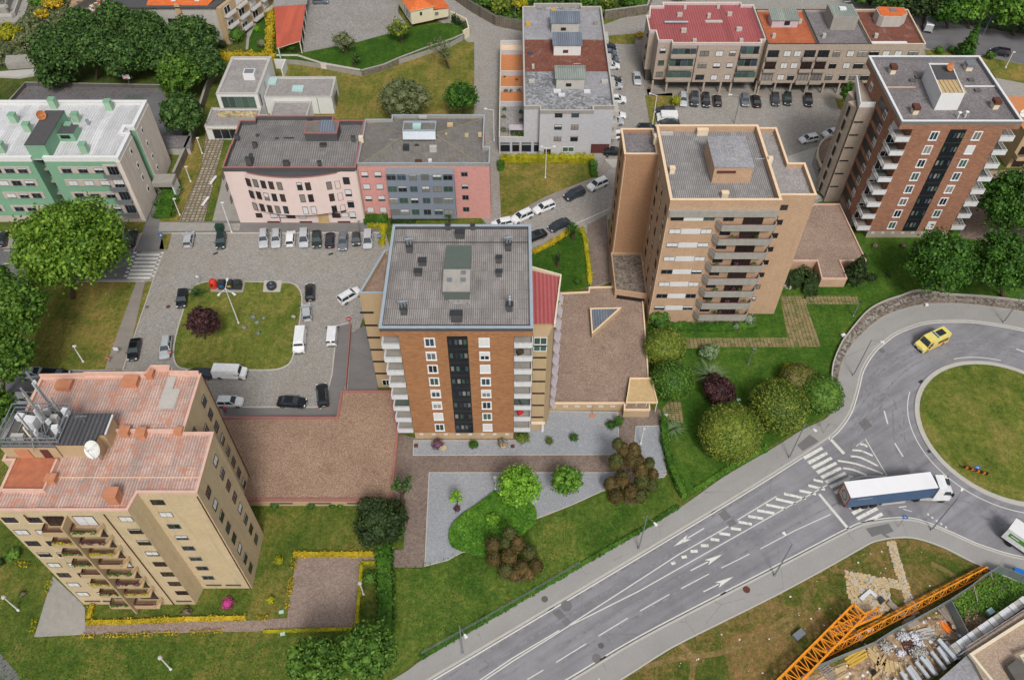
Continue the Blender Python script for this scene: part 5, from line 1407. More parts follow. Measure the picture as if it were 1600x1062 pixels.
# low hip: ridge in the middle
rz_ = pz - .82
yb0, yb1 = fy+.35, bx[4][1] - .35;ym = (yb0+yb1)/2+.4
sloped(PB, 'roof_slope',[(-50.0, yb0),(-28.25, yb0),(-28.25, ym),(-45.5, ym)], [rz_, rz_, rz_+1.0, rz_+1.0], 'roof_slate',.08)
sloped(PB, 'roof_slope',[(-45.5, ym),(-28.25, ym),(-28.25, yb1),(-48.8, yb1)], [rz_+1.0, rz_+1.0, rz_, rz_], 'roof_slate',.08)
sloped(PB, 'roof_slope',[(-50.05, yb0),(-45.5, ym),(-48.85, yb1),(-50.05, yb1 - .3)], [rz_, rz_+1.0, rz_, rz_], 'roof_slate',.08)
def roofbox(b, a0, a1, c0, c1, zoomf, z, h, m, cap=None, name='chimney'):
 x0, y0 = P(*zoomf(a0, c1), z);x1, y1 = P(*zoomf(a1, c1), z);mb = MB();mb.box(x0, x1, y0, y0+c0, z, z+h, m, cap or m);return mb.build(name, b)
for a0, a1, c1, d, h in ((240,285,525,.6,1.6),(275,300,500,.6,1.6),(545,595,530,.7,.9),(830,860,530,.6,.9),(850,905,385,.8,.8),(1113,1145,350,.6,1.6),(745,785,182,.6,1.0),(548,632,315,.5,.35),(480,508,318,.5,.4),(295,332,390,.6,1.3),(140,178,310,.6,.9),(318,345,288,.4,.4)):
 roofbox(PB, a0, a1, d, c1, z1, pz - .3, h, 'slate_dark','metal_dark')
x0, y0 = P(*z1(735,330), pz);x1, _ = P(*z1(1000,330), pz)
MB().box(x0, x1, y0, y0+3.6, pz - .2, pz+1.9, 'slate_dark','roof_mossy').build('roof_room',PB)
c = MB();c.ring([(x0, y0),(x1, y0),(x1, y0+3.6),(x0, y0+3.6)], pz+1.902, pz+2.0,.15, 'coping_red',out=.08);c.build('roof_room_coping',PB)
sloped(PB, 'glazed_slope',[(x0+2.6, y0+.3),(x1 - .2, y0+.3),(x1 - 1.0, y0+3.3),(x0+2.6, y0+3.3)], [pz+2.0, pz+2.0, pz+2.5, pz+2.5], 'roof_blue',.08)
# curved bay
ax0, ax1 = PF(*z1(215,585), fy)[0], PF(*z1(1030,585), fy)[0]
def arcy(x): t = (x - ax0)/(ax1 - ax0);return fy - 1.75*math.sin(pi*min(max(t, 0),1)) ** .8
zt_b = PF(*z1(600,625), fy - 1.7)[1];zb_b = PF(*z1(600,935), fy - 1.7)[1]
ap = [(lerp(ax0, ax1, i/24), arcy(lerp(ax0, ax1, i/24))) for i in range(25)]
ap[0] = (ax0, fy+.0);ap[-1] = (ax1, fy)
bay = [(ax0, fy - .003)]+ap[1:-1] + [(ax1, fy - .003)]
MB().prism(bay, zb_b, zt_b, 'plaster_pink').build('curved_bay',PB)
mb = MB();mb.wall(ap[1:-1], zt_b+.002, zt_b+.08,.22, 'coping_red');mb.build('bay_coping',PB)
mb = MB();mb.prism(inset(bay, .12), zt_b+.002, zt_b+.03, 'slate_dark',bottom=False);mb.build('bay_roof',PB)
W1 = [(255,660),(315,667),(380,678),(445,685),(515,690),(680,693),(750,693),(925,687),(995,680)]
for r_ in range(3):
 for k, (a, c) in enumerate(W1):
  a2 = a+r_*((28,28,27,27,26,25,24,22,22)[k]);c2_ = c+r_*(100,101,101,100,99,100,98,98,98)[k]
  x = PF(*z1(a2, c2_), fy - 1.2)[0];ya = arcy(x);x, z = PF(*z1(a2, c2_), ya)
  sl = (arcy(x+.1) - arcy(x - .1))/.2
  o = win(PB, x, ya - .02, z - .95,.95,1.75, atan2(sl, 1), 'frame_dark',('glass_brown','glass_dark','curtain')[(k*2+r_) % 3], 1.0 if (r_ == 2 and k in (5,6)) else (.0,.25,0,.5)[(k+r_) % 4] if k % 3 == 2 else 0,1)
for r_, (a, c) in enumerate(((1068,650),(1085,750),(1105,845),(1120,935))):
 x, z = PF(*z1(a, c), fy);win(PB, x, fy, z - .8,1.2,1.6,0, 'frame_dark','glass_dark',(0,.7,.1,.8)[r_], 1)
for a, c, w, sh in ((345,938,1.2,0),(470,940,1.4,.9),(540,942,1.4,.9),(610,944,1.6,0),(705,946,1.4,1),(985,940,1.6,0),(1055,935,1.4,1)):
 x, z = PF(*z1(a, c), fy);win(PB, x, fy, z - .5, w, 1.1,0, 'frame_dark','glass_brown',sh, 1)
for a in (465,733,1050): x, z = PF(*z1(a, 993), fy);MB().box(x - 1.2, x+1.2, fy - .06, fy - .003, z - .2, z+.25, 'maroon').build('cellar_grille',PB)
x, z = PF(*z1(880,965), fy);MB().box(x - 1.0, x+1.0, fy - .2, fy - .003,.1,2.4, 'wood_pale').build('entrance',PB)
for i, (a, c) in enumerate(((48,608),(80,702),(115,805))): y, z = PS(*z1(a, c),-51.7);win(PB, -51.7, y, z - .7,1.0,1.4,-pi/2, 'frame_dark','glass_dark',0,1)
pipe(PB, [(PF(*z1(510,935), fy)[0], fy - .08,2.8),(PF(*z1(510,935), fy)[0], fy - .08,.1)], .07, 'maroon');pipe(PB, [(-27.98, fy - .1,12.5),(-27.98, fy - .1,.1)], .07, 'paint_cream')
# ------------------------------------------------------------------ rose building with blue-grey bay
PR = thing('apartment_building','rose tiled apartment building with blue-grey window bay and mossy hip roof','apartment building',(-16,126,0))
def z2(a, c): return (550+a/5.308,160+c/5.308)
rz = 12.95;ry = 119.9
q = [P(*z2(a, c), rz) for a, c in ((95,142),(335,142),(335,105),(1090,105),(1090,368),(1140,368),(1140,498),(20,505))]
rp = [(-27.85, ry),(q[6][0], ry),(q[6][0], q[5][1]),(q[4][0], q[5][1]),(q[4][0], q[3][1]),(q[2][0], q[3][1]),(q[2][0], q[1][1]),(-27.85, q[1][1])]
block(PR, 'wall',rp, rz, 'tile_pinkish',.7,.22, 'roof_mossy','coping_blue',cop_t=.14, inner='concrete')
z0_ = rz - .62;xL, xR, yF, yB = -27.5, q[4][0] - .3, ry+.3, q[3][1] - .35;xa, xb = -19.5,-14.3;yr_ = (yF+yB)/2+.3
sloped(PR, 'roof_slope',[(xL, yF),(xR, yF),(xb, yr_),(xa, yr_)], [z0_, z0_, z0_+1.3, z0_+1.3], 'roof_mossy',.06)
sloped(PR, 'roof_slope',[(xa, yr_),(xb, yr_),(xR, yB),(q[2][0]+.4, yB),(xL, q[1][1] - .35)], [z0_+1.3, z0_+1.3, z0_, z0_, z0_], 'roof_mossy',.06)
sloped(PR, 'roof_slope',[(xR, yF),(xR, yB),(xb, yr_)], [z0_, z0_, z0_+1.3], 'roof_mossy',.06)
sloped(PR, 'roof_slope',[(xL, yF),(xa, yr_),(xL, q[1][1] - .35)], [z0_, z0_+1.3, z0_], 'roof_mossy',.06)
for a, c in (((xL, yF),(xa, yr_)),((xL, q[1][1] - .35),(xa, yr_)),((xR, yF),(xb, yr_)),((xR, yB),(xb, yr_))):
 mb = MB();mb.beam((*a, z0_+.06),(*c, z0_+1.36),.28,.07, 'hip_tile');mb.build('hip_ridge',PR)
x0, y0 = P(*z2(425,335), rz+.3);x1, _ = P(*z2(695,335), rz+.3)
MB().box(x0, x1, y0+.8, y0+3.6, rz - .3, rz+2.2, 'concrete','roof_mossy').build('lift_house',PR)
c = MB();c.ring([(x0, y0+.8),(x1, y0+.8),(x1, y0+3.6),(x0, y0+3.6)], rz+2.202, rz+2.5,.14, 'coping_blue',out=.03);c.build('lift_house_parapet',PR)
sloped(PR, 'sheet_slope',[(x0, y0),(x1, y0),(x1, y0+.78),(x0, y0+.78)], [rz+1.0, rz+1.0, rz+2.2, rz+2.2], 'galvanised',.06)
MB().box((x0+x1)/2 - 1.2,(x0+x1)/2+.3, y0+1.5, y0+2.6, rz+2.21, rz+2.8, 'skylight').build('skylight',PR)
for a0, a1, c1, d, h, m in ((425,475,410,.8,1.2, 'metal_dark'),(645,703,420,.8,1.2, 'concrete_light'),(60,97,340,.7,1.3, 'paint_cream'),(555,622,138,.5,.5, 'concrete_light'),(790,838,215,.9,.7, 'stone_pale'),(752,790,290,.6,.6, 'stone_pale'),(935,965,290,.5,.6, 'stone_pale'),(1045,1075,290,.5,.8, 'stone_pale'),(525,580,500,.4,.5, 'rust'),(633,662,497,.4,.5, 'paint_white'),(520,555,378,.4,.6, 'metal_dark')):
 roofbox(PR, a0, a1, d, c1, z2, rz - .2, h, m)
bx0, bx1 = PF(*z2(275,560), ry - 1.3)[0], PF(*z2(840,560), ry - 1.3)[0]
MB().box(bx0, bx1, ry - 1.35, ry - .003,1.0,11.3, 'bluegrey').build('window_bay',PR)
sloped(PR, 'bay_roof',[(bx0, ry - 1.4),(bx1, ry - 1.4),(bx1, ry - .01),(bx0, ry - .01)], [11.35,11.35,12.0,12.0], 'metal_grey',.06)
for r_, c in enumerate((622,720,815,910)):
 z = PF(*z2(500, c), ry - 1.35)[1]
 for k, (a, w) in enumerate(((325,1.7),(410,1.6),(505,1.4),(605,1.4),(705,1.6),(795,1.7))):
  x = PF(*z2(a+r_*(11,10,8,7,5,3)[k], c), ry - 1.35)[0]
  win(PR, x, ry - 1.35, z - .62, w, 1.3,0, 'frame_grey',('glass_dark','curtain','glass_blue','glass_green','curtain')[(k*2+r_*3) % 5], (0,.0,.2,0,.4)[(k+r_) % 5], 2)
 z = PF(*z2(160,(598,700,795,890)[r_]), ry)[1]
 for a in (105,215):
  x = PF(*z2(a+r_*(16.3 if a == 105 else 15),600+r_*97), ry)[0];win(PR, x, ry, z - .65,1.3,1.3,0, 'frame_grey','glass_dark',(.7,.9,.7,1)[r_], 1)
 x, z = PF(*z2(932+r_*5,(595,700,790,888)[r_]), ry);win(PR, x, ry, z - .5,1.2,1.1,0, 'frame_grey','glass_dark',(.1,.4,0,0)[r_], 2)
MB().box(bx0+5.5, bx1 - 3, ry - .08, ry - .004,.1,.9, 'maroon').build('garage_grille',PR)
# ------------------------------------------------------------------ white building in the lane
WB = thing('apartment_building','white tiled four storey building with three roof boxes and rust roof band','apartment building',(11,158,0))
def z3(a, c): return (760+a/4.25, c/4.25)
wz = 11.4;wy = 139.85
q = [P(*z3(a, c), wz) for a, c in ((230,45),(315,25),(630,25),(762,45),(862,675),(250,675))]
wx0, wx1, wyb = 2.4,20.2, q[0][1];wyb2 = q[1][1];cx0, cx1 = P(*z3(357,740), wz)[0], P(*z3(715,740), wz)[0]
wp = [(wx0, wy),(cx0, wy),(cx0, wy - 1.5),(cx1, wy - 1.5),(cx1, wy),(wx1, wy),(wx1, wyb),(q[2][0], wyb),(q[2][0], wyb2),(q[1][0], wyb2),(q[1][0], wyb),(wx0, wyb)]
y1_ = P(*z3(500,455), wz)[1];y2_ = P(*z3(500,245), wz)[1]
block(WB, 'wall',wp, wz, 'tile_white',.8,.25, 'roof_lichen','concrete_light',z0=0, cop_t=.2, inner='concrete')
for ya, yb, m in ((y1_, y2_, 'roof_brown_felt'),(y2_, wyb - .3, 'roof_bitumen_light')): MB().box(wx0+.3, wx1 - .3, ya, yb, wz - .745, wz - .70, m).build('roof_band',WB)
x0, y0 = P(*z3(650,640), wz - .7);MB().box(x0, wx1 - .3, y0, y1_ - .02, wz - .745, wz - .71, 'roof_bitumen_light').build('roof_band',WB)
for a0, a1, ct, cb, m, h in ((425,625,80,152, 'roof_blue',2.4),(440,640,220,300, 'roof_blue',2.4),(457,665,440,522, 'roof_greenish',2.5)):
 zt_ = wz+1.9;xa, ya = P(*z3(a0, cb), zt_);xb, yb = P(*z3(a1, ct), zt_)[0], P(*z3(a1, ct), zt_)[1];xb = P(*z3(a1, cb), zt_)[0]
 MB().box(xa+.3, xb - .3, ya+.3, yb - .3, wz - .7, wz+1.7, 'plaster_white' if ct == 220 else 'concrete_light').build('roof_box',WB)
 sloped(WB, 'roof_box_roof',[(xa, ya),(xb, ya),(xb, yb),(xa, yb)], [wz+1.85, wz+1.85, wz+2.1, wz+2.1], m, .1)
 MB().box((xa+xb)/2 - .9,(xa+xb)/2+.2, ya+.24, ya+.29, wz - .1, wz+.6, 'maroon' if ct == 220 else 'dark_void').build('opening',WB)
for a, c, w, h, m in ((445,75,.9,.5, 'plank_yellow'),(278,165,1.0,.7, 'plank_yellow'),(290,355,.9,.3, 'glass_blue'),(300,545,1.2,.5, 'concrete_light'),(785,550,1.3,.6, 'concrete_light'),(470,610,1.5,.4, 'panel_white'),(500,635,1.3,.4, 'panel_white'),(668,612,1.3,.4, 'panel_white'),(490,575,1.8,.4, 'skylight'),(725,160,.8,.6, 'wood_grey'),(310,450,.5,.7, 'concrete_light')):
 x, y = P(*z3(a, c), wz - .6);MB().box(x - w/2, x+w/2, y - .3, y+.5, wz - .7, wz - .7+h, m).build('roof_vent',WB)
for r_, c in enumerate((763,845,922)):
 for k, a in enumerate((480,590)):
  x, z = PF(*z3(a - r_*4, c), wy - 1.5);win(WB, x, wy - 1.5, z - .6,1.5,1.2,0, 'frame_dark',('glass_dark','glass_blue','curtain')[(k+r_) % 3], .35 if (r_ == 1 and k == 0) else .1,2)
x, z = PF(*z3(543,992), wy - 1.5);win(WB, x, wy - 1.5, z - .6,2.4,1.2,0, 'frame_white','glass_green',0,2);x, z = PF(*z3(405,1000), wy - 1.5);win(WB, x, wy - 1.5,.2,1.4,2.0,0, 'frame_dark','glass_dark',0,1)
MB().box(cx1+.1, wx1 - .1, wy - 1.4, wy - .01,0,.12, 'concrete').build('porch',WB);MB().box(cx1+.2, wx1 - .2, wy - .05, wy - .003,.13,2.4, 'maroon').build('porch_opening',WB)
for k in range(6): MB().box(wx1 - 1.2+k*.25, wx1+1.6, wy - 2.8+k*.0 - .35*k, wy - 2.5 - .35*k, 0,.15*(6 - k)/2+.05, 'concrete_light').build('step',WB)
for k in range(4):
 for r_ in range(3): balcony_front(WB, wx1+.02, wx1+1.3, wy+1.5+k*9, wy+5+k*9,2.6+r_*2.8,.9, 'concrete_light','concrete','metal_dark',(0,1,1)) if False else MB().box(wx1+.003, wx1+1.2, wy+1.5+k*9, wy+5+k*9,2.6+r_*2.8,3.5+r_*2.8, 'concrete_light').build('balcony',WB)
 for r_ in range(3): win(WB, wx1, wy+7.5+k*9,3.2+r_*2.8,1.3,1.2, pi/2, 'frame_dark','glass_dark',.4,2)
# terraced annex
AN = thing('terrace_annex','low annex with orange tiled roof terraces along the white building','annex',(0,155,0))
an0 = P(*z3(84,1025))[0];ayb = P(*z3(80,285),3.9)[1]
MB().box(an0, wx0 - .003, wy+.02, ayb, 0,3.3, 'tile_white').build('wall',AN)
cells = [(1010,690, 'concrete_light',4.2),(690,590, 'terracotta_floor',4.2),(583,500, 'terracotta_floor',4.2),(470,345, 'terracotta_floor',4.2),(335,285, 'paint_cream',4.2)]
ys = [wy+.02] + [P(*z3(100, c),4.0)[1] for c in (688,590,485,345)] + [ayb]
for i in range(5):
 MB().box(an0+.2, wx0 - .02, ys[i]+.1, ys[i+1] - .1,3.302,3.36,('gravel_roof_grey','terracotta_floor','terracotta_floor','terracotta_floor','coping_cream')[i]).build('terrace_floor',AN)
 MB().box(an0, wx0 - .01, ys[i+1] - .1, ys[i+1]+.1,3.3,4.5, 'tile_white','paint_cream').build('terrace_wall',AN)
MB().box(an0, an0+.2, wy+.02, ayb, 3.302,4.2, 'tile_white','paint_cream').build('parapet',AN);MB().box(an0, wx0 - .02, wy, wy+.2,3.302,4.1, 'tile_white','paint_cream').build('parapet',AN)
for a, w in ((125,2.0),(195,1.5),(265,2.0),(340,1.6)): x = PF(*z3(a, 995), wy)[0];win(AN if x < wx0 else WB, x, wy+(.02 if x < wx0 else 0),.5, w, 1.7,0, 'frame_grey','glass_dark' if a != 195 else 'glass_brown',0,1);MB().box(x - w/2, x+w/2, wy - .05, wy - .002,2.4,2.8, 'frame_grey').build('fanlight',AN if x < wx0 else WB)
x, y = P(*z3(203,845),5.2);mb = MB();mb.box(x - 1.6, x+1.5, y - .9, y+.9,5.1,5.2, 'awning');[mb.tube((x+a, y+c, 3.36),(x+a, y+c, 5.1),.04,.04, 'paint_white',5) for a in (-1.5,1.4) for c in (-.8,.8)];mb.build('pergola',AN)
for i, (a, c, r_) in enumerate(((120,720,.5),(235,740,.6),(115,860,.7),(185,885,.8),(225,890,.7),(130,600,.5),(215,595,.5),(165,598,.4),(115,770,.5),(120,500,.3),(200,520,.3),(235,790,.6))):
 x, y = P(*z3(a, c),3.9);o = leaves_mesh('plant',[(0,0, r_*.8, r_, r_*.7, r_*.9)], 22,.16,('leaf_deep','leaf_hedge','leaf_olive')[i % 3], i+50, core=False);inst('potted_plant',o, AN, (x, y, 3.36))
# ------------------------------------------------------------------ row of four taupe buildings
def z4(a, c): return (980+a/6.154, c/6.154)
TZ = 12.3;TF = 161.9
def row_block(label, x0, x1, yb, roofm, cop, loc_step=0, side=False):
 b = thing('apartment_building',label, 'apartment building',((x0+x1)/2,168,0))
 return b
RR = row_block('taupe apartment building with bright red sheet roof',31.4,54.2,175, 'roof_red','paint_cream')
r_px = [(435,415),(1295,410),(1300,382),(1355,380),(1220,50),(1100,50),(1090,25),(340,30),(345,60),(220,60),(240,150),(185,150),(215,295),(275,295),(300,390),(425,395)]
rw_ = [P(*z4(*p), TZ) for p in r_px]
F0 = rw_[0][1];F1 = rw_[2][1]+.0;xa = rw_[0][0];
rpoly = [(rw_[0][0], F0),(rw_[1][0], F0),(rw_[1][0], F1),(54.4, F1),(54.4, rw_[5][1]),(rw_[5][0], rw_[5][1]),(rw_[5][0], rw_[6][1]),(rw_[7][0], rw_[6][1]),(rw_[7][0], rw_[9][1]),(rw_[9][0], rw_[9][1]),(rw_[10][0] - .6, rw_[11][1]),(rw_[11][0], rw_[11][1]),(rw_[12][0], rw_[12][1]),(rw_[13][0], rw_[12][1]),(rw_[14][0], rw_[14][1]),(rw_[0][0], rw_[14][1])]
block(RR, 'wall',rpoly, TZ, 'tile_taupe',.55,.25, 'roof_red','paint_cream',z0=2.9, cop_t=.12, inner='awning')
MB().prism([(p[0]+(.4 if p[0] < 33 else 0), max(p[1], F0+3.2)) for p in rpoly], 0,2.9, 'concrete_dark',bottom=False).build('ground_floor_wall',RR)
def facade(b, y, wins, x_for=None):
 pass
for a in (235,370,580,725,885,985,1230):
 x = PF(*z4(a, 885), F0)[0];MB().box(x - .2, x+.2, F0+.1, F0+.6,0,2.9, 'tile_taupe').build('pillar',RR)
rr_w = [[(342,490,1.3,.5),(742,518,1.9,.0),(885,518,1.6,1),(1012,515,1.4,.4)], [(325,608,1.3,0),(720,632,1.9,.1),(860,632,1.6,.7),(985,632,1.4,.8)], [(308,718,1.5,.0),(697,745,1.9,0),(833,748,1.4,1),(960,745,1.2,1)]]
for r_, row in enumerate(rr_w):
 for a, c, w, sh in row:
  yy = rw_[14][1] if a < 400 else F0
  x, z = PF(*z4(a, c), yy);win(RR, x, yy, z - .6, w, 1.25,0, 'frame_dark',('glass_dark','curtain','glass_green')[(int(a)+r_) % 3], sh, 2)
 for a, c, w in (((545,515,5.2),(1185,512,3.9)),((520,628,5.2),(1160,628,4.2)),((495,740,5.4),(1130,740,4.4)))[r_]:
  x, z = PF(*z4(a, c), F0 - .7);balcony_front(RR, x - w/2, x+w/2, F0 - .75, F0 - .003, z - .95,.75, 'tile_taupe','concrete','frame_grey',(1,1,1), th=.35)
  k = max(2, int(w/1.3))
  for j in range(k): win(RR, x - w/2+(j+.5)*w/k, F0 - (.7 if (r_, a) in ((0,545),(2,495),(2,1130)) else .01), z - .2 if (r_, a) in ((0,545),(2,495),(2,1130)) else z - .8, w/k - .04,1.35 if (r_, a) in ((0,545),(2,495),(2,1130)) else 2.0,0, 'frame_grey',('glass_blue','glass_green','glass_dark')[(r_+j) % 3] if r_ != 2 else 'glass_green',0,1)
for i in range(3):
 for q_ in ((195,340+i*75),(150,430+i*70)): pass
 y, z = PS(*z4((190,168,148)[i], (345,450,510)[i]),31.0);win(RR, rw_[12][0] - .1, rw_[12][1]+1.5,10 - i*2.8,1.0,1.2,-pi/2, 'frame_dark','glass_dark',.3,2)
for a, c, w, h in ((505,160,1.1,.8),(985,155,1.0,.8),(543,315,1.1,.9),(1075,300,1.2,.8),(785,175,.7,1.0),(648,405,.8,.6),(1097,402,.8,.6),(556,88,.6,.7),(875,85,.6,.7)):
 x, y = P(*z4(a, c), TZ - .4);MB().box(x - w/2, x+w/2, y, y+.6, TZ - .5, TZ - .5+h, 'concrete_light').build('chimney',RR)
x, y = P(*z4(470,220), TZ - .3);mb = MB();mb.tube((x - 2.6, y, TZ - .15),(x+2.6, y, TZ - .15),.28,.28, 'galvanised',10);mb.build('ridge_pipe',RR)
x, y = P(*z4(835,200), TZ - .3);MB().box(x - 1.9, x+1.9, y - .5, y+.5, TZ - .498, TZ - .42, 'concrete_light').build('translucent_sheet',RR)
MB().box(rw_[12][0]+.5,54, P(*z4(600,222), TZ)[1] - .1, P(*z4(600,222), TZ)[1]+.1, TZ - .498, TZ - .44, 'roof_red').build('ridge',RR)
x, z = PF(*z4(680,450), F0);pipe(RR, [(x, F0 - .1, TZ - .6),(x, F0 - .1,3)], .08, 'rust');x, z = PF(*z4(1095,460), F0);pipe(RR, [(x, F0 - .1, TZ - .6),(x, F0 - .1,3)], .08, 'rust')
RF = 161.2;yb_ = 175.6
rows_ = [('taupe apartment building with weathered orange tile roof and low roof box',54.45,65.2, 'roof_orange','metal_dark'),('taupe apartment building with plain grey roof and tall concrete roof box',65.22,76.4, 'roof_bitumen','slate_dark'),('end building of the taupe row with rust roof and drum-like roof box',76.42,87.9, 'roof_brown_felt','coping_cream')]
for bi, (lab, x0, x1, rm, cp) in enumerate(rows_):
 b = thing('apartment_building',lab, 'apartment building',((x0+x1)/2,168,0))
 block(b, 'wall',[(x0, RF),(x1, RF),(x1+(.6 if bi == 2 else 0), yb_),(x0, yb_)], TZ, 'tile_taupe',.5,.22, rm, cp, z0=2.9, cop_t=.1)
 MB().box(x0, x1 - (.3 if bi == 2 else 0), RF+3.2, yb_, 0,2.9, 'concrete_dark').build('ground_floor_wall',b)
 for k in range(4): MB().box(x0+.3+k*3.5, x0+.65+k*3.5, RF+.1, RF+.6,0,2.9, 'tile_taupe').build('pillar',b)
 for r_ in range(3):
  z = 9.55 - r_*2.85
  for k, (dx, typ) in enumerate((((1.6, 'l'),(4.6, 's'),(6.8, 's'),(9.4, 'l')),((1.6, 'l'),(4.4, 'w'),(7.4, 's'),(10.0, 'o')),((1.2, 'o'),(3.8, 's'),(6.4, 's'),(9.6, 'o')))[bi]):
   if typ == 'l':
    balcony_front(b, x0+dx - 1.3, x0+dx+1.3, RF - .55, RF - .003, z - .75,.7, 'tile_taupe','concrete','frame_grey',(1,1,1), th=.3);win(b, x0+dx, RF, z - .7,2.4,2.0,0, 'frame_dark',('glass_dark','glass_brown','curtain')[(r_+k) % 3], 0,3)
   else: win(b, x0+dx, RF, z - .2, {'s': 1.5, 'w': 1.6, 'o': 2.2}[typ], 1.35,0, 'frame_dark',('glass_dark','curtain')[(k+r_) % 2], 1 if typ == 's' and (r_+k) % 4 else .15,2)
 if bi == 2:
  for r_ in range(3): win(b, x1+.1, RF+5,9.4 - r_*2.85,1.2,1.3, pi/2, 'frame_dark','glass_dark',.3,2)
  MB().box(x0+.5, x0+8, RF+.25, RF+1.6, TZ - .45, TZ - .3, 'paint_white').build('white_skirt',b)
 def z5(a, c): return (1200+a/3.93, c/3.93)
 if bi == 0:
  xa, ya = P(*z5(25,120), TZ+1.6);xb = P(*z5(200,120), TZ+1.6)[0];MB().box(xa+.3, xb - .2, ya+.3, ya+3.6, TZ - .5, TZ+1.3, 'awning').build('roof_box',b);sloped(b, 'roof_box_roof',[(xa, ya),(xb, ya),(xb, ya+4.2),(xa, ya+4.2)], [TZ+1.4, TZ+1.4, TZ+1.8, TZ+1.8], 'roof_greenish',.1)
  MB().box(xa+3, xa+4.2, ya+.22, ya+.28, TZ+.1, TZ+1, 'dark_void').build('opening',b)
 if bi == 1:
  x, y = P(*z5(480,185), TZ - .4);MB().box(x - 3.6, x+1.9, y, y+5.5, TZ - .5, TZ+2.6, 'concrete').build('roof_box',b);MB().box(x - 3.4, x+1.7, y+.2, y+5.3, TZ+2.603, TZ+2.7, 'roof_greenish').build('roof_box_roof',b);MB().box(x - 1.6, x - .2, y+2.6, y+3.8, TZ+2.71, TZ+3.0, 'paint_white').build('skylight',b)
 if bi == 2:
  x, y = P(*z5(765,165), TZ - .4);pts = [(x - 3.4, y+.8),(x - 2.6, y),(x+1.4, y),(x+2.9, y+1.4),(x+2.9, y+4.0),(x - 2.4, y+4.4),(x - 3.4, y+3.6)];MB().prism(pts, TZ - .5, TZ+1.9, 'concrete_light').build('roof_box',b);MB().prism(inset(pts, .2), TZ+1.903, TZ+2.0, 'roof_orange_bright').build('roof_box_roof',b);MB().box(x - .7, x+.6, y+2, y+3.1, TZ+2.01, TZ+2.2, 'metal_grey').build('skylight',b)
 for k in range(2): MB().box(x0+1.5+k*7, x0+2.2+k*7, RF+3+k*6, RF+3.6+k*6, TZ - .5, TZ+.5, 'concrete_light').build('chimney',b)
# ------------------------------------------------------------------ flat-roofed clinic
CL = thing('clinic','low modern white building with gravel roofs and a glazed front','building',(-55,150,0))
def z6(a, c): return (300+a/6.154,70+c/6.154)
hz = 6.8;u0 = [P(*z6(a, c), hz) for a, c in ((230,475),(630,470),(755,118),(365,118))]
up = [(u0[0][0], u0[0][1]),(u0[1][0], u0[0][1]),(u0[1][0]+.2, u0[2][1]),(u0[0][0]+.2, u0[2][1])]
block(CL, 'upper_wall',up, hz, 'plaster_white',.4,.5, 'gravel_roof_grey','concrete_light',z0=0, roofname='upper_roof')
gx0, gx1, gy = up[0][0], up[1][0], up[0][1]
for k in range(5): w = (gx1 - gx0 - 1.6)/5;win(CL, gx0+.8+(k+.5)*w, gy, 3.45, w - .03,2.7,0, 'frame_grey','glass_green',0,1)
x, y = P(*z6(555,340), hz - .3);MB().box(x - 1.2, x+1.2, y, y+2.0, hz - .35, hz+1.2, 'paint_white').build('roof_unit',CL);MB().box(x - 1.0, x+1.0, y+.2, y+1.8, hz+1.203, hz+1.22, 'metal_grey').build('roof_unit_grille',CL)
win(CL, up[1][0]+.05, gy+6,3.4,.8,2.4, pi/2, 'frame_dark','glass_dark',0,1);win(CL, up[1][0]+.02, gy+1.2,3.4,.6,2.6, pi/2, 'frame_dark','glass_dark',0,1)
lz_ = 3.3;l0 = P(*z6(120,785), lz_);
lw2 = [(l0[0], l0[1]),(l0[0]+12.5, l0[1]),(l0[0]+12.5, l0[1]+4),(gx1+.0, l0[1]+4),(gx1, gy - .01),(gx0 - .4, gy - .01),(gx0 - .4, gy+.2),(l0[0] , gy+.2)]
block(CL, 'lower_wall',lw2, lz_, 'plaster_white',.35,.2, 'gravel_roof_grey','concrete_light',roofname='lower_roof')
x, y = P(*z6(450,685), lz_);MB().box(x - 4.6, x+3.6, y, y+1.9, lz_ - .29, lz_ - .1, 'stones_pale').build('roof_planting',CL)
for k in range(4): win(CL, l0[0]+2.2+k*1.75, l0[1], .25,1.7,2.3,0, 'frame_grey','glass_green' if k == 3 else 'glass_dark',0,1)
mb = MB()
for k in range(15): mb.box(l0[0]+.4+k*.5, l0[0]+.7+k*.5, l0[1] - .35, l0[1] - .11,2.9,3.05, 'paint_cream')
mb.build('brise_soleil',CL)
ez = 4.2;e0 = [P(*z6(a, c), ez) for a, c in ((705,510),(1340,505),(1385,310),(800,310))]
ep = [(gx1+.25, e0[1][1]),(e0[1][0], e0[1][1]),(e0[2][0], e0[2][1]),(gx1+.25, e0[2][1])]
block(CL, 'east_wall',ep, ez, 'plaster_white',.3,.3, 'gravel_roof_grey','concrete_light',roofname='east_roof')
x, y = P(*z6(1018,420), ez);MB().box(x - 1.2, x+1.2, y - .9, y+1.0, ez - .25, ez+.15, 'skylight').build('skylight',CL);x, y = P(*z6(775,350), ez);MB().box(x - .9, x+.9, y - 1.2, y+1.2, ez - .25, ez+.15, 'skylight').build('skylight',CL)
mz = 3.2;m0 = [P(*z6(a, c), mz) for a, c in ((750,690),(1100,690),(1125,545),(790,545))]
block(CL, 'middle_wall',[(m0[0][0], m0[0][1] - 2),(m0[1][0], m0[1][1] - 2),(m0[1][0]+.2, ep[0][1] - .02),(m0[0][0], ep[0][1] - .02)], mz, 'plaster_white',.25,.2, 'gravel_roof_grey','concrete_light',roofname='middle_roof')
MB().box(e0[1][0] - 3.2, e0[1][0] - 3.1, e0[1][1] - .04, e0[1][1] - .003,.2,4.1, 'concrete_dark').build('wall_joint',CL)
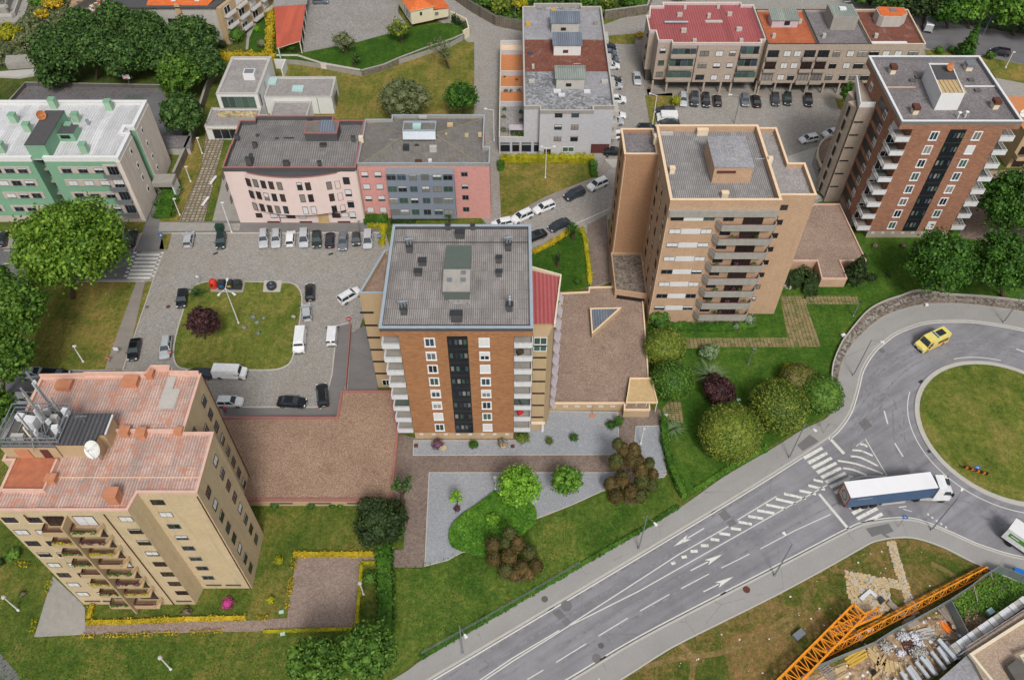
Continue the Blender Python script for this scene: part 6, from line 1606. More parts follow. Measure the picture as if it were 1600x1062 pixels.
win(CL, e0[1][0]+.3, e0[1][1]+3,1.0,3.0,2.2, pi/2, 'frame_grey','glass_dark',0,2)
x, y = P(*z6(830,300));mb = MB();mb.wall([(x - 1, y+3),(x+1.6, y+3),(x+1.4, y - 1)], 0,2.4,.3, 'plaster_white');mb.build('yard_wall',CL)
# ------------------------------------------------------------------ cream villa and carport on the terrace
VI = thing('house','cream house with bright orange tile roof on the lawn terrace','house',(*P(660,45, VZ), VZ))
hz_ = VZ+3.6
a_ = P(640,18, hz_);b_ = P(679,10, hz_);d_ = (b_[0] - a_[0], b_[1] - a_[1]);L_ = hypot(*d_);d_ = (d_[0]/L_, d_[1]/L_);n_ = (-d_[1], d_[0])
def vp(s, t, e=0): return (a_[0]+d_[0]*s+n_[0]*t, a_[1]+d_[1]*s+n_[1]*t)
MB().prism([vp(.3,.3), vp(L_ - .3,.3), vp(L_ - .3,12), vp(.3,12)], VZ, hz_ - .1, 'plaster_cream').build('wall',VI)
top = [vp(L_/2, L_/2), vp(L_/2,12.3 - L_/2)]
for poly, zs in (([vp(0,0), vp(L_, 0), top[0]], [hz_, hz_, hz_+1.6]),([vp(L_, 0), vp(L_, 12.3), top[1], top[0]], [hz_, hz_, hz_+1.6, hz_+1.6]),([vp(0,0), top[0], top[1], vp(0,12.3)], [hz_, hz_+1.6, hz_+1.6, hz_]),([vp(L_, 12.3), vp(0,12.3), top[1]], [hz_, hz_, hz_+1.6])): sloped(VI, 'roof',poly, zs, 'roof_orange_bright',.12, 'paint_cream')
ang = atan2(d_[1], d_[0]);w_ = vp(L_*.45,.3);win(VI, w_[0], w_[1], VZ+1.8,.6,.9, ang, 'frame_grey','glass_dark',0,1)
for k in range(4): w_ = vp(.3,1.5+k*1.3);win(VI, w_[0], w_[1], VZ+.2,1.1,2.4, ang - pi/2, 'frame_white','glass_blue',0,1)
MB().prism([vp(L_ - .3,.5), vp(L_+3.6,.5), vp(L_+3.6,5), vp(L_ - .3,5)], VZ, VZ+2.2, 'plaster_cream').build('annex_wall',VI)
sloped(VI, 'annex_roof',[vp(L_ - .3,.2), vp(L_+3.9,.2), vp(L_+3.9,5.2), vp(L_ - .3,5.2)], [VZ+2.9, VZ+2.3, VZ+2.3, VZ+2.9], 'roof_orange_bright',.12)
w_ = vp(L_+.5,.35);MB().rbox((w_[0], w_[1], VZ+1.2),(.8,.35,.6), ang, 'metal_grey').build('air_conditioner',VI)
CP = thing('carport','long carport with plain red roof beside the yellow flowering hedge','carport',(*P(450,60, VZ),0))
cz = 4.2;cpl = PP([(432,74),(470,66),(478,9),(428,9)], cz)
sloped(CP, 'roof',cpl, [cz - .3, cz+.3, cz+.3, cz - .3], 'roof_carport',.12, 'paint_cream');cpl2 = PP([(428,8.5),(480,8.5),(482,-20),(426,-20)], cz)
sloped(CP, 'rear_roof',cpl2, [cz - .3, cz+.3, cz+.3, cz - .3], 'gravel_roof_grey',.12)
mb = MB()
for k in range(5): x = lerp(cpl[1][0], cpl[2][0], k/4) - .3;y = lerp(cpl[1][1], cpl[2][1], k/4)+.2;mb.tube((x, y, .0),(x, y, cz),.12,.12, 'paint_white',6)
for k in range(3): x = lerp(cpl[0][0], cpl[3][0], k/2)+.3;y = lerp(cpl[0][1], cpl[3][1], k/2)+.2;mb.tube((x, y, 0),(x, y, cz - .4),.12,.12, 'paint_white',6)
mb.build('post',CP)
# ------------------------------------------------------------------ north-west: orange-roofed apartments, concrete building
NW = thing('apartment_building','cream apartments with orange roof and white balconies behind the wood','apartment building',(-85,205,0))
nz = 9.5;na = P(225,10, nz);nb = P(334,10, nz);
nbx = nb[0];nfy = na[1]
npoly = [(na[0] - 8, nfy),(nbx, nfy),(nbx+11, nfy+26),(na[0] - 8, nfy+26)]
MB().prism(npoly, 0, nz - .3, 'concrete_light',bottom=False).build('wall',NW)
MB().prism(inset(npoly, -.5), nz - .298, nz, 'slate_dark').build('eaves',NW)
sloped(NW, 'roof',[(na[0]+.5, nfy+.3),(nbx - 1.5, nfy+.3),(nbx+6, nfy+14),(na[0]+.5, nfy+14)], [nz+.1, nz+.1, nz+3, nz+3], 'roof_orange_bright',.1)
for xx in (-9.5,-4): x = nbx+xx;MB().box(x - .5, x+.5, nfy+1.2, nfy+2.2, nz+.5, nz+.8, 'paint_white').build('roof_window',NW)
for xx in (-10.6,-6.6): win(NW, nbx+xx, nfy, 5.4,2.2,1.1,0, 'frame_grey','glass_dark',0,2)
MB().box(nbx - 9.0, nbx - 7.8, nfy - .5, nfy - .01,0, nz+.6, 'plaster_tan').build('chimney_stack',NW)
dx_, dy_ = 11,26;l_ = hypot(dx_, dy_);ux, uy = dx_/l_, dy_/l_;rot_ = atan2(uy, ux)
MB().prism([(nbx+.02, nfy+.05),(nbx+1.4, nfy - .3),(nbx+1.4+ux*25, nfy - .3+uy*25),(nbx+ux*25, nfy+uy*25)], 0, nz - .35, 'plaster_tan').build('side_wall',NW)
for r_ in range(3):
 for k in range(5):
  s0 = .6+k*4.6;x = nbx+1.4+ux*(s0+1.6);y = nfy - .3+uy*(s0+1.6)
  mb = MB();mb.rbox((x+uy*.6, y - ux*.6,1.0+r_*2.8),(3.2,1.2,.18), rot_, 'concrete_light');mb.rbox((x+uy*1.18, y - ux*1.18,1.19+r_*2.8),(3.2,.08,.8), rot_, 'paint_white');mb.build('balcony',NW)
  win(NW, x, y, 1.25+r_*2.8,2.2,1.9, rot_, 'frame_white','glass_dark',(.0,.5,0,.9)[(k+r_) % 4], 2)
CB = thing('building','bare concrete building with terraces in the top left corner','building',(-118,195,0))
cbz = 5.0;cpts = PP([(-60,-40),(48,-6),(37,26),(24,35),(-60,37)], 1.0)
MB().prism(cpts, 0,1.0, 'concrete').build('lower_terrace',CB)
for k, (s_, zz_) in enumerate(((1.8,2.2),(3.6,3.6),(5.4,5.0))):
 p_ = inset(cpts, s_);MB().prism(p_, 0.95, zz_ - .7, 'concrete',bottom=False).build('wall',CB);mb = MB();mb.ring(p_, zz_ - .7, zz_, .25, 'concrete_light');mb.build('parapet',CB)
# ochre building at the right edge
OB = thing('building','ochre building with dark balcony at the right edge behind the brown tower','building',(*P(1600,262),0))
ox = P(1572,262)[0];oy = P(1572,262)[1]
MB().box(ox, ox+14, oy, oy+12,0,8.5, 'plaster_tan').build('wall',OB);MB().box(ox - .2, ox+14, oy - .2, oy+12,8.5,8.7, 'terracotta_floor').build('roof',OB)
balcony_front(OB, ox - .0, ox+5, oy - 1.6, oy - .01,3.0,.9, 'plaster_tan','slate_dark','frame_dark',(1,1,1));win(OB, ox+2, oy, 3.2,2.4,2.0,0, 'frame_dark','glass_brown',0,2);win(OB, ox+2, oy, .2,2.4,2.1,0, 'frame_dark','glass_brown',0,2)
dish('white satellite dish on the ochre building at the right edge',ox+1.2, oy+5,8.7,.8,-1.9,.5, 'satellite_white',.6)
# ------------------------------------------------------------------ gravel-topped garages
def deck(label, pts, h, floor, cop, side='tile_tan',ct=.3, z0=0.0, copz=.32):
 b = thing('garage_deck',label, 'garage',(*[sum(v)/len(pts) for v in zip(*PP(pts, h))], 0))
 p = PP(pts, h);MB().prism(p, 0, h - .3, side, bottom=False).build('wall',b);MB().prism(inset(p, ct), h - .298, h - .25, floor, bottom=False).build('gravel_top',b)
 mb = MB();mb.ring(p, h - .3, h+copz - .3, ct, cop, out=.02);mb.build('parapet',b);return b, p
D1, d1 = deck('garage roof of tan gravel with red parapets between the two left towers',[(340,650.5),(526,650.5),(533,610),(612,609.5),(622,677),(612,781),(388,781),(340,781)], 1.7, 'gravel_tan','coping_red','plaster_tan')
for x_ in (440,500,560): x, z = PF(x_, 786, d1[5][1]);MB().box(x - 1.6, x+1.6, d1[5][1] - .05, d1[5][1] - .004,.6,1.0, 'concrete_dark').build('vent',D1)
D2, d2 = deck('brown gravel garage roof with triangular skylight right of the central tower',[(857,629.5),(975,629.5),(975,640),(1016,640),(1012,560),(1003,445),(957,437),(957,447),(920,448),(920,455),(876,457)], 2.0, 'gravel_brown','coping_cream','plaster_tan',.2)
yd = d2[0][1]
for k in range(6): x, z = PF(865+k*18.4,637, yd);win(D2, x, yd, 1.0,.7,.35,0, 'frame_white','glass_dark',0,1)
tri = PP([(922,481),(971,480),(925,521)], 3.0)
MB().prism(tri, 1.75,2.8, 'plaster_tan').build('skylight_wall',D2);mb = MB();mb.ring(tri, 2.8,3.0,.22, 'coping_cream',out=.02);mb.build('skylight_coping',D2)
mb = MB();mb.prism(inset(tri, .22),2.802,2.9, 'roof_blue');mb.build('skylight_glass',D2)
it = inset(tri, .25);mb = MB();mb.beam((*it[0], 2.93),((it[1][0]+it[2][0])/2,(it[1][1]+it[2][1])/2,2.93),.08,.05, 'metal_grey');mb.beam(((it[0][0]+it[1][0])/2,(it[0][1]+it[1][1])/2,2.93),((it[1][0]+it[2][0])/2,(it[1][1]+it[2][1])/2,2.93),.08,.05, 'metal_grey');mb.build('glazing_bar',D2)
SH = thing('porch','tan porch canopy on thin white posts over red wall by the garage','porch',(*P(1003,640),0))
sp2 = PP([(978,629),(1028,629),(1018,590),(984,590)], 2.7)
MB().prism(sp2,2.4,2.6, 'wood_pale').build('canopy_roof',SH);mb = MB();mb.ring(sp2,2.602,2.8,.15, 'coping_cream');mb.build('canopy_edge',SH)
for k in range(4): x = lerp(sp2[0][0], sp2[1][0], k/3*.96+.02);MB().tube((x, sp2[0][1]+.15,0),(x, sp2[0][1]+.15,2.4),.07,.07, 'paint_white',6).build('post',SH)
MB().box(sp2[0][0]+.3, sp2[1][0] - .2, sp2[0][1]+2.0, sp2[0][1]+2.15,0,2.39, 'maroon').build('back_wall',SH)
D3, d3 = deck('brown gravel garage roof between the tan tower and the brown tower',[(1230,407),(1277,407),(1284,435),(1324,435),(1313,407),(1354,407),(1327,350),(1312,318),(1272,318),(1250,340)], 2.2, 'gravel_brown','coping_orange','tile_tan',.2)
# curved planter wall and steps by the right tower
PW = thing('planter_wall','curved cream planter wall with brown gravel beside the visitor parking','wall',(*P(1290,250),0))
cv = smooth([(1325,216),(1305,216),(1288,222),(1278,234),(1276,250),(1284,270),(1294,288),(1300,302)], 4)
mb = MB();mb.wall(PP(cv),0,1.1,.25, 'paint_cream');mb.build('wall',PW);MB().prism(PP(cv + [(1310,290)], .3),.02,.5, 'gravel_brown',bottom=False).build('gravel_fill',PW)
# ------------------------------------------------------------------ new building, bottom right corner
SE = thing('building','flat roofed new building with white parapet line in the bottom right corner','building',(*P(1600,1040),0))
ez_ = 3.2
s1_ = PP([(1511,1008),(1640,925),(1760,1062),(1640,1140),(1560,1100)], ez_)
MB().prism(s1_, 0, ez_ - .4, 'concrete','gravel_site',bottom=False).build('wall',SE)
s2_ = PP([(1514,1021),(1640,941),(1740,1062),(1640,1130),(1560,1078)], ez_)
mb = MB();mb.ring(s2_, ez_ - .398, ez_+.1,.35, 'paint_cream');mb.build('parapet',SE);
MB().prism(PP([(1575,1040),(1592,1026),(1640,1060),(1600,1080)], ez_+.8), ez_ - .395, ez_+.6, 'concrete_dark').build('roof_room',SE)
mb = MB();mb.wall(PP([(1660,1000),(1594,1025),(1606,1040)], ez_+.8), ez_+.602, ez_+.9,.3, 'paint_cream');mb.build('roof_room_parapet',SE)
s3_ = PP([(1462,1066),(1511,1023),(1552,1075),(1520,1120),(1440,1120)], ez_ - 1)
MB().prism(s3_, 0, ez_ - 1, 'concrete','roof_bitumen_light',bottom=False).build('low_wing',SE)
# ------------------------------------------------------------------ walls and fences of the setting
def fwall(label, pts, h, t, m, top=None, z0=0.0, name='wall'):
 mb = MB();mb.wall(PP(pts, z0), z0, z0+h, t, m, top);return mb.build(name, label=label, cat='wall')
fwall('grey weathered concrete retaining wall below the terrace lawn',[(434,95),(466,95),(503,107),(564,118)], 1.55,.35, 'plaster_soiled','concrete_light',name='retaining_wall')
fwall('rough brown stone retaining wall below the terrace lawn',[(565,119),(600,110),(625,99),(672,81),(706,70),(724,62)], 1.5,.5, 'stone_block','concrete',name='retaining_wall')
fwall('cream garden wall at the corner by the villa lawn',[(704,31),(729,43),(733,57),(724,62)], 2.3,.3, 'plaster_cream','paint_cream',name='garden_wall')
fwall('long mossy stone wall along the upper street left of the white building',[(700,-8),(740,20),(775,40),(818,49)], 2.6,.6, 'stone_block','concrete_dark',name='stone_wall')
fwall('mossy stone wall along the upper street right of the white building',[(944,31),(1010,22),(1014,12)], 2.4,.6, 'stone_block','concrete',name='stone_wall')
fwall('old stone wall climbing behind the clinic beside the wood',[(345,98),(325,145),(310,195),(300,226),(275,282)], 2.0,.5, 'stone_block','concrete',name='stone_wall')
fwall('low dark kerb wall around the sports court',[(14,165),(42,134),(252,138)], .9,.3, 'concrete_dark','concrete',name='court_wall')
mb = MB();o1 = PP([(253,216),(298,216),(296,232),(257,232)], 1.6);mb.prism(o1,0,1.9, 'concrete_light');mb.prism(inset(o1,-.3),1.902,2.0, 'roof_bitumen');mb.build('shed',label='low grey shed roof beside the sports court wall',cat='shed')
mb = MB();mb.wall(PP([(150,2),(102,33)], .2),0,2.0,.3, 'concrete_dark');mb.build('wall',label='dark wall at the edge of the rubble lot at the top left',cat='wall')
mb = MB();mb.prism(PP([(10,88),(55,86),(56,97),(8,100)], 1.5),0,1.7, 'concrete');mb.build('concrete_slab',label='raised grey concrete block left of the wood',cat='concrete block')
mb = MB();mb.prism(PP([(-10,113),(58,108),(58,116),(30,121),(-10,119)], .4),0,.5, 'concrete_light');mb.build('concrete_slab',label='low pale concrete slab left of the wood, nearer the court',cat='concrete block')
# stone border above the roundabout pavement
BO = smooth([(1298,598),(1299,580),(1303,563),(1313,540),(1324,524),(1352,491),(1376,476),(1404,466),(1434,457),(1480,463),(1531,466),(1600,474),(1720,490)], 5)
def upto(L, lim): return [p for p in L if p[0] > lim]
slab('stone_border',PP([p for p in OUT if p[1] < 600]+BO[::-1]),0,.35, 'rubble')
mb = MB();mb.wall(PP(BO),0,.75,.2, 'concrete','concrete_light');mb.build('border_wall',label='thin curved concrete wall above the stone border of the roundabout',cat='wall')
mb = MB();mb.wall(PP([p for p in OUT if p[1] < 600]),0,.30,.25, 'concrete');mb.build('kerb',kind='structure')
# low wire fence between lawn and pavement
mb = MB();L = PP([(660,1022),(707,996),(760,966),(800,943),(860,908),(905,882)])
ff = thing('wire_fence','low wire fence along the pavement edge of the central lawn','fence',(*L[0], 0))
for i in range(len(L) - 1):
 MB().tube((*L[i], -.1),(*L[i], 1.0),.05,.05, 'metal_grey',5).build('post',ff)
 for z in (.4,.7,.95): MB().tube((*L[i], z),(*L[i+1], z),.015,.015, 'metal_grey',4).build('wire',ff)
MB().tube((*L[-1], -.1),(*L[-1], 1.0),.05,.05, 'metal_grey',5).build('post',ff)
# garage ramp railing
rl = thing('railing','reddish railing along the ramp beside the central tower','railing',(*P(546,560),0));a = P(549,510);c = P(541,608)
mb = MB();mb.wall([a, c], 0,.9,.15, 'coping_red');mb.build('rail_wall',rl)
# ------------------------------------------------------------------ lamps
def lamp(label, base, top, head=None, r=.09, m='metal_grey',heads=1, group=None, hm='paint_white',globe=False, z0=.1):
 X, Y = P(*base, z0);z = PF(top[0], top[1], Y)[1];h = max(z - z0,1.5)
 t = thing('street_lamp',label, 'street lamp',(X, Y, z0), group=group)
 MB().lathe(0,0, [(r*1.9,-.1),(r*1.9,.25),(r*1.2,.3),(r, h*.4),(r*.7, h)], m, 8).build('pole',t, local=True)
 hs_ = head if isinstance(head, list) else ([head] if head else [])
 if not hs_:
  if globe: MB().lathe(0,0, [(.05, h),(.24, h+.1),(.3, h+.28),(.2, h+.48),(.02, h+.55)], 'concrete_light' if hm == 'c' else hm, 10).build('globe',t, local=True)
  else: MB().box(-.12,.45,-.14,.14, h, h+.12, hm).build('lantern',t, local=True)
 for hd in hs_:
  hx, hy = P(hd[0], hd[1], z);dx, dy = hx - X, hy - Y;l = hypot(dx, dy)
  if l > 3.0: dx, dy = dx*3.0/l, dy*3.0/l;l = 3.0
  ux_, uy_ = dx/l, dy/l
  MB().tube((0,0, h - .1),(dx*.75, dy*.75, h+.12),.05,.04, m, 6).build('arm',t, local=True)
  mb = MB();p = [(dx*.7 - uy_*.1, dy*.7+ux_*.1),(dx*.7+uy_*.1, dy*.7 - ux_*.1),(dx+uy_*.2, dy - ux_*.2),(dx - uy_*.2, dy+ux_*.2)]
  mb.prism(p, h+.08, h+.24, hm);mb.build('lantern',t, local=True)
 return t
lamp('tall road lamp on the pavement below the hedges, by the zebra crossing',(1233,715),(1263,661),(1275,675))
lamp('tall road lamp on the upper pavement, halfway along the main road',(998,857),(1013,805),(1026,822))
lamp('road lamp on the upper pavement nearest the bottom edge',(723,1020),(718,977),(729,997))
lamp('tall road lamp on the lower pavement opposite the long dashes',(1210,899),(1238,850),(1223,832))
lamp('tall road lamp on the lower pavement in front of the lorry',(1455,828),(1500,777),(1503,764))
lamp('tall road lamp on the bend beside the stone border',(1333,587),(1365,531),(1381,536))
lamp('tall road lamp right of the yellow van above the roundabout',(1568,504),(1603,458),(1612,470))
lamp('three armed white lamp in the parking island',(373,505),(355,450), [(341,463),(368,462),(356,436)], m='paint_white')
lamp('short globe lamp on the edge of the paved square',(568,928),(562,912), globe=True, m='paint_white',hm='c')
lamp('garden lamp on the lawn at the far left edge',(29,953),(6,934), globe=True, m='paint_white',hm='c')
lamp('garden lamp on the lawn in the bottom left corner',(267,1045),(252,1028), globe=True, m='paint_white',hm='c')
lamp('white lamp post on the dry lawn west of the street',(130,565),(116,541), m='paint_white')
lamp('walkway lamp at the upper end of the mottled pavers',(316,240),(309,216), m='paint_white')
lamp('walkway lamp in the middle of the grass beside the mottled pavers',(298,284),(291,261), m='paint_white')
lamp('walkway lamp over the trimmed hedge near the street',(281,336),(272,311), m='paint_white')
lamp('slim tall lamp at the left corner of the pale pink building',(362,363),(343,317), m='paint_white')
lamp('grey lamp on the east lawn below the paver path',(1169,569),(1178,545), m='metal_grey',hm='metal_grey')
lamp('grey lamp at the top corner of the east lawn by the curved wall',(1333,494),(1345,472), m='metal_grey',hm='metal_dark')
lamp('short lamp in the small grey gravel bed by the porch',(1001,693),(1004,671), globe=True, m='paint_white',hm='c')
lamp('short lamp in the grey gravel near the green mound',(774,765),(774,747), globe=True, m='paint_white',hm='c')
lamp('double armed lamp in front of the white building',(852,278),(853,231), [(845,230),(868,230)], m='paint_white')
lamp('single armed lamp in the lane beside the rose building',(772,220),(771,172),(757,171), m='paint_white')
lamp('single armed lamp at the corner of the visitor parking',(1019,198),(1026,149),(1014,147), m='paint_white')
lamp('single armed lamp in the middle of the row parking',(1147,192),(1150,150),(1138,149), m='metal_grey')
lamp('lamp in front of the wood above the right street',(1536,55),(1550,17), m='metal_grey')
lamp('small lamp on the dry verge at the upper right',(1571,106),(1584,82), m='paint_white')
lamp('pole at the top of the lane beside the yellow green bushes',(805,32),(804,-5), m='metal_grey')
lamp('short grey post between the pink buildings and the parked cars',(563,365),(561,346), m='metal_grey',hm='metal_grey')
# ------------------------------------------------------------------ signs
def sign(label, base, top, shape, m, face=0.0, size=.35, name='traffic_sign',extra=None, z0=.1):
 X, Y = P(*base, z0);h = max(1.6, min(PF(top[0], top[1], Y)[1] - z0,3.2));t = thing(name, label, 'traffic sign',(X, Y, z0), face)
 MB().tube((0,0,-.1),(0,0, h),.04,.04, 'metal_grey',6).build('post',t, local=True)
 mb = MB()
 if shape == 'round':
  n = 16
  for y0, y1, mm, s_ in ((-.07,-.045, m, size),(-.044,-.03, 'metal_grey',size*1.0)):
   f = [(cos(i*2*pi/n)*s_, y0, h - size+sin(i*2*pi/n)*s_) for i in range(n)];b_ = [(x, y1, z) for x, _, z in f]
   mb.face(f, mm);mb.face(b_[::-1], 'metal_grey')
   for i in range(n): mb.face([f[i], b_[i], b_[(i+1) % n], f[(i+1) % n]], mm)
 else: mb.box(-size, size, -.07,-.04, h - size*2, h, m)
 mb.build('plate',t, local=True)
 if extra:
  mb = MB()
  if extra == 'bar': mb.box(-size*.7, size*.7,-.085,-.071, h - size - .07, h - size+.07, 'paint_white')
  if extra == 'arrow': mb.face([(-size*.55,-.08, h - size - .05),(size*.1,-.08, h - size - .05),(size*.1,-.08, h - size+.09),(-size*.55,-.08, h - size+.09)], 'paint_white');mb.face([(size*.1,-.08, h - size - .2),(size*.6,-.08, h - size+.02),(size*.1,-.08, h - size+.24)], 'paint_white')
  if extra == 'zebra': mb.face([(-size*.6,-.08, h - size*1.6),(size*.6,-.08, h - size*1.6),(0,-.08, h - size*.4)], 'paint_white')
  if extra == 'slash': mb.face([(-.25,-.08, h - size+.18),(-.18,-.08, h - size+.25),(.25,-.08, h - size - .18),(.18,-.08, h - size - .25)], 'paint_white')
  mb.build('symbol',t, local=True)
 return t
sign('blue square crossing sign on the little verge by the west zebra',(256,378),(254,364), 'sq','sign_blue',size=.4, extra='zebra')
sign('blue crossing sign in front of the parked black car at the left zebra',(206,387),(204,371), 'sq','sign_blue',size=.35, extra='zebra')
sign('red no entry sign at the head of the garage ramp',(547,508),(544,495), 'round','sign_red',size=.42, extra='bar')
sign('red round sign leaning over the footpath west of the street',(172,566),(171,557), 'round','sign_red',size=.35, extra='slash')
sign('red round sign at the corner of the parking island by the silver estate',(269,557),(268,549), 'round','sign_red',size=.35, extra='bar')
sign('white backed sign beside the footpath above the left street',(185,552),(181,543), 'sq','paint_white',size=.4)
sign('round white backed sign at the right corner of the parking island',(462,505),(458,492), 'round','concrete_light',size=.35)
sign('white backed sign in the top left of the parking island by the palm',(313,444),(308,430), 'round','paint_white',size=.3)
sign('blue round sign beside the nine car row by the yellow hedge',(594,378),(592,366), 'round','sign_blue',size=.4, extra='bar')
sign('blue arrow sign on the lower pavement behind the lorry zebra',(1403,822),(1413,803), 'round','sign_blue',-.6,.4, extra='arrow')
sign('grey backed sign on the pavement between the lamp and the stop line',(1287,676),(1295,662), 'sq','metal_grey',.5,.3)
sign('tilted round mirror sign inside the building site fence',(1556,930),(1580,912), 'round','metal_dark',.4,.4)
sign('blue round arrow sign behind the chevron board on the roundabout',(1519,740),(1520,727), 'round','sign_blue',-.5,.42, extra='arrow',z0=.2)
X, Y = P(1521,739,.2);cb_ = thing('chevron_board','black and orange chevron board standing in the roundabout lawn','traffic sign',(X, Y, .2),-.38)
MB().box(-1.7,1.7,-.03,.03,.5,1.15, 'black').build('board',cb_, local=True)
for k in range(4):
 x = -1.5+k*.8;mb = MB()
 mb.face([(x, -.04,.52),(x+.3,-.04,.52),(x+.55,-.04,.82),(x+.25,-.04,.82)], 'orange_stripe');mb.face([(x+.25,-.04,.82),(x+.55,-.04,.82),(x+.3,-.04,1.13),(x, -.04,1.13)], 'orange_stripe');mb.build('chevron',cb_, local=True)
for x in (-1.2,1.2): MB().tube((x, .05,-.1),(x, .05,1.1),.04,.04, 'metal_grey',5).build('leg',cb_, local=True)
# ------------------------------------------------------------------ bins, benches, small things
X, Y = P(335,448,.15);t = thing('bottle_bank','red bottle bank at the left end of the recycling bins','bottle bank',(X, Y, .15));MB().lathe(0,0, [(.65,0),(.75,.3),(.75,1.1),(.55,1.6),(.15,1.8)], 'bin_red',14).build('body',t, local=True);MB().rbox((0,-.72,1.0),(.35,.12,.3),0, 'black').build('slot',t, local=True)
for k, (m, lab) in enumerate((('sign_blue','dark recycling container with blue mark, next to the red bottle bank'),('plank_yellow','dark recycling container with yellow mark, middle of the three'),('bin_green','dark recycling container with green mark, right end of the row'))):
 X, Y = P(348.5+k*12.3,449,.15);t = thing('recycling_container',lab, 'recycling container',(X, Y, .15), group='recycling containers on the parking island')
 mb = MB();mb.box(-.62,.62,-.62,.62,0,1.25, 'bin_dark');mb.build('body',t, local=True);mb = MB();mb.prism([(-.6,-.6),(.6,-.6),(.6,.6),(-.6,.6)], 1.252,1.45, 'metal_dark');mb.box(-.5,.5,-.5,.5,1.452,1.6, 'metal_dark');mb.build('lid',t, local=True);MB().box(-.3,.3,-.65,-.625,.7,1.1, m).build('mark',t, local=True)
X, Y = P(425,449,.15);t = thing('round_tank','black round tank on a concrete pad in the parking island','tank',(X, Y, .15));MB().lathe(0,0, [(.8,0),(.85,.1),(.85,.8),(.7,.95)], 'bin_dark',16).build('body',t, local=True);MB().lathe(0,0, [(.2,.95),(.2,1.1)], 'metal_grey',8).build('cap',t, local=True)
X, Y = P(345,361);t = thing('waste_container','dark green waste container on the pavement behind the dark hatchback','waste container',(X, Y, .12));MB().rbox((0,0,.1),(1.4,1.0,1.1),0, 'bin_green').build('body',t, local=True);MB().rbox((0,0,1.21),(1.5,1.1,.15),0, 'bin_green').build('lid',t, local=True)
for k, (q, lab) in enumerate((((334,284), 'upper white bench on the mottled paver walkway'),((322,317), 'lower white bench on the mottled paver walkway'))):
 X, Y = P(*q, .1);a = P(q[0], q[1] - 8);d_ = atan2(a[1] - Y, a[0] - X+.6);t = thing('bench',lab, 'bench',(X, Y, .1),1.35);MB().rbox((0,0,.4),(2.6,.5,.1),0, 'paint_white').build('seat',t, local=True)
 for s_ in (-1,1): MB().rbox((s_*1.0,0,0),(.15,.45,.4),0, 'concrete_light').build('leg',t, local=True)
X, Y = P(207,140);t = thing('basketball_hoop','basketball hoop on a slim post at the sports court','basketball hoop',(X, Y, 0));MB().tube((0,0,0),(-.2,0,3.4),.07,.06, 'metal_grey',6).build('post',t, local=True);MB().box(-1.1,.5,-.06,0,2.7,3.8, 'paint_white').build('backboard',t, local=True);MB().lathe(-.3,-.35, [(.25,2.9),(.25,2.94)], 'bin_red',10).build('hoop',t, local=True)
for k, (q, lab) in enumerate((((693,702), 'terracotta pot tipped beside the purple shrub'),((787,698), 'terracotta pot under the bare twiggy shrub'),((1002,0), None))):
 if lab is None: continue
 X, Y = P(*q, .12);MB().lathe(X, Y, [(.25,.1),(.5,.55),(.52,.62)], 'stone_pale',12).build('plant_pot',label=lab, cat='plant pot')
for q, lab in (((650,696), 'small rusty square lid in the gravel at the left of the plinth'),((801,697), 'small rusty square lid in the gravel right of the plinth')):
 X, Y = P(*q, .12);MB().rbox((X, Y, .1),(.6,.6,.1),0, 'rust').build('metal_lid',label=lab, cat='lid')
X, Y = P(926,648);mb = MB();mb.tube((X, Y, .1),(X+.1, Y+.3,2.2),.05,.05, 'wood_pale',5);mb.rbox((X - .1, Y - .3,.1),(.6,.3,.25),0, 'orange_stripe');mb.build('broom',label='orange broom leaning on the garage wall in the garden',cat='broom')
X, Y = P(1231,447,.1);t = thing('hydrant','red hydrant on a pale disc in the lawn by the tan tower','hydrant',(X, Y, .08));MB().lathe(0,0, [(.75,0),(.75,.12),(.6,.22)], 'concrete_light',12).build('base_disc',t, local=True);MB().lathe(0,0, [(.25,.22),(.25,.62),(.1,.72)], 'bin_red',10).build('stub',t, local=True)
for q, lab, m in (((1040,649), 'pale blue lid on the ground by the flax plant','skylight'),((1154,625), 'pale blue box beside the plum bush','skylight'),((442,990), 'pale blue lid in the lawn south of the cream path','skylight'),((440,956), 'small pale lid on the lawn left of the paved square','skylight'),((661,958), None, None)):
 if lab: X, Y = P(*q, .08);MB().rbox((X, Y, .08),(.6,.4,.2),.2, m).build('service_lid',label=lab, cat='lid')
MB().rbox((*P(1447,477,.3),.35),(.5,.5,.3),0, 'paint_white').build('white_box',label='small white box on the stone border above the roundabout',cat='box');MB().rbox((*P(1317,525,.3),.4),(.7,.5,.3),.4, 'paint_white').build('white_box',label='white box at the left start of the stone border',cat='box')
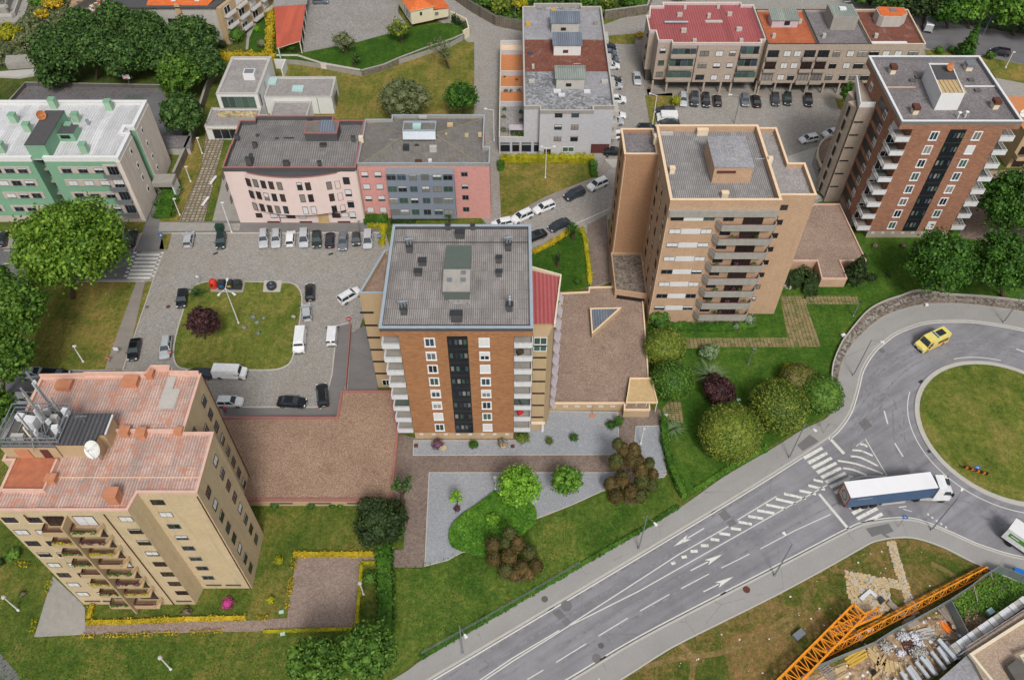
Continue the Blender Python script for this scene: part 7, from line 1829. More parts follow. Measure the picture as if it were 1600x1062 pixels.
# a person beside the white car at the garage parapet
def person(label, X, Y, z, rot, top, legs):
 V = [(0,0,.95),(0,0,1.15),(0,0,1.40),(0,0,1.52),(0,-.02,1.66),(.20,0,1.40),(.27,-.05,1.12),(.22,-.22,.95),(-.20,0,1.40),(-.27,.03,1.12),(-.26,-.08,.88),(.10,0,.90),(.12,-.10,.50),(.12,.05,.08),(.12,-.10,.04),(-.10,0,.90),(-.11,.08,.50),(-.11,.20,.09),(-.11,.05,.04)]
 E_ = [(0,1),(1,2),(2,3),(3,4),(2,5),(5,6),(6,7),(2,8),(8,9),(9,10),(0,11),(11,12),(12,13),(13,14),(0,15),(15,16),(16,17),(17,18)]
 R_ = [.15,.14,.15,.06,.115,.075,.05,.04,.075,.05,.04,.10,.075,.05,.045,.10,.075,.05,.045]
 me = bpy.data.meshes.new('body');me.from_pydata(V, E_, []);me.update()
 t = thing('person',label, 'person',(X, Y, z), rot);o = bpy.data.objects.new('body',me);o.parent = t;COL.objects.link(o)
 o.modifiers.new('skin','SKIN');me.materials.append(MATS[legs])
 for v, r_ in zip(me.skin_vertices[0].data, R_): v.radius = (r_, r_*.8)
 me.skin_vertices[0].data[0].use_root = True
 s_ = o.modifiers.new('sub','SUBSURF');s_.levels = 1;s_.render_levels = 2
 mb = MB();mb.lathe(0,-.01, [(.175,.92),(.185,1.1),(.215,1.36),(.17,1.46),(.075,1.50)], top, 12);mb.tube((.20,0,1.41),(.28,-.05,1.12),.088,.07, top, 8);mb.tube((-.20,0,1.41),(-.28,.03,1.12),.088,.07, top, 8);mb.build('jacket',t, local=True, smooth=True)
 mb = MB();mb.lathe(0,-.02, [(.105,1.545),(.118,1.62),(.112,1.70),(.06,1.765)], 'skin',12);mb.rbox((0,-.135,1.62),(.025,.03,.04),0, 'skin');mb.rbox((-.04,-.118,1.665),(.02,.02,.015),0, 'black');mb.rbox((.04,-.118,1.665),(.02,.02,.015),0, 'black');mb.rbox((0,-.115,1.585),(.05,.02,.012),0, 'maroon');mb.build('face',t, local=True, smooth=True)
 MB().lathe(0,.012, [(.118,1.62),(.128,1.68),(.115,1.75),(.04,1.79)], 'black',12).build('hair',t, local=True, smooth=True)
 return t
person('person in a red top and black trousers standing by the white car',*P(353,645,.11),.11,.8, 'red_sheet','black')
# ------------------------------------------------------------------ vehicles
for n_, c_ in (('white','#e4e5e6'),('silver','#b9bcc0'),('black','#15161a'),('navy','#1a2030'),('grey','#6a7078'),('darkgrey','#33373d'),('green','#1c2e2c'),('yellow','#dfd070'),('wine','#2a1c28')):
 t_ = NT('paint_' + n_ + '_car',.28,.0 if n_ in ('white','black','yellow') else .15,.5);cc = lin(c_)
 t_.color(t_.mix(1.0, cc, t_.ramp(t_.noise(t_.obj(),1.5,4), [(.3,.88),(.7,1.06)]), 'MULTIPLY'));t_.b.inputs['Coat Weight'].default_value = .5;t_.b.inputs['Coat Roughness'].default_value = .12;MATS['car_' + n_] = t_.m
t_ = NT('car_glass',.06,0,.6);t_.color(lin('#323c41'));MATS['car_glass'] = t_.m
KINDS = {  # L, W, H, belt, hood z, trunk z, cabin base rear/front, roof rear/front
 'hatch': (4.1,1.76,1.48,.95,.88,.93,-.47,.24,-.40,.06), 'sedan': (4.6,1.80,1.44,.93,.86,.95,-.36,.22,-.20,.05), 'estate': (4.6,1.78,1.48,.95,.88,.95,-.475,.22,-.42,.06),
 'suv': (4.5,1.86,1.66,1.05,1.02,1.05,-.475,.24,-.42,.08), 'mpv': (4.4,1.82,1.64,1.0,.95,1.0,-.48,.31,-.44,.10), 'mini': (2.9,1.60,1.52,.98,.95,.98,-.47,.34,-.38,.10)}
def wheels(t, W, L, r, ys, w=.22):
 for y in ys:
  for s_ in (-1,1):
   x = s_*(W/2 - w/2 - .0)
   o = MB();o.tube((x - w/2, y, r),(x+w/2, y, r), r, r, 'tyre',14);wh = o.build('wheel',t, local=True)
   o = MB();xo = x+s_*(w/2+.005);o.tube((xo - .01, y, r),(xo+.01, y, r), r*.62, r*.62, 'rim',10)
   q = bpy.data.objects.new('rim',o.mesh('rim'));q.parent = wh;COL.objects.link(q)
def loft(mb, secs, m):
 n = len(secs[0])
 for i in range(len(secs) - 1):
  for j in range(n):
   k = (j+1) % n;mb.face([secs[i][j], secs[i][k], secs[i+1][k], secs[i+1][j]], m)
 mb.face(secs[0][::-1], m);mb.face(secs[-1], m)
def make_car(kind, paint):
 L, W, H_, bz, hz, tz, cr, cf, rr, rf = KINDS[kind];t = thing('parked_car','car','car');pm = 'car_' + paint;hw = W/2
 st = [(-.5,.42,.62, tz*.62,.72),(-.485,.24,.92, tz*.96,.90),(-.42,.19,.98, tz, .93),(cr+.06,.19,1.0, bz, .94),(cf, .19,1.0, bz, .94),(cf+.06,.19,1.0, hz+.02,.92),(.40,.19,.97, hz - .06,.88),(.47,.22,.90, hz - .20,.80),(.5,.36,.66, hz - .42,.62)]
 secs = []
 for y, zl, wk, zt, tw in st:
  w = hw*wk;y *= L
  secs.append([(-w*.9, y, zl),(w*.9, y, zl),(w, y, zl+(zt - zl)*.35),(w, y, zl+(zt - zl)*.68),(w*tw, y, zt - .02),(w*tw*.5, y, zt+.015),(0, y, zt+.025),(-w*tw*.5, y, zt+.015),(-w*tw, y, zt - .02),(-w, y, zl+(zt - zl)*.68),(-w, y, zl+(zt - zl)*.35)])
 mb = MB();loft(mb, secs, pm);mb.build('body',t, local=True, smooth=True)
 # greenhouse
 wb = hw*.91;wt = hw*.70;zb = bz - .03;zt = H_ - .05;g = MB()
 B_ = [(-wb, cr*L),(wb, cr*L),(wb, cf*L),(-wb, cf*L)];T_ = [(-wt, rr*L),(wt, rr*L),(wt, rf*L),(-wt, rf*L)]
 for i in range(4): j = (i+1) % 4;g.face([(*B_[i], zb),(*B_[j], zb),(*T_[j], zt),(*T_[i], zt)], 'car_glass')
 g.build('windows',t, local=True)
 r_ = MB();k = 5;secs = []
 for i in range(k+1):
  y = lerp(rr*L - .04, rf*L+.05, i/k);w = wt*(1.05 if 0 < i < k else .97);b_ = .05*math.sin(pi*(i+.4)/(k+.8))
  secs.append([(-w, y, zt - .02),(w, y, zt - .02),(w*.96, y, zt+.03),(w*.5, y, zt+.035+b_*.7),(0, y, zt+.04+b_),(-w*.5, y, zt+.035+b_*.7),(-w*.96, y, zt+.03)])
 loft(r_, secs, pm);r_.build('roof',t, local=True, smooth=True)
 p = MB()
 for i, (sx, sy) in enumerate(((-1,0),(1,0),(1,1),(-1,1))):
  b_ = B_[i];t2 = T_[i];p.beam((b_[0]*1.0, b_[1], zb),(t2[0]*1.02, t2[1], zt),.08,.08, pm)
 for f_ in (.42,) if kind != 'mini' else ():
  for s_ in (-1,1): p.beam((s_*wb*1.005, lerp(cr, cf, f_+.08)*L, zb),(s_*wt*1.02, lerp(rr, rf, f_+.1)*L, zt),.08,.04, pm)
 p.build('pillar',t, local=True)
 wheels(t, W, L, .32 if kind != 'suv' else .36,(-.31*L, .315*L))
 for s_ in (-1,1):
  MB().rbox((s_*hw*.70, L*.463, hz - .30),(.34,.16,.14),0, 'lamp_clear').build('headlight',t, local=True);MB().rbox((s_*hw*.76,-L*.487, tz - .32),(.26,.08,.22),0, 'lamp_red').build('taillight',t, local=True)
  MB().rbox((s_*(hw+.09), cf*L - .12, bz),(.16,.1,.12),0, pm).build('wing_mirror',t, local=True)
 MB().rbox((0, L*.494,.42),(.5,.03,.12),0, 'plate').build('number_plate',t, local=True);MB().rbox((0,-L*.497,.55),(.5,.03,.12),0, 'plate').build('number_plate',t, local=True)
 MB().rbox((0, L*.487,.26),(W*.62,.06,.12),0, 'black').build('grille',t, local=True)
 if kind in ('estate','suv'):
  for s_ in (-1,1): MB().beam((s_*wt*.92, rr*L+.1, H_+.03),(s_*wt*.92, rf*L - .1, H_+.03),.04,.04, 'metal_grey').build('roof_rail',t, local=True)
 if kind == 'sunroof': pass
 return t
def make_van(paint, L=5.3, W=1.95, H_=2.3, nose=.26, win_=False, name='van'):
 t = thing(name, 'van','van');pm = 'car_' + paint;hw = W/2;f = L/2
 prof = [(-f, .35),(-f, H_*.92),(-f+.12, H_),(f - L*nose, H_),(f - L*nose+.35, H_ - .08),(f - .75,1.28),(f - .1,1.02),(f, .75),(f, .30)]
 mb = MB()
 def sec(s_, inset_): return [(s_*(hw - (inset_ if z > 1.3 else 0)*(z - 1.2)/(H_ - 1.2)), y, z) for y, z in prof]
 Lf, Rt = sec(-1,.14), sec(1,.14)
 mb.face(Lf[::-1], pm);mb.face(Rt, pm)
 for i in range(len(prof) - 1): mb.face([Lf[i], Lf[i+1], Rt[i+1], Rt[i]][::-1], pm)
 mb.face([Lf[0], Rt[0], Rt[-1], Lf[-1]], 'black');mb.build('body',t, local=True)
 y0, z0_, y1, z1_ = f - .78,1.34, f - L*nose+.38, H_ - .16
 MB().face([(-hw+.12, y0+.02, z0_+.02),(hw - .12, y0+.02, z0_+.02),(hw - .24, y1+.03, z1_+.02),(-hw+.24, y1+.03, z1_+.02)], 'car_glass').build('windshield',t, local=True)
 for s_ in (-1,1):
  MB().face([(s_*(hw+.004), y0 - .1,1.25),(s_*(hw+.004), y1 - .75,1.25),(s_*(hw - .10), y1 - .70, H_ - .35),(s_*(hw - .10), y1 - .1, H_ - .35)], 'car_glass').build('side_window',t, local=True)
  MB().rbox((s_*hw*.74, f - .06,.80),(.35,.14,.2),0, 'lamp_clear').build('headlight',t, local=True);MB().rbox((s_*hw*.92,-f, .9),(.14,.05,.5),0, 'lamp_red').build('taillight',t, local=True);MB().rbox((s_*(hw+.12), y0 - .1,1.3),(.2,.12,.28),0, 'black').build('wing_mirror',t, local=True)
  if win_: MB().box(s_*hw*.5 - .3, s_*hw*.5+.3,-f - .012,-f - .002,1.25,1.75, 'car_glass').build('rear_window',t, local=True)
 MB().box(-.01,.01,-f - .01,-f, .5, H_*.9, 'black').build('door_gap',t, local=True)
 MB().rbox((0, f+.005,.32),(W*.8,.06,.25),0, 'black').build('bumper',t, local=True);MB().rbox((0,-f - .03,.35),(W*.8,.06,.18),0, 'black').build('bumper',t, local=True)
 MB().rbox((0, f+.03,.45),(.5,.03,.12),0, 'plate').build('number_plate',t, local=True)
 wheels(t, W, L, .34,(-.30*L, .33*L));return t
PROTO = {}
def place(kind, paint, px, py, d, label, group=None, name=None, cat='car',z=.02, **k):
 key = (kind, paint, tuple(sorted(k.items())))
 if key in PROTO: t = copy_tree(PROTO[key])
 else:
  t = make_van(paint, **k) if kind == 'van' else make_car(kind, paint);PROTO[key] = t
 a = P(px, py, .6);b_ = P(px+d[0], py+d[1], .6);h = atan2(b_[1] - a[1], b_[0] - a[0]) - pi/2
 t.location = (a[0], a[1], z);t.rotation_euler = (0,0, h);t['label'] = label;t['category'] = cat
 if name: t.name = name
 if group: t['group'] = group
 elif 'group' in t: del t['group']
 return t
G1 = 'cars parked nose out in front of the pink buildings'
for kind, p_, x, y, d, lab in (('estate','silver',412,373,(-.5,10), 'silver estate car, leftmost of the nine car row by the pink buildings'),('estate','silver',431.5,373,(-.5,10), 'silver estate, second from the left in the nine car row'),('hatch','white',454,372.5,(1,-10), 'white hatchback parked tail out in the nine car row'),('mpv','silver',475,373,(-.5,10), 'silver people carrier between the white and the dark green car'),('hatch','green',495,374.5,(0,10), 'dark green hatchback in the nine car row'),
  ('hatch','navy',515.5,374.5,(.5,-10), 'navy hatchback parked nose in, in the nine car row'),('sedan','grey',536,377,(-.7,10), 'grey saloon standing proud of the nine car row'),('mini','darkgrey',556.5,374.5,(0,10), 'very short dark two seater in the nine car row'),('mpv','silver',575,375,(-.5,10), 'silver people carrier, rightmost of the nine car row')):
 place(kind, p_, x, y, d, lab, G1)
place('hatch','silver',295,374,(2,-10), 'silver hatchback alone near the blue crossing sign');place('hatch','green',345,376,(-1,10), 'dark hatchback in front of the green waste container')
place('sedan','black',205,372,(2,-10), 'black car beside the west zebra crossing');place('van','white',184,368,(2,-10), 'white van half hidden by the large plane tree',cat='van',name='parked_van',L=5.0, W=1.9, H_=1.95);place('hatch','navy',3,373,(2,-10), 'dark car at the far left edge in the west street');place('hatch','wine',-18,373,(2,-10), 'dark red car just beyond the left edge in the west street')
place('hatch','black',284.5,466.5,(-1.5,10), 'black hatchback left of the parking island palm');place('sedan','black',209.5,546,(-2,10), 'black saloon with pale dashboard in the west side street');place('estate','silver',259,543,(-1.5,10), 'silver estate at the lower left corner of the parking island')
place('hatch','black',484.5,456,(0,-10), 'black hatchback right of the parking island');place('hatch','silver',479,487.5,(-1,-10), 'silver hatchback right of the parking island');place('van','white',469,533,(-1.2,10), 'white van with grey rear door beside the parking island',cat='van',name='parked_van',L=4.9, W=1.85, H_=1.95);place('van','white',519.5,525,(1,-10), 'small white van with rear windows by the ramp',cat='van',name='parked_van',L=4.1, W=1.7, H_=1.8, win_=True)
place('suv','white',546.5,462,(10,-6), 'white car turning beside the central tower wing');place('van','white',360,583,(10,.3), 'old white van with rusty roof parked below the island',cat='van',name='parked_van',L=5.3, W=1.9, H_=2.1);place('hatch','white',359.5,627.5,(10,0), 'white hatchback next to the person in red');place('sedan','black',456.5,628,(10,.5), 'black saloon parked parallel to the garage parapet');place('suv','black',504,617,(-1,-10), 'black estate car at the corner of the garage parapet')
place('sedan','darkgrey',311,584,(-10,0), 'dark grey car mostly hidden behind the left tower roof');place('suv','black',87,586,(10,.5), 'large black car above the left tower roof');place('hatch','silver',52,583,(10,-1), 'silver car partly under the tree left of the black one');place('hatch','white',40,622,(10,0), 'white car behind the antenna masts')
place('hatch','grey',502.5,9.5,(10,0), 'blue grey hatchback alone in the villa yard',z=VZ+.06)
place('suv','white',815.5,338.5,(-10,4.5), 'white off-roader at the left end of the kerb line');place('estate','white',850,324,(-10,4), 'white estate, second along the kerb by the dry lawn');place('suv','darkgrey',897.5,303.5,(-10,4.5), 'dark grey off-roader along the kerb by the dry lawn');place('suv','white',933.5,288.5,(-10,4.5), 'white off-roader nearest the tan tower along the kerb');place('sedan','darkgrey',873.5,351.5,(-10,4.5), 'dark coupe above the yellow garden hedge');place('sedan','black',836,369,(-10,4), 'black car half hidden by the central tower roof');place('hatch','white',784,349,(-10,2), 'white car just above the central tower roof edge')
G2 = 'cars parked between the white building and the lane'
for kind, p_, x, y, lab in (('hatch','navy',950,73, 'dark car, topmost beside the white building'),('hatch','grey',952,83, 'grey blue car, second from the top beside the white building'),('hatch','grey',955,93, 'blue grey car, third from the top beside the white building'),('hatch','white',955,103, 'white car, fourth from the top beside the white building'),('hatch','black',958,126, 'black car in the middle of the lane row'),('hatch','silver',959,134, 'silver car in the middle of the lane row'),('suv','white',963,156, 'white car sticking out near the front corner of the white building'),('estate','white',962,180, 'white estate, third from the bottom of the lane row'),('hatch','silver',960,190, 'silver hatchback with red tail lamps in the lane row'),('suv','white',957,212, 'white off-roader, second from the bottom of the lane row'),('hatch','black',958,237, 'black hatchback at the bottom of the lane row by the steps')):
 place(kind, p_, x, y, (10,0) if x != 957 else (-10,0), lab, G2)
place('sedan','silver',995.5,122.5,(1.5,10), 'silver saloon on the right side of the lane')
G3 = 'cars parked in front of the taupe row'
for kind, p_, x, y, d, lab in (('estate','silver',1067.5,156,(.7,10), 'silver estate, leftmost in front of the red roof building'),('suv','darkgrey',1085,156,(.2,10), 'dark off-roader with roof bars, second in front of the red roof'),('estate','black',1103,157,(1,10), 'black estate, third in front of the red roof'),('hatch','black',1121,157,(-1.2,-10), 'black hatchback parked nose in, fourth in front of the red roof'),('hatch','grey',1164,157,(1.2,10), 'grey blue hatchback left of the slanting black car'),('sedan','black',1181.5,157.5,(-2.5,-10), 'black saloon standing slanted right of the gap'),('hatch','darkgrey',1211.5,156,(1,10), 'dark silver hatchback beside the green one'),('hatch','green',1230.5,155,(.5,10), 'dark green hatchback in front of the orange roof building'),('hatch','black',1263,157,(1,10), 'black hatchback, rightmost in front of the grey roof building')):
 place(kind, p_, x, y, d, lab, G3)
place('estate','darkgrey',1039,173,(-10,0), 'dark estate above the white van on the parking verge');place('van','white',1042,184,(-10,0), 'white panel van between two dark cars by the verge',cat='van',name='parked_van',L=4.4, W=1.85, H_=1.95);place('sedan','darkgrey',1045,192,(-10,0), 'dark car below the white panel van');place('hatch','black',1011,200,(10,0), 'black car hidden behind the tan tower corner')
place('hatch','white',1263.5,217,(-10,2), 'white hatchback with black roof in the visitor parking');place('hatch','white',1299.5,208,(-10,2), 'white hatchback beside the curved planter');place('mpv','wine',1562,82,(-10,-1.5), 'dark wine people carrier on the upper right street');place('van','silver',1450,41,(0,-10), 'grey van parked behind the end of the taupe row',cat='van',name='parked_van',L=5.0, W=2.0, H_=2.3)
# yellow van on the roundabout
yv = place('van','yellow',1455,535,(-10,4.6), 'yellow high roof van with dark roof hatch driving on the roundabout',cat='van',name='driving_van',L=5.6, W=2.05, H_=2.5)
MB().box(-.55,.55,-1.9,-.4,2.502,2.56, 'glass_dark').build('roof_hatch',yv, local=True);MB().box(-.7,.7,-.1,.1,2.502,2.66, 'sign_blue').build('light_bar',yv, local=True)
for s_ in (-1,1): MB().box(s_*1.028 - .004, s_*1.028+.004,-2.7,2.2,.75,.95, 'orange_stripe').build('side_stripe',yv, local=True)
for s_ in (-1,1): MB().box(s_*1.028 - .004, s_*1.028+.004,-2.4,-.2,1.15,1.7, 'glass_dark').build('side_window',yv, local=True)
# lorry
c_ = [P(1320,753.5,4.0), P(1329,776.5,4.0), P(1466.5,761,4.0), P(1453,737.7,4.0)]
rx_, ry_ = (c_[0][0]+c_[1][0])/2,(c_[0][1]+c_[1][1])/2;fx_, fy_ = (c_[2][0]+c_[3][0])/2,(c_[2][1]+c_[3][1])/2
TL = hypot(fx_ - rx_, fy_ - ry_);TW = 2.55;th_ = atan2(fy_ - ry_, fx_ - rx_) - pi/2
LR = thing('lorry','articulated lorry with white roof, blue curtain sides and white cab','lorry',(rx_, ry_, .02), th_)
MB().box(-TW/2, TW/2,0, TL, 1.2,3.96, 'lorry_blue' if 'lorry_blue' in MATS else flat('lorry_blue','#3f5878',.5,.12,.8, stain=.2)).build('curtain_side',LR, local=True)
MB().box(-TW/2 - .02, TW/2+.02,-.04, TL+.02,3.962,4.02, flat('lorry_roof','#e2e2e4',.5,.03,1)).build('trailer_roof',LR, local=True)
MB().box(-TW/2+.1, TW/2 - .1,.3, TL - .1,.95,1.19, 'metal_dark').build('chassis',LR, local=True)
mb = MB()
for a in ((-TW/2,-TW/2+.2,1.2,3.95),(TW/2 - .2, TW/2,1.2,3.95),(-TW/2+.2, TW/2 - .2,1.2,1.45),(-TW/2+.2, TW/2 - .2,3.75,3.95)): mb.box(a[0], a[1], -.06,-.003, a[2], a[3], flat('lorry_rear_frame','#a0492c',.6,.1,1))
mb.build('rear_frame',LR, local=True);MB().box(-TW/2+.2, TW/2 - .2,-.04,-.003,1.45,3.75, 'concrete_light').build('rear_door',LR, local=True)
mb = MB()
for i in range(20):
 a, b_ = i*pi/10,(i+1)*pi/10
 mb.face([(cos(a)*.75,-.05,2.6+sin(a)*.75),(cos(b_)*.75,-.05,2.6+sin(b_)*.75),(cos(b_)*.6,-.05,2.6+sin(b_)*.6),(cos(a)*.6,-.05,2.6+sin(a)*.6)], 'bin_dark')
mb.build('ring_emblem',LR, local=True)
mb = MB()
for k in range(7): mb.face([(TW/2+.01,1.2+k*.32,3.05+.05*(k % 3)),(TW/2+.01,1.5+k*.32,3.15+.05*(k % 2)),(TW/2+.01,1.42+k*.32,3.35+.04*(k % 3)),(TW/2+.01,1.25+k*.32,3.2)], 'concrete_light')
mb.build('side_mark',LR, local=True)
for y in (1.9,3.2,4.5):
 for s_ in (-1,1): o = MB();o.tube((s_*TW/2 - s_*.35, y, .5),(s_*TW/2 - s_*.02, y, .5),.5,.5, 'tyre',14);o.build('wheel',LR, local=True)
MB().box(-TW/2+.05,-TW/2+.1,5.6, TL - 4.0,.45,.95, 'concrete_light').build('side_guard',LR, local=True);MB().box(TW/2 - .08, TW/2 - .03,5.6, TL - 3.6,.45,.95, 'concrete_light').build('side_guard',LR, local=True)
for s_ in (-1,1): MB().box(s_*.95 - .15, s_*.95+.15,-.08,-.005,.95,1.1, 'lamp_red').build('taillight',LR, local=True)
ca = -.16
cabp = lambda x, y: (x*cos(ca) - (y)*sin(ca), TL - 1.0+x*sin(ca)+y*cos(ca))
mb = MB();pr = [(1.55,.9),(1.5,3.75),(2.6,3.85),(3.45,3.25),(3.85,2.3),(3.95,.7),(1.55,.5)]
def cs(s_): return [(*cabp(s_*(1.22 if z < 3 else 1.12), y), z) for y, z in pr]
a_, b_ = cs(-1), cs(1);mb.face(a_, 'car_white');mb.face(b_[::-1], 'car_white')
for i in range(len(pr)): j = (i+1) % len(pr);mb.face([a_[i], b_[i], b_[j], a_[j]], 'car_white')
mb.build('cab',LR, local=True)
MB().face([(*cabp(-1.08,3.50),3.18),(*cabp(1.08,3.50),3.18),(*cabp(1.12,3.88),2.3),(*cabp(-1.12,3.88),2.3)], 'car_glass').build('windshield',LR, local=True)
mb = MB();mb.prism([cabp(-.45,2.65), cabp(.45,2.65), cabp(.45,3.15), cabp(-.45,3.15)], 3.5,3.9, 'car_glass');mb.build('roof_hatch',LR, local=True)
for s_ in (-1,1):
 MB().face([(*cabp(s_*1.225,2.6),2.2),(*cabp(s_*1.225,3.7),2.2),(*cabp(s_*1.16,3.35),3.0),(*cabp(s_*1.16,2.6),3.0)], 'car_glass').build('side_window',LR, local=True)
 MB().rbox((*cabp(s_*1.4,3.7),2.2),(.25,.15,.7), ca, 'black').build('wing_mirror',LR, local=True)
 for y in (3.0,-.6): o = MB();o.tube((*cabp(s_*1.2, y),.5),(*cabp(s_*.88, y),.5),.5,.5, 'tyre',14);o.build('wheel',LR, local=True)
 MB().prism([cabp(s_*1.1,-.2), cabp(s_*1.2,-.2), cabp(s_*1.2,1.6), cabp(s_*1.1,1.6)], .45,1.1, 'concrete_light').build('fuel_tank',LR, local=True)
mb = MB();mb.prism([cabp(-.5,-1.4), cabp(.5,-1.4), cabp(.5,1.5), cabp(-.5,1.5)], .7,.95, 'metal_dark');mb.build('tractor_chassis',LR, local=True)
# green and white delivery lorry leaving at the right edge
e1 = P(1576,826,3.2);e2 = P(1600,842.5,3.2);hd = atan2(e2[1] - e1[1], e2[0] - e1[0]);e0 = P(1579.7,813,3.2)
ww = 2.3;t = thing('delivery_lorry','white box lorry with green side panel at the right edge','lorry',(e1[0], e1[1], .02), hd - pi/2)
MB().box(-ww, 0,0,5.2,.9,3.2, 'car_white').build('box_body',t, local=True);MB().box(-ww - .03,.03,-.03,5.23,3.202,3.26, 'paint_white').build('box_roof',t, local=True)
MB().box(.003,.03,.5,4.0,1.9,2.7, flat('lorry_green','#4f8f2c',.5,.05,1)).build('green_panel',t, local=True);MB().box(.032,.04,.8,1.9,2.2,2.4, 'paint_white').build('side_mark',t, local=True)
MB().box(-ww+.3,-.3,5.3,7.2,.6,2.5, 'car_white').build('cab',t, local=True);MB().box(-ww+.5,-.5,7.21,7.25,1.5,2.3, 'car_glass').build('windshield',t, local=True);MB().box(-ww+.2,-.2,.1,7,.5,.88, 'metal_dark').build('chassis',t, local=True)
for y in (1.3,6.3):
 for x in (-ww+.15,-.15): o = MB();o.tube((x - .13, y, .42),(x+.13, y, .42),.42,.42, 'tyre',12);o.build('wheel',t, local=True)
MB().box(-ww+.1,-.1,-.03,-.004,1.0,3.1, 'metal_grey').build('rear_door',t, local=True)
# ------------------------------------------------------------------ trees and shrubs
tree((113,466),(110,382),92, 'large bright green plane tree in front of the green building','leaf_plane','broad','plane_tree',rz=.74, dens=9, leaf=.32, bark='bark',tr=.38)
for b_, c_, r_, lab in (((24,560),(20,482),56, 'spreading green tree on the left edge of the dry lawn'),((-30,520),(-20,450),45, 'plane tree just beyond the left edge above the dry lawn'),((4,620),(2,560),50, 'green tree at the left edge above the antenna masts'),((-10,690),(-22,640),42, 'dark tree left of the telephone masts')):
 tree(b_, c_, r_, lab, 'leaf_mid','broad','plane_tree',rz=.7, dens=8, leaf=.32)
WG = 'trees of the wood behind the green building'
for b_, c_, r_, lab, m in (((95,130),(92,82),48, 'big dark tree at the left front of the wood','leaf_wood'),((70,105),(70,60),30, 'yellowish tree at the left edge of the wood','leaf_olive'),((150,125),(150,74),40, 'dark tree second from the left in the wood','leaf_wood'),((125,85),(125,40),32, 'dark tree behind the left part of the wood','leaf_wood'),((195,128),(195,88),42, 'dark tree in the middle front of the wood','leaf_wood'),((185,75),(178,28),30, 'dark tree at the back of the wood beside the rubble lot','leaf_wood'),((230,95),(228,48),38, 'tall dark tree at the centre back of the wood','leaf_wood'),((265,120),(255,85),38, 'dark tree in the middle of the wood','leaf_wood'),
  ((300,100),(300,60),42, 'broad dark tree below the orange roofed apartments','leaf_wood'),((320,135),(318,100),32, 'dark tree at the right end of the wood','leaf_wood'),((285,158),(280,116),36, 'brighter green tree at the right front of the wood','leaf_mid'),((90,135),(92,122),30, 'low dark tree at the left front corner of the court','leaf_wood')):
 tree(b_, c_, r_, lab, m, 'broad','tree',group=None, rz=.85, dens=7.0, leaf=.36, tr=.3)
tree((287,214),(283,178),37, 'round medium green tree standing alone below the wood','leaf_wood','broad',rz=.9, dens=6, leaf=.36)
for q, r_, lab, m in (((18,62),20, 'yellow green bush near the top left corner','leaf_yellowgreen'),((8,90),16, 'low green bush at the left edge by the concrete block','leaf_olive'),((52,48),20, 'tangled grey green bush beside the concrete building','leaf_olive'),((88,14),17, 'orange flowering broom bush in the top left','leaf_broom'),((68,30),12, 'small broom bush near the wood','leaf_broom'),((62,8),14, 'green shrub above the concrete building','leaf_bright'),((40,70),16, 'olive shrub left of the wood','leaf_olive')):
 bush(q, r_, lab, m, dens=7, leaf=.28, rz=.7, kind='lumpy')
# villa garden
tree((541,84),(540,66),21, 'round grey green tree on the terrace lawn','leaf_olive','loose',rz=.75, dens=8, leaf=.24, z0=VZ);tree((554,103),(554,90),10, 'small tree in front of the round one on the terrace lawn','leaf_wood','loose',rz=.9, dens=9, leaf=.2, z0=VZ)
tree((628,66),(623,44),23, 'bronze green tree beside the cream house','leaf_privet','loose',rz=.65, dens=8, leaf=.25, z0=VZ);tree((702,107),(690,76),25, 'sparse tree with forked trunk on the dry field','leaf_olive','loose',rz=.6, dens=5, leaf=.22, core=False, tr=.22)
tree((632,184),(630,152),42, 'wide silvery olive tree on the dry field','leaf_olive','broad','olive_tree',rz=.62, dens=7, leaf=.24, bark='bark_grey');tree((727,184),(720,151),29, 'dense green tree at the lane corner of the dry field','leaf_deep','broad',rz=.85, dens=7, leaf=.26)
bush((456,80),11, 'small bright bush at the end of the carport','leaf_hedge',z0=VZ);bush((376,34),13, 'round ochre green bush beside the cream apartments','leaf_privet');bush((371,64),15, 'round bright green bush below the ochre one','leaf_hedge',rz=.85);bush((348,74),8, 'small dark bush at the foot of the cream apartments','leaf_dark');bush((410,73),9, 'grey yellow shrub by the flower hedge corner','leaf_olive');bush((411,10),9, 'clipped green shrub by the villa path','leaf_hedge');bush((402,49),6, 'small lime shrub on the villa strip','leaf_lime')
tree((1520,92),(1519,62),17, 'slim dark conifer between the brown tower and the upper street','leaf_deep','cone','conifer',rz=1.7, dens=10, leaf=.26);bush((1505,86),15, 'spreading dark shrub at the foot of the slim conifer','leaf_deep',kind='lumpy',rz=.8);bush((1545,92),9, 'dark shrub right of the slim conifer','leaf_deep',kind='lumpy');bush((1466,84),9, 'round clipped bush on the upper right verge','leaf_hedge');bush((1486,82),8, 'small loose shrub beside the round clipped bush','leaf_deep',kind='lumpy')
tree((1331,178),(1329,145),17, 'dark tree between the taupe row and the brown tower','leaf_deep','broad',rz=1.1, dens=9, leaf=.26)
for b_, c_, r_, lab, m in (((1410,35),(1395,2),30, 'dark tree behind the end of the taupe row','leaf_wood'),((1445,40),(1440,-2),36, 'tree at the left end of the roadside wood','leaf_dark'),((1482,45),(1478,14),34, 'broad tree in the roadside wood above the grey street','leaf_deep'),((1515,45),(1512,8),34, 'broad green tree right of the middle of the roadside wood','leaf_bright'),((1585,55),(1583,12),38, 'light green tree right of the wood lamp','leaf_bright'),((1620,60),(1622,20),38, 'tree at the right edge of the roadside wood','leaf_wood'),((1360,8),(1355,-12),28, 'tree hidden behind the taupe row','leaf_wood')):
 tree(b_, c_, r_, lab, m, 'broad',rz=.8, dens=5, leaf=.45)
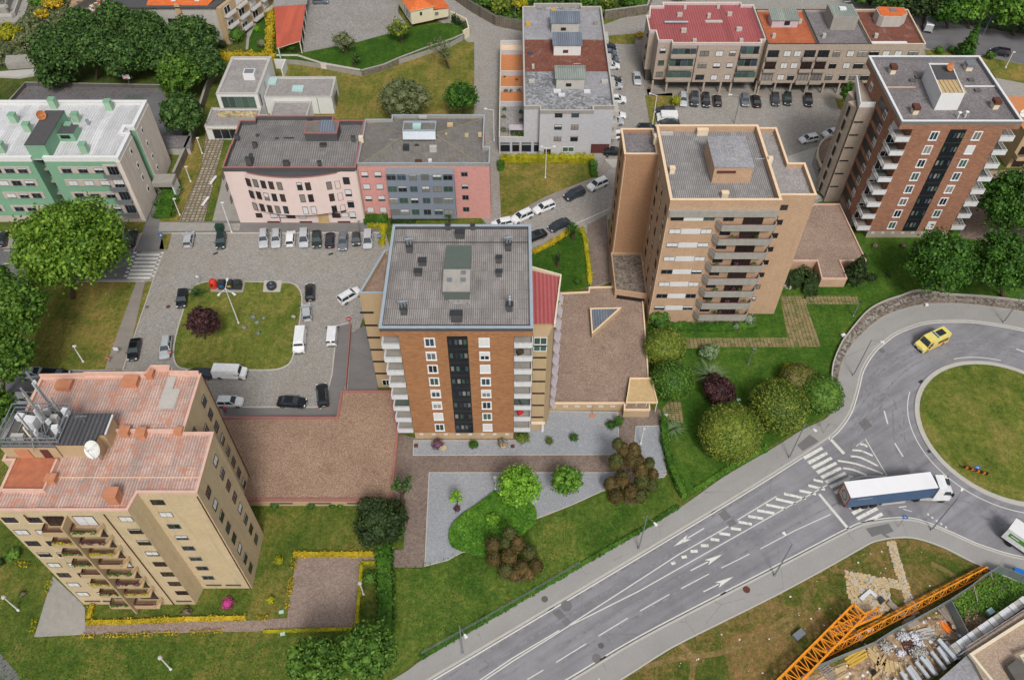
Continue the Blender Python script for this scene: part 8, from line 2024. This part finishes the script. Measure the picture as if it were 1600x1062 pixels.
for b_, c_, r_, lab, m in (((725,-2),(728,-14),18, 'bushy tree above the stone wall at the top of the lane','leaf_privet_green'),((756,14),(756,0),17, 'yellowish tree behind the stone wall, left of the pole','leaf_privet_green'),((785,22),(783,6),18, 'yellow green tree behind the stone wall beside the pole','leaf_privet'),((815,20),(813,4),14, 'broom coloured bush tree right of the pole','leaf_yellowgreen'),((845,12),(845,-4),16, 'tree behind the white building, left','leaf_privet_green'),((880,8),(880,-6),16, 'tree behind the white building, middle','leaf_wood'),((915,12),(915,-2),16, 'tree behind the white building, right','leaf_privet_green'),((950,16),(950,2),15, 'small tree above the stone wall right of the white building','leaf_privet'),((985,14),(985,-1),15, 'small tree above the stone wall near the red roof','leaf_privet_green'),((1060,0),(1060,-12),16, 'tree behind the red roof','leaf_wood')):
 tree(b_, c_, r_, lab, m, 'broad',rz=.85, dens=6, leaf=.34, tr=.15)
sheet('hillside_scrub',PP([(700,-60),(700,-12),(745,16),(780,36),(818,44),(945,26),(1010,12),(1030,-14),(1700,-10),(1900,-60)]),.012, 'grass_wild')
bush((999,60),8, 'yellow flowering bush at the top of the lane footpath','leaf_broom',kind='lumpy');bush((1055,165),8, 'tall yellow green bush between verge and parked estate','leaf_yellowgreen',rz=1.3)
# right edge trees
for b_, c_, r_, lab in (((1472,460),(1471,412),55, 'round green tree at the bend, left of the pair'),((1568,464),(1567,412),56, 'round green tree at the bend, right of the pair'),((1578,365),(1580,314),54, 'dark green tree at the right edge beside the brown tower'),((1640,380),(1640,330),50, 'green tree just beyond the right edge by the brown tower')):
 tree(b_, c_, r_, lab, 'leaf_deep','broad',rz=1.0, dens=11, leaf=.26, tr=.3)
tree((1342,440),(1343,415),22, 'dark spiky conifer at the corner of the brown garage deck','leaf_dark','cone','conifer',rz=1.0, dens=12, leaf=.24);bush((1360,438),9, 'low dark shrub right of the spiky conifer','leaf_dark',kind='lumpy')
bush((1338,385),5, 'tiny dark shrub under the brown tower','leaf_dark');bush((1411,386),6, 'bare dark shrub in front of the brown tower','leaf_twig');bush((1388,430),4, 'small dark stump shrub on the east lawn','leaf_dark');bush((1366,387),6, 'bare dark shrub nearer the tower corner','leaf_twig')
# clipped domes of the east garden
for q, r_, m, lab, rz_ in (((1035,558),33, 'leaf_privet','round ochre green clipped shrub beside the brown garage roof',.85),((1047,610),34, 'leaf_privet_green','round green clipped shrub just below the ochre one',.85),((1134,696),48, 'leaf_privet','largest round clipped shrub above the main road',.85),((1208,655),45, 'leaf_privet','round clipped shrub second from the right above the road',.85),((1277,630),33, 'leaf_privet_green','round clipped shrub at the pavement bend',.85),((1243,606),30, 'leaf_privet_dead','half withered clipped shrub behind the bend',.75)):
 bush(q, r_, lab, m, 'clipped_shrub','shrub',rz=rz_, dens=26, leaf=.15, ragged=.05, shell=.12, corek=.86)
bush((1120,622),29, 'dark plum coloured bush between the clipped shrubs','leaf_plum','plum_bush',rz=.8, dens=13, leaf=.2, kind='lumpy');spiky((1108,590),24, 'large spiky grey green yucca above the plum bush',n=150, stem=.5, h=1);bush((1106,556),17, 'pale blue green shrub above the yucca','leaf_flax',dens=14, leaf=.22, kind='lumpy');spiky((1052,670),16, 'flax plant at the corner of the garden hedge',n=90);bush((1229,577),9, 'small bush with yellow flowers on the east lawn','leaf_yellowgreen');bush((1028,510),20, 'dark green shrub at the left foot of the tan tower','leaf_privet_green',kind='lumpy',rz=.9);bush((1168,503),11, 'silvery shrub at the right foot of the tan tower','leaf_grey');bush((1150,512),7, 'small grey shrub under the tan tower balconies','leaf_grey')
hedge([(1236,432),(1254,446),(1276,450)], 5.0,1.3, 'dense dark green bank beside the brown garage deck','leaf_dark','shrub_bank',dens=14, leaf=.2)
hedge([(1030,512),(1090,512),(1150,512),(1180,506)], 2.0,.6, 'low planting strip along the front of the tan tower','leaf_deep','planting_strip',dens=16, leaf=.15, cat='planting')
# bushes on the curved planter and at the brown tower
for q, r_, lab in (((1287,258),5, 'round shrub in the curved planter, upper'),((1282,268),4, 'round shrub in the curved planter, second'),((1284,278),5, 'round shrub in the curved planter, lower'),((1282,303),7, 'shrub by the white railing at the tan tower'),((1290,309),4, 'small shrub beside the white railing')): bush(q, r_, lab, 'leaf_deep',dens=14)
# garden of the central tower
bush((684,697),10, 'purple flowering shrub in front of the central tower','leaf_purple',dens=20, leaf=.12);bush((740,697),9, 'small green cycad in front of the central tower','leaf_hedge',dens=20, leaf=.13, kind='lumpy');bush((786,694),9, 'bare twiggy shrub in front of the central tower','leaf_twig',dens=10, core=False);bush((816,685),12, 'low yellowish shrub under the right balconies','leaf_privet',rz=.45, dens=18);bush((858,692),7, 'small egg shaped ochre shrub in the gravel','leaf_privet',rz=1.15, dens=24, leaf=.1);bush((896,686),8, 'round bright green shrub in the gravel','leaf_deep',dens=24, leaf=.11)
bush((966,664),8, 'taller half of the dark twin shrub by the garden path','leaf_deep',rz=1.5, dens=22, leaf=.12);bush((954,666),9, 'lower half of the dark twin shrub by the garden path','leaf_deep',rz=.7, dens=22, leaf=.12)
tree((812,790),(812,758),37, 'light green maple on the mound in the gravel garden','leaf_lime','broad','maple_tree',rz=.75, dens=11, leaf=.20, tr=.12);tree((885,775),(885,751),28, 'airy light green tree in the gravel garden','leaf_bright','broad',rz=.8, dens=8, leaf=.20, tr=.1);tree((715,795),(714,775),14, 'small light green tree left of the mound','leaf_lime','loose',rz=.9, dens=14, leaf=.16, tr=.07);bush((714,796),6, 'purple underplanting at the small light green tree','leaf_purple',dens=20)
hm = smooth([(773,768),(800,777),(825,785),(837,797),(836,815),(822,830),(800,848),(782,858),(770,870),(752,868),(725,862),(706,853),(701,840),(706,822),(722,805),(745,790),(773,768)], 3)[:-1]
gm = thing('ground_cover_mound','dense green ground cover mound with a curved edge in the gravel garden','ground cover',(*P(770,820),0));MB().prism(PP(hm),.05,.55, 'leaf_mound',bottom=False).build('base',gm)
o = scatter('leaves',hm, 9000,.17, 'leaf_mound',z0=.55, h=.28, seed=4);o.parent = gm;o.location = (o.location.x - gm.location.x, o.location.y - gm.location.y, o.location.z)
bush((770,815),13, 'small bright shrub on the ground cover mound','leaf_lime',dens=14, z0=.5, kind='lumpy')
def cypress(label, heads, base):
 X, Y = P(*base, .1);t = thing('conifer_clump',label, 'conifer',(X, Y, .1))
 for i, (x, y, rx, rzp) in enumerate(heads):
  Yh = Y+(base[1] - y)*.06;cx, cz = PF(x, y, Yh);m = (H - cz)/(_s+(y - 531)/F*_c)/F;R = rx*m*1.02
  cz = max(cz, R*1.1)
  Rz = R*(rzp/rx)*.95
  me = leaves_mesh('crown',[(0,0,0, R, R, Rz),(0,0, Rz*.3, R*.72, R*.72, Rz*.95)], 34,.11, 'leaf_cypress' if i % 3 else 'leaf_cypress_green',i+int(x), ragged=.04, shell=.12, up=.2, corek=.86)
  inst('crown',me, t, (cx, Yh, cz))
  MB().tube((X+(cx - X)*.3, Y, .0),(cx, Yh, cz),.12,.06, 'bark',6).build('stem',t)
cypress('many headed brown green conifer clump at the end of the garden path',[(965,694,9,13),(974,703,10,15),(990,705,12,18),(962,722,12,18),(985,718,12,16),(997,722,11,16),(1014,724,9,14),(972,748,13,18),(1001,735,13,16),(1003,752,12,16),(1020,742,9,14),(953,756,10,15),(1018,758,10,14),(985,768,12,16),(962,778,12,13),(1000,776,11,12)], (988,786))
cypress('brown green conifer clump on the central lawn',[(796,833,11,13),(770,850,12,14),(808,850,13,16),(789,848,10,13),(771,872,12,15),(795,868,13,17),(827,862,12,16),(838,884,11,14),(815,886,13,15),(790,890,13,14),(826,897,11,10),(803,898,10,10)], (803,908))
bush((598,835),44, 'big dark yew bush beside the tan gravel garage','leaf_dark','yew_bush','bush',rz=1.0, dens=13, leaf=.2, kind='lumpy');tree((628,795),(627,754),20, 'slim variegated evergreen at the garage corner','leaf_wood','loose',rz=1.6, dens=14, leaf=.18);bush((622,832),14, 'dark green shrub between yew and garden path','leaf_deep',dens=14, kind='lumpy')
for q, r_, lab in (((430,790),8, 'small shrub along the garage wall, left'),((487,791),8, 'small shrub along the garage wall, middle'),((520,791),6, 'small shrub along the garage wall, third'),((532,790),6, 'small shrub along the garage wall, right')): bush(q, r_, lab, 'leaf_deep',rz=.5, dens=18, leaf=.12)
tree((570,1062),(575,1018),50, 'ochre green tree at the bottom edge, right of the pair','leaf_privet_green','broad',rz=.6, dens=12, leaf=.22);tree((490,1080),(492,1040),52, 'ochre green tree at the bottom edge, left of the pair','leaf_privet_green','broad',rz=.6, dens=12, leaf=.22)
tree((320,530),(317,503),27, 'dark plum tree on the parking island','leaf_plum','broad','plum_tree',rz=1.0, dens=12, leaf=.22, z0=.15, tr=.1);spiky((309,463),15, 'small palm with arching leaves on the parking island','leaf_wood','palm',n=90, stem=.6)
for q, r_, lab in (((396,497),6, 'grey cushion shrub on the island, upper'),((402,505),5, 'grey cushion shrub on the island, middle'),((412,498),4, 'grey cushion shrub on the island, right'),((382,513),5, 'grey cushion shrub on the island, lower left'),((404,522),5, 'grey cushion shrub on the island, lowest')): bush(q, r_, lab, 'leaf_grey',rz=.6, dens=24, leaf=.1)
# left tower grounds
bush((357,945),10, 'bright pink azalea on the strip below the left tower','leaf_pink','azalea',dens=26, leaf=.11);bush((292,958),8, 'small reddish shrub below the left tower','leaf_twig',dens=18);bush((2,880),8, 'dark shrub at the far left edge beside the left tower','leaf_dark');bush((437,877),8, 'round shrub ringed with yellow flowers, upper','leaf_yellowgreen',dens=20, leaf=.12);bush((423,938),7, 'round shrub with yellow flowers, lower','leaf_yellowgreen',dens=20, leaf=.12);bush((578,905),13, 'loose olive bush inside the square hedge corner','leaf_privet_green',dens=14, kind='lumpy',rz=.6);bush((22,868),14, 'olive shrub on the lawn by the upper apron corner','leaf_privet_green',kind='lumpy',rz=.5);bush((37,928),6, 'bare shrub on the far left lawn','leaf_twig',rz=.5)
YH = [('yellow flowering hedge along the top of the paved square',[(459,867),(589,867)], .95,.7),('yellow flowering hedge along the left of the paved square',[(461,872),(455,915),(449,953)], .7,.6),('yellow green hedge along the right of the paved square',[(587,880),(565,881),(562,930),(556,981)], .6,.6),('low yellow hedge strip below the paved square',[(554,982),(500,984),(412,987)], .5,.45),('bright yellow hedge along the strip in front of the left tower',[(136,973),(200,972),(290,968),(385,966)], .8,.6),('short yellow hedge at the right end of the cream path',[(398,966),(421,966)], .7,.5),('patchy yellow hedge below the cream path',[(127,994),(226,992),(240,990),(325,988),(350,986)], .55,.45),('short upright yellow hedge beside the apron',[(146,945),(140,966)], .8,.7),('thin yellow hedge along the left edge of the apron',[(80,908),(68,938)], .6,.6),('thin yellow hedge at the lower left of the apron',[(56,968),(50,990)], .6,.6),('yellow hedge by the upper corner of the apron',[(26,882),(58,884)], .7,.5)]
for i, (lab, pts, w_, h_) in enumerate(YH): hedge(pts, w_*.8, h_*.8, lab, 'leaf_yellow' if i not in (2,3,8,9) else 'leaf_yellowgreen','flowering_hedge',dens=34, leaf=.11, gap=.22 if i in (1,5,6,8,9,10) else 0)
hedge([(600,858),(604,930),(602,1000)], 2.2,1.5, 'tall green hedge dividing the two lawns','leaf_hedge',dens=20, leaf=.17)
hedge([(1036,655),(1037,690),(1046,730),(1068,778)], .9,1.2, 'curved clipped hedge on the edge of the gravel garden','leaf_hedge',dens=26, leaf=.14)
hedge([(782,252),(850,251),(928,252)], 1.5,1.3, 'yellow dotted hedge in front of the white building','leaf_yellowgreen',dens=22, leaf=.15);hedge([(926,256),(928,278)], 1.3,1.1, 'short hedge down the right side of the dry lawn','leaf_hedge',dens=22, leaf=.15);hedge([(782,256),(783,268)], 1.2,1.0, 'short hedge at the left corner of the dry lawn','leaf_hedge',dens=22, leaf=.15)
hedge([(833,396),(862,381),(890,362)], .9,.6, 'yellow flowering hedge above the small garden lawn','leaf_yellow','flowering_hedge',dens=34, leaf=.12);hedge([(908,358),(914,375),(919,410),(922,444)], .8,.6, 'yellow flowering hedge down the right of the small garden lawn','leaf_yellowgreen','flowering_hedge',dens=34, leaf=.12)
tree((895,375),(896,357),10, 'small palm like tree at the corner of the small garden','leaf_deep','loose',rz=1.2, dens=16, leaf=.2);tree((872,417),(872,402),4, 'very slim young cypress in the small garden','leaf_dark','round','young_cypress',rz=3.4, dens=26, leaf=.12);bush((902,442),7, 'small shrub in the lower corner of the small garden','leaf_deep')
hedge([(270,298),(262,318),(256,342)], 3.6,1.0, 'broad clipped hedge bank beside the green building','leaf_hedge','hedge_bank',dens=16, leaf=.2)
hedge([(570,344),(606,344)], 2.4,1.2, 'green hedge at the foot of the rose building','leaf_hedge',dens=20, leaf=.16);hedge([(575,355),(602,356)], .8,.7, 'lower yellow edged hedge beside the rose building','leaf_yellowgreen',dens=24, leaf=.14);hedge([(600,354),(597,384)], 1.0,.8, 'yellow green hedge down the parking edge','leaf_yellowgreen',dens=24, leaf=.14);hedge([(612,344),(650,344)], 2.0,.9, 'shady hedge under the blue grey bay','leaf_dark',dens=18, leaf=.16)
spiky((702,347),9, 'small palm in front of the rose building','leaf_hedge','palm',n=70, stem=1.6)
hedge([(345,91),(390,91),(433,93)], 1.6,1.3, 'orange yellow flower hedge behind the clinic','leaf_yellow','flowering_hedge',dens=18, leaf=.2);hedge([(422,85),(424,40),(421,-10)], 1.7,1.4, 'long yellow flower hedge beside the carport','leaf_yellow','flowering_hedge',dens=16, leaf=.2)
hedge([(655,1028),(707,999),(800,945),(905,884),(1000,829),(1060,791)], .7,.22, 'ragged green grass edge along the upper pavement','leaf_hedge','grass_edge',dens=30, leaf=.13, cat='grass edge')
hedge([(708,34),(726,47)], .9,1.6, 'dark hedge inside the cream garden wall','leaf_dark',dens=18, leaf=.2, z0=VZ - .6)
hedge([(1085,766),(1130,738),(1200,700)], .8,.25, 'weedy edge below the largest clipped shrub','leaf_bright','grass_edge',dens=22, leaf=.14, cat='grass edge')
# rough grass tufts and scrub, beyond counting
scatter('grass_tufts',[(612,890),(1050,780),(1000,820),(655,1025)], 2500,.10, 'leaf_hedge',z0=.1, h=.10, seed=11);scatter('grass_tufts',[(0,1000),(420,1000),(480,1062),(0,1062)], 2500,.10, 'leaf_hedge',z0=.06, h=.10, seed=12)
scatter('weeds',[(1485,940),(1555,895),(1600,905),(1600,935),(1550,965),(1520,975),(1505,965)], 1500,.14, 'leaf_bright',z0=.06, h=.25, seed=13)
scatter('scrub',[(0,36),(60,5),(115,-10),(100,32),(70,60),(60,100),(0,105)], 7000,.32, 'leaf_olive',z0=.1, h=.9, seed=14)
scatter('fallen_leaves',[(0,134),(240,139),(240,150),(20,160)], 500,.14, 'rust',z0=.03, h=.02, seed=15)
scatter('scrub',[(700,-12),(745,14),(815,42),(945,26),(1010,12),(1030,-14)], 5000,.34, 'leaf_privet_green',z0=.1, h=.9, seed=16)
scatter('scrub',[(1400,20),(1600,55),(1640,60),(1640,-10),(1380,-10)], 6000,.36, 'leaf_wood',z0=.1, h=.8, seed=17)
# litter and stones
def stones(name, poly, n, smin, smax, m, seed, z0=.08, label=None):
 w = PP(poly, z0);r = random.Random(seed);xs = [a for a, b_ in w];ys = [b_ for a, b_ in w];mb = MB();c = 0
 def ins(x, y):
  o = False;j = len(w) - 1
  for i in range(len(w)):
   if (w[i][1] > y) != (w[j][1] > y) and x < (w[j][0] - w[i][0])*(y - w[i][1])/(w[j][1] - w[i][1])+w[i][0]: o = not o
   j = i
  return o
 while c < n:
  x, y = r.uniform(min(xs), max(xs)), r.uniform(min(ys), max(ys))
  if not ins(x, y): c += .02;continue
  c += 1;s_ = r.uniform(smin, smax);k = r.choice((5,6));a0 = r.random()*6
  mb.prism([(x+cos(a0+i*6.283/k)*s_*r.uniform(.7,1.1), y+sin(a0+i*6.283/k)*s_*r.uniform(.6,1)) for i in range(k)], z0 - .02, z0+s_*r.uniform(.25,.6), m[int(r.random()*len(m))], bottom=False)
 return mb.build(name, kind='stuff')
stones('bed_stones',[(1320,892),(1400,906),(1410,922),(1389,917),(1392,950),(1372,964),(1340,962),(1325,930)], 700,.12,.28,('stone_pale','wood_pale','concrete_light'),3)
stones('bed_stones',[(1385,846),(1398,844),(1425,935),(1436,958),(1420,962)], 380,.12,.26,('stone_pale','wood_pale','concrete_light'),4)
stones('border_stones',[(1306,598),(1310,575),(1322,548),(1345,517),(1378,487),(1434,466),(1531,472),(1600,481),(1600,476),(1531,468),(1434,460),(1376,479),(1330,520),(1303,565),(1300,598)], 700,.12,.3,('concrete','wood_grey','concrete_dark'),5,.33)
stones('litter',[(870,1080),(1200,940),(1340,865),(1430,850),(1520,890),(1440,950),(1250,1050)], 45,.06,.16,('paint_white',),6)
stones('rubble_heap',[(118,4),(160,2),(152,36),(112,32)], 160,.2,.6,('concrete_light','stone_pale','red_sheet','concrete_dark','paint_white'),7,.1)
stones('site_rubble',[(1262,1062),(1330,1032),(1400,988),(1478,945),(1512,992),(1440,1062),(1300,1110)], 260,.08,.3,('concrete_light','stone_pale','wood_grey','concrete','paint_white'),8,.06)
aerial('television aerial on the roof box of the taupe grey roof building',72.5,171,14.9,1.8, None);aerial('television aerial on the front roof box of the white building',13,149,13.4,1.8, None);aerial('television aerial on the clinic upper roof',-60,160,6.5,1.6, None);aerial('television aerial near the raised box of the tan tower',37.3,101,26.0,2.6, None);aerial('television aerial beside the mossy roof box of the rose building',-21.5,124,13.4,1.8, None)
# ------------------------------------------------------------------ building site and crane
flat('beam_grey','#b4bac0',.5,.14,2)
def lattice(name, label, A, B, w, h, n, chordr, strutr, cat, group=None, tri=False, m='crane_orange',step=1):
 A = np.array(A, float);B = np.array(B, float);d = B - A;L = np.linalg.norm(d);d /= L;up = np.array((0,0,1.0));s_ = np.cross(d, up);s_ /= np.linalg.norm(s_);u = np.cross(s_, d)
 t = thing(name, label, cat, tuple(A), group=group)
 cor = [(-w/2,0),(w/2,0),(w/2, h),(-w/2, h)] if not tri else [(-w/2,0),(w/2,0),(0, h)]
 def pt(c, k): return tuple(A+d*k+s_*c[0]+u*c[1])
 for c in cor: MB().beam(pt(c, 0), pt(c, L), chordr, chordr, m).build('chord',t)
 q = len(cor)
 for i in range(n):
  k0, k1 = L*i/n, L*(i+1)/n
  for j in range(q):
   a, b_ = cor[j], cor[(j+1) % q]
   if i % 2: a, b_ = b_, a
   MB().beam(pt(a, k0), pt(b_, k1), strutr, strutr, m).build('strut',t)
   if i % step == 0: MB().beam(pt(cor[j], k0), pt(cor[(j+1) % q], k0), strutr, strutr, m).build('strut',t)
 for j in range(q): MB().beam(pt(cor[j], L), pt(cor[(j+1) % q], L), chordr, chordr, m).build('end_bar',t)
 return t
ma = P(1208,1090,.4);mb_ = P(1336,961,.4)
mt = lattice('crane_mast','thick orange lattice crane mast lying across the grass',(*ma, .4),(*mb_, .4),1.9,1.9,19,.24,.10, 'crane')
j0 = P(1288,1020,.6);j1 = P(1538,890,.6)
lattice('crane_jib','long slender orange crane jib on blocks, reaching to the site fence',(*j0,.6),(*j1,.6),1.05,.9,26,.14,.065, 'crane',tri=True)
k0 = P(1296,990,1.5);k1 = P(1372,957,1.5)
js = lattice('crane_jib_section','short orange jib section with grey walkway beside the mast end',(*k0,1.5),(*k1,1.5),.9,.6,7,.11,.06, 'crane',tri=False)
MB().beam((k0[0], k0[1], 1.46),(k1[0], k1[1], 1.46),.6,.05, 'metal_grey').build('walkway',js)
for i, (q, s_, lab) in enumerate((((1247,993),(1.6,.9,.6), 'grey steel weight beside the crane mast'),((1291,1017),(.7,.5,.4), 'small grey block under the crane mast'))): MB().rbox((*P(*q),.05), s_, .6, 'metal_grey').build('steel_weight',label=lab, cat='weight')
for i, (a, c, lab) in enumerate((((1386,942),(1413,966), 'long pinkish concrete block under the middle of the jib'),((1327,983),(1347,1002), 'long pinkish concrete block under the jib near the mast'),((1402,960),(1412,968), None))):
 if lab: A, B = P(*a), P(*c);mb = MB();mb.beam((*A, .32),(*B, .32),.75,.5, 'wood_grey');mb.build('concrete_block',label=lab, cat='concrete block')
A, B, C_ = P(1345,936,.4), P(1359,923,.4), P(1376,937,.4)
mb = MB();mb.wall([A, B, C_], .35,.5,.55, 'panel_white');mb.wall([A, B, C_], .08,.348,.35, 'concrete');mb.build('corner_bench',label='white L-shaped bench on the pale stones behind the crane',cat='bench')
MB().rbox((*C_, .08),(.6,.8,.7),.6, 'bin_dark').build('litter_bin',label='dark litter bin at the end of the L-shaped bench',cat='bin')
MB().rbox((*P(1358,986),.05),(1.0,.5,.4),.3, 'white_bag').build('plastic_sack',label='white plastic sack on the grass between jib and fence',cat='sack')
# fence of sheet panels
def panel_fence(label, pts, h, n_per=3):
 w = PP(pts, h);t = thing('site_fence',label, 'fence',(*w[0], 0));L = []
 for i in range(len(w) - 1):
  l = hypot(w[i+1][0] - w[i][0], w[i+1][1] - w[i][1]);k = max(1, round(l/2.2));L += [(lerp(w[i][0], w[i+1][0], j/k), lerp(w[i][1], w[i+1][1], j/k)) for j in range(k)]
 L.append(w[-1])
 for i in range(len(L) - 1):
  mb = MB();a = (lerp(L[i][0], L[i+1][0], .01), lerp(L[i][1], L[i+1][1], .01));c = (lerp(L[i][0], L[i+1][0], .985), lerp(L[i][1], L[i+1][1], .985));hh_ = h - .04*(i % 3);mb.wall([a, c], 0.02, hh_, .06, 'sheet_metal','galvanised');mb.build('fence_panel',t)
  MB().beam((*L[i], 0),(*L[i], h+.03),.08,.08, 'metal_grey').build('post',t)
panel_fence('grey sheet metal fence between the crane grass and the building site',[(1246,1060),(1282,1037),(1322,1020),(1367,1002),(1400,981),(1427,968),(1463,948),(1486,935),(1518,914),(1538,898),(1562,884)], 2.0)
panel_fence('sheet metal fence along the pavement at the right edge',[(1562,884),(1582,890),(1602,899),(1640,912)], 2.0);panel_fence('short inner sheet fence across the building site',[(1487,938),(1502,965),(1515,990)], 2.0)
MB().rbox((*P(1586,901),.05),(1.6,.8,1.7),-.4, 'sign_blue').build('portable_toilet',label='dark blue cabin behind the fence at the right edge',cat='cabin')
# blocks of concrete edging along the new building
A = P(1490,1014,1.9);B = P(1604,936,1.9)
ed = thing('block_wall','row of pale concrete blocks beside the new building','wall',(*A, 0));N_ = 14
for i in range(N_):
 a = (lerp(A[0], B[0], (i+.04)/N_), lerp(A[1], B[1], (i+.04)/N_));c = (lerp(A[0], B[0], (i+.95)/N_), lerp(A[1], B[1], (i+.95)/N_));mb = MB();mb.wall([a, c], 0.0,1.9+.08*(i % 2),1.1, 'panel_white' if i % 4 else 'concrete_light');mb.build('block',ed)
mb = MB();mb.beam((*P(1500,1022,2),2.0),(*P(1602,955,2),2.0),.14,.14, 'galvanised');mb.beam((*P(1500,1022,3),3.0),(*P(1602,955,3),3.0),.08,.08, 'galvanised')
for k in range(5): q = (1500+k*25,1022 - k*16.5);mb.beam((*P(*q, 2),0),(*P(*q, 2),3.0),.1,.1, 'galvanised')
mb.build('scaffold_rail',label='galvanised scaffold rail along the new building',cat='scaffold')
# steel formwork beams side by side
r_ = random.Random(5)
BL = 'grey steel formwork beam in the row stacked beside the low wing'
for i in range(11):
 cx, cy = lerp(1398,1478, i/10)+8, lerp(1072,1018, i/10);a = P(cx - 9+r_.uniform(-2,2), cy - 14+r_.uniform(-3,3),.5);c = P(cx+11+r_.uniform(-2,2), cy+12+r_.uniform(-3,3),.5);z = .35+.35*(i % 3)
 mb = MB();mb.beam((*a, z),(*c, z+r_.uniform(-.1,.25)),.42,.3, 'beam_grey');mb.build('formwork_beam',label=BL, cat='steel beam',group='steel formwork beams in the building site')
for i, (a, c, z, w_, lab) in enumerate((((1466,998),(1494,1030),1.2,.5, 'longest bright steel beam on top of the formwork row'),((1489,1030),(1512,1006),.9,.4, 'steel beam leaning across towards the block wall'),((1430,1010),(1450,1020),.5,.3, 'short bent steel beam left of the formwork row'))):
 mb = MB();mb.beam((*P(*a, z), z),(*P(*c, z), z), w_, .25, 'beam_grey');mb.build('formwork_beam',label=lab, cat='steel beam')
def planks(label, q, n, L, ang, m, w=.28, z0=.06, gap=.05, jit=.05):
 X, Y = P(*q, .2);t = thing('plank_stack',label, 'planks',(X, Y, z0), ang);rr = random.Random(int(q[0]))
 for i in range(n): MB().rbox((rr.uniform(-jit, jit)*4,(i % 4 - 1.5)*(w+gap),.12*(i // 4)),(L*rr.uniform(.85,1.05), w, .1), rr.uniform(-jit, jit), m).build('plank',t, local=True)
planks('stack of yellow shuttering planks near the sheet fence',(1338,1027),8,3.0,.5, 'plank_yellow');planks('pale broken planks right of the yellow stack',(1364,1022),7,2.4,-1.0, 'wood_pale',jit=.2);planks('pale boards scattered at the bottom of the site',(1372,1046),8,1.6,.8, 'wood_pale',jit=.5);planks('white grey boards in the middle of the site',(1446,989),8,2.0,.3, 'concrete_light',jit=.15);planks('brown pallet boards by the inner fence',(1477,956),6,1.8,-1.1, 'wood_grey');planks('two pale panels near the bottom of the site',(1398,1042),5,1.6,1.5, 'wood_pale',w=.5);planks('long pale beams along the site fence at the bottom',(1300,1058),5,5.0,.45, 'wood_pale');planks('orange and white boards beside the inner fence',(1481,979),5,1.6,-1.0, 'orange_stripe',jit=.1);planks('steel coloured planks against the inner fence',(1493,984),4,2.6,-1.05, 'metal_grey',w=.15)
def pallet(label, q, ang, m='wood_grey',n=7):
 X, Y = P(*q, .2);t = thing('pallet',label, 'pallet',(X, Y, .06), ang)
 for i in range(n): MB().rbox((0,(i - (n - 1)/2)*.26,.12),(1.5,.16,.05),0, m).build('slat',t, local=True)
 for i in (-1,0,1): MB().rbox((i*.65,0,0),(.12, n*.25,.12),0, m).build('bearer',t, local=True)
pallet('brown wooden pallet among the sacks',(1421,1011),.1, 'rust');pallet('large grey slatted pallet by the bottom of the fence',(1292,1047),.5, 'wood_grey',10)
for q, lab, s_ in (((1421,975), 'pinkish block stack under a sheet by the fence',(1.7,1.2,.9)),): MB().rbox((*P(*q),.06), s_, .4, 'stone_pale','wood_grey').build('block_stack',label=lab, cat='block stack')
def sack(label, q, r0, m='white_bag',seed=0):
 X, Y = P(*q, .1);me = leaves_mesh('sack',[(0,0, r0*.45, r0, r0*.8, r0*.5),(r0*.5,.1, r0*.4, r0*.7, r0*.6, r0*.45)], 26,.16, m, seed, ragged=.05, shell=.1);o = bpy.data.objects.new('sack',me);o.location = (X, Y, .06);COL.objects.link(o);tag(o, label, 'sack')
sack('crumpled white sack left of the brown pallet',(1409,996),.75, seed=1);sack('crumpled white and pink sack above the brown pallet',(1427,994),.8, seed=2);sack('white sack right of the brown pallet',(1434,1006),.6, seed=3);sack('net of grey wrapping in the middle of the site',(1383,1012),.9, 'concrete_light',4);sack('grey wrapped bundle beside the formwork beams',(1432,1022),1.1, 'concrete_light',5);sack('white sack at the left foot of the formwork row',(1406,1020),.6, seed=6)
MB().lathe(*P(1364,1050,.3), [(.3,.06),(.33,.7),(.3,.75)], 'black',12).build('drum',label='black drum among the pale boards',cat='drum');MB().rbox((*P(1545,957),.06),(.9,.7,.6),.5, 'skylight').build('broken_slab',label='pale green tinted slab on the sand heap',cat='slab')
me = leaves_mesh('sand_heap',[(0,0,0,2.2,1.6,.8)], 6,.3, 'earth',9, ragged=.03, shell=.05);o = bpy.data.objects.new('sand_heap',me);o.location = (*P(1530,975),.0);COL.objects.link(o);tag(o, 'small sand heap behind the inner fence','sand heap')
mb = MB()
for a, c in (((1440,1000),(1500,998)),((1545,893),(1550,905)),((1519,915),(1527,940)),((1455,975),(1470,968))): mb.beam((*P(*a, 1.0),1.4),(*P(*c, .2),.3),.1,.1, 'wood_grey')
mb.build('fence_prop',label='grey timber props behind the sheet fence',cat='timber props')
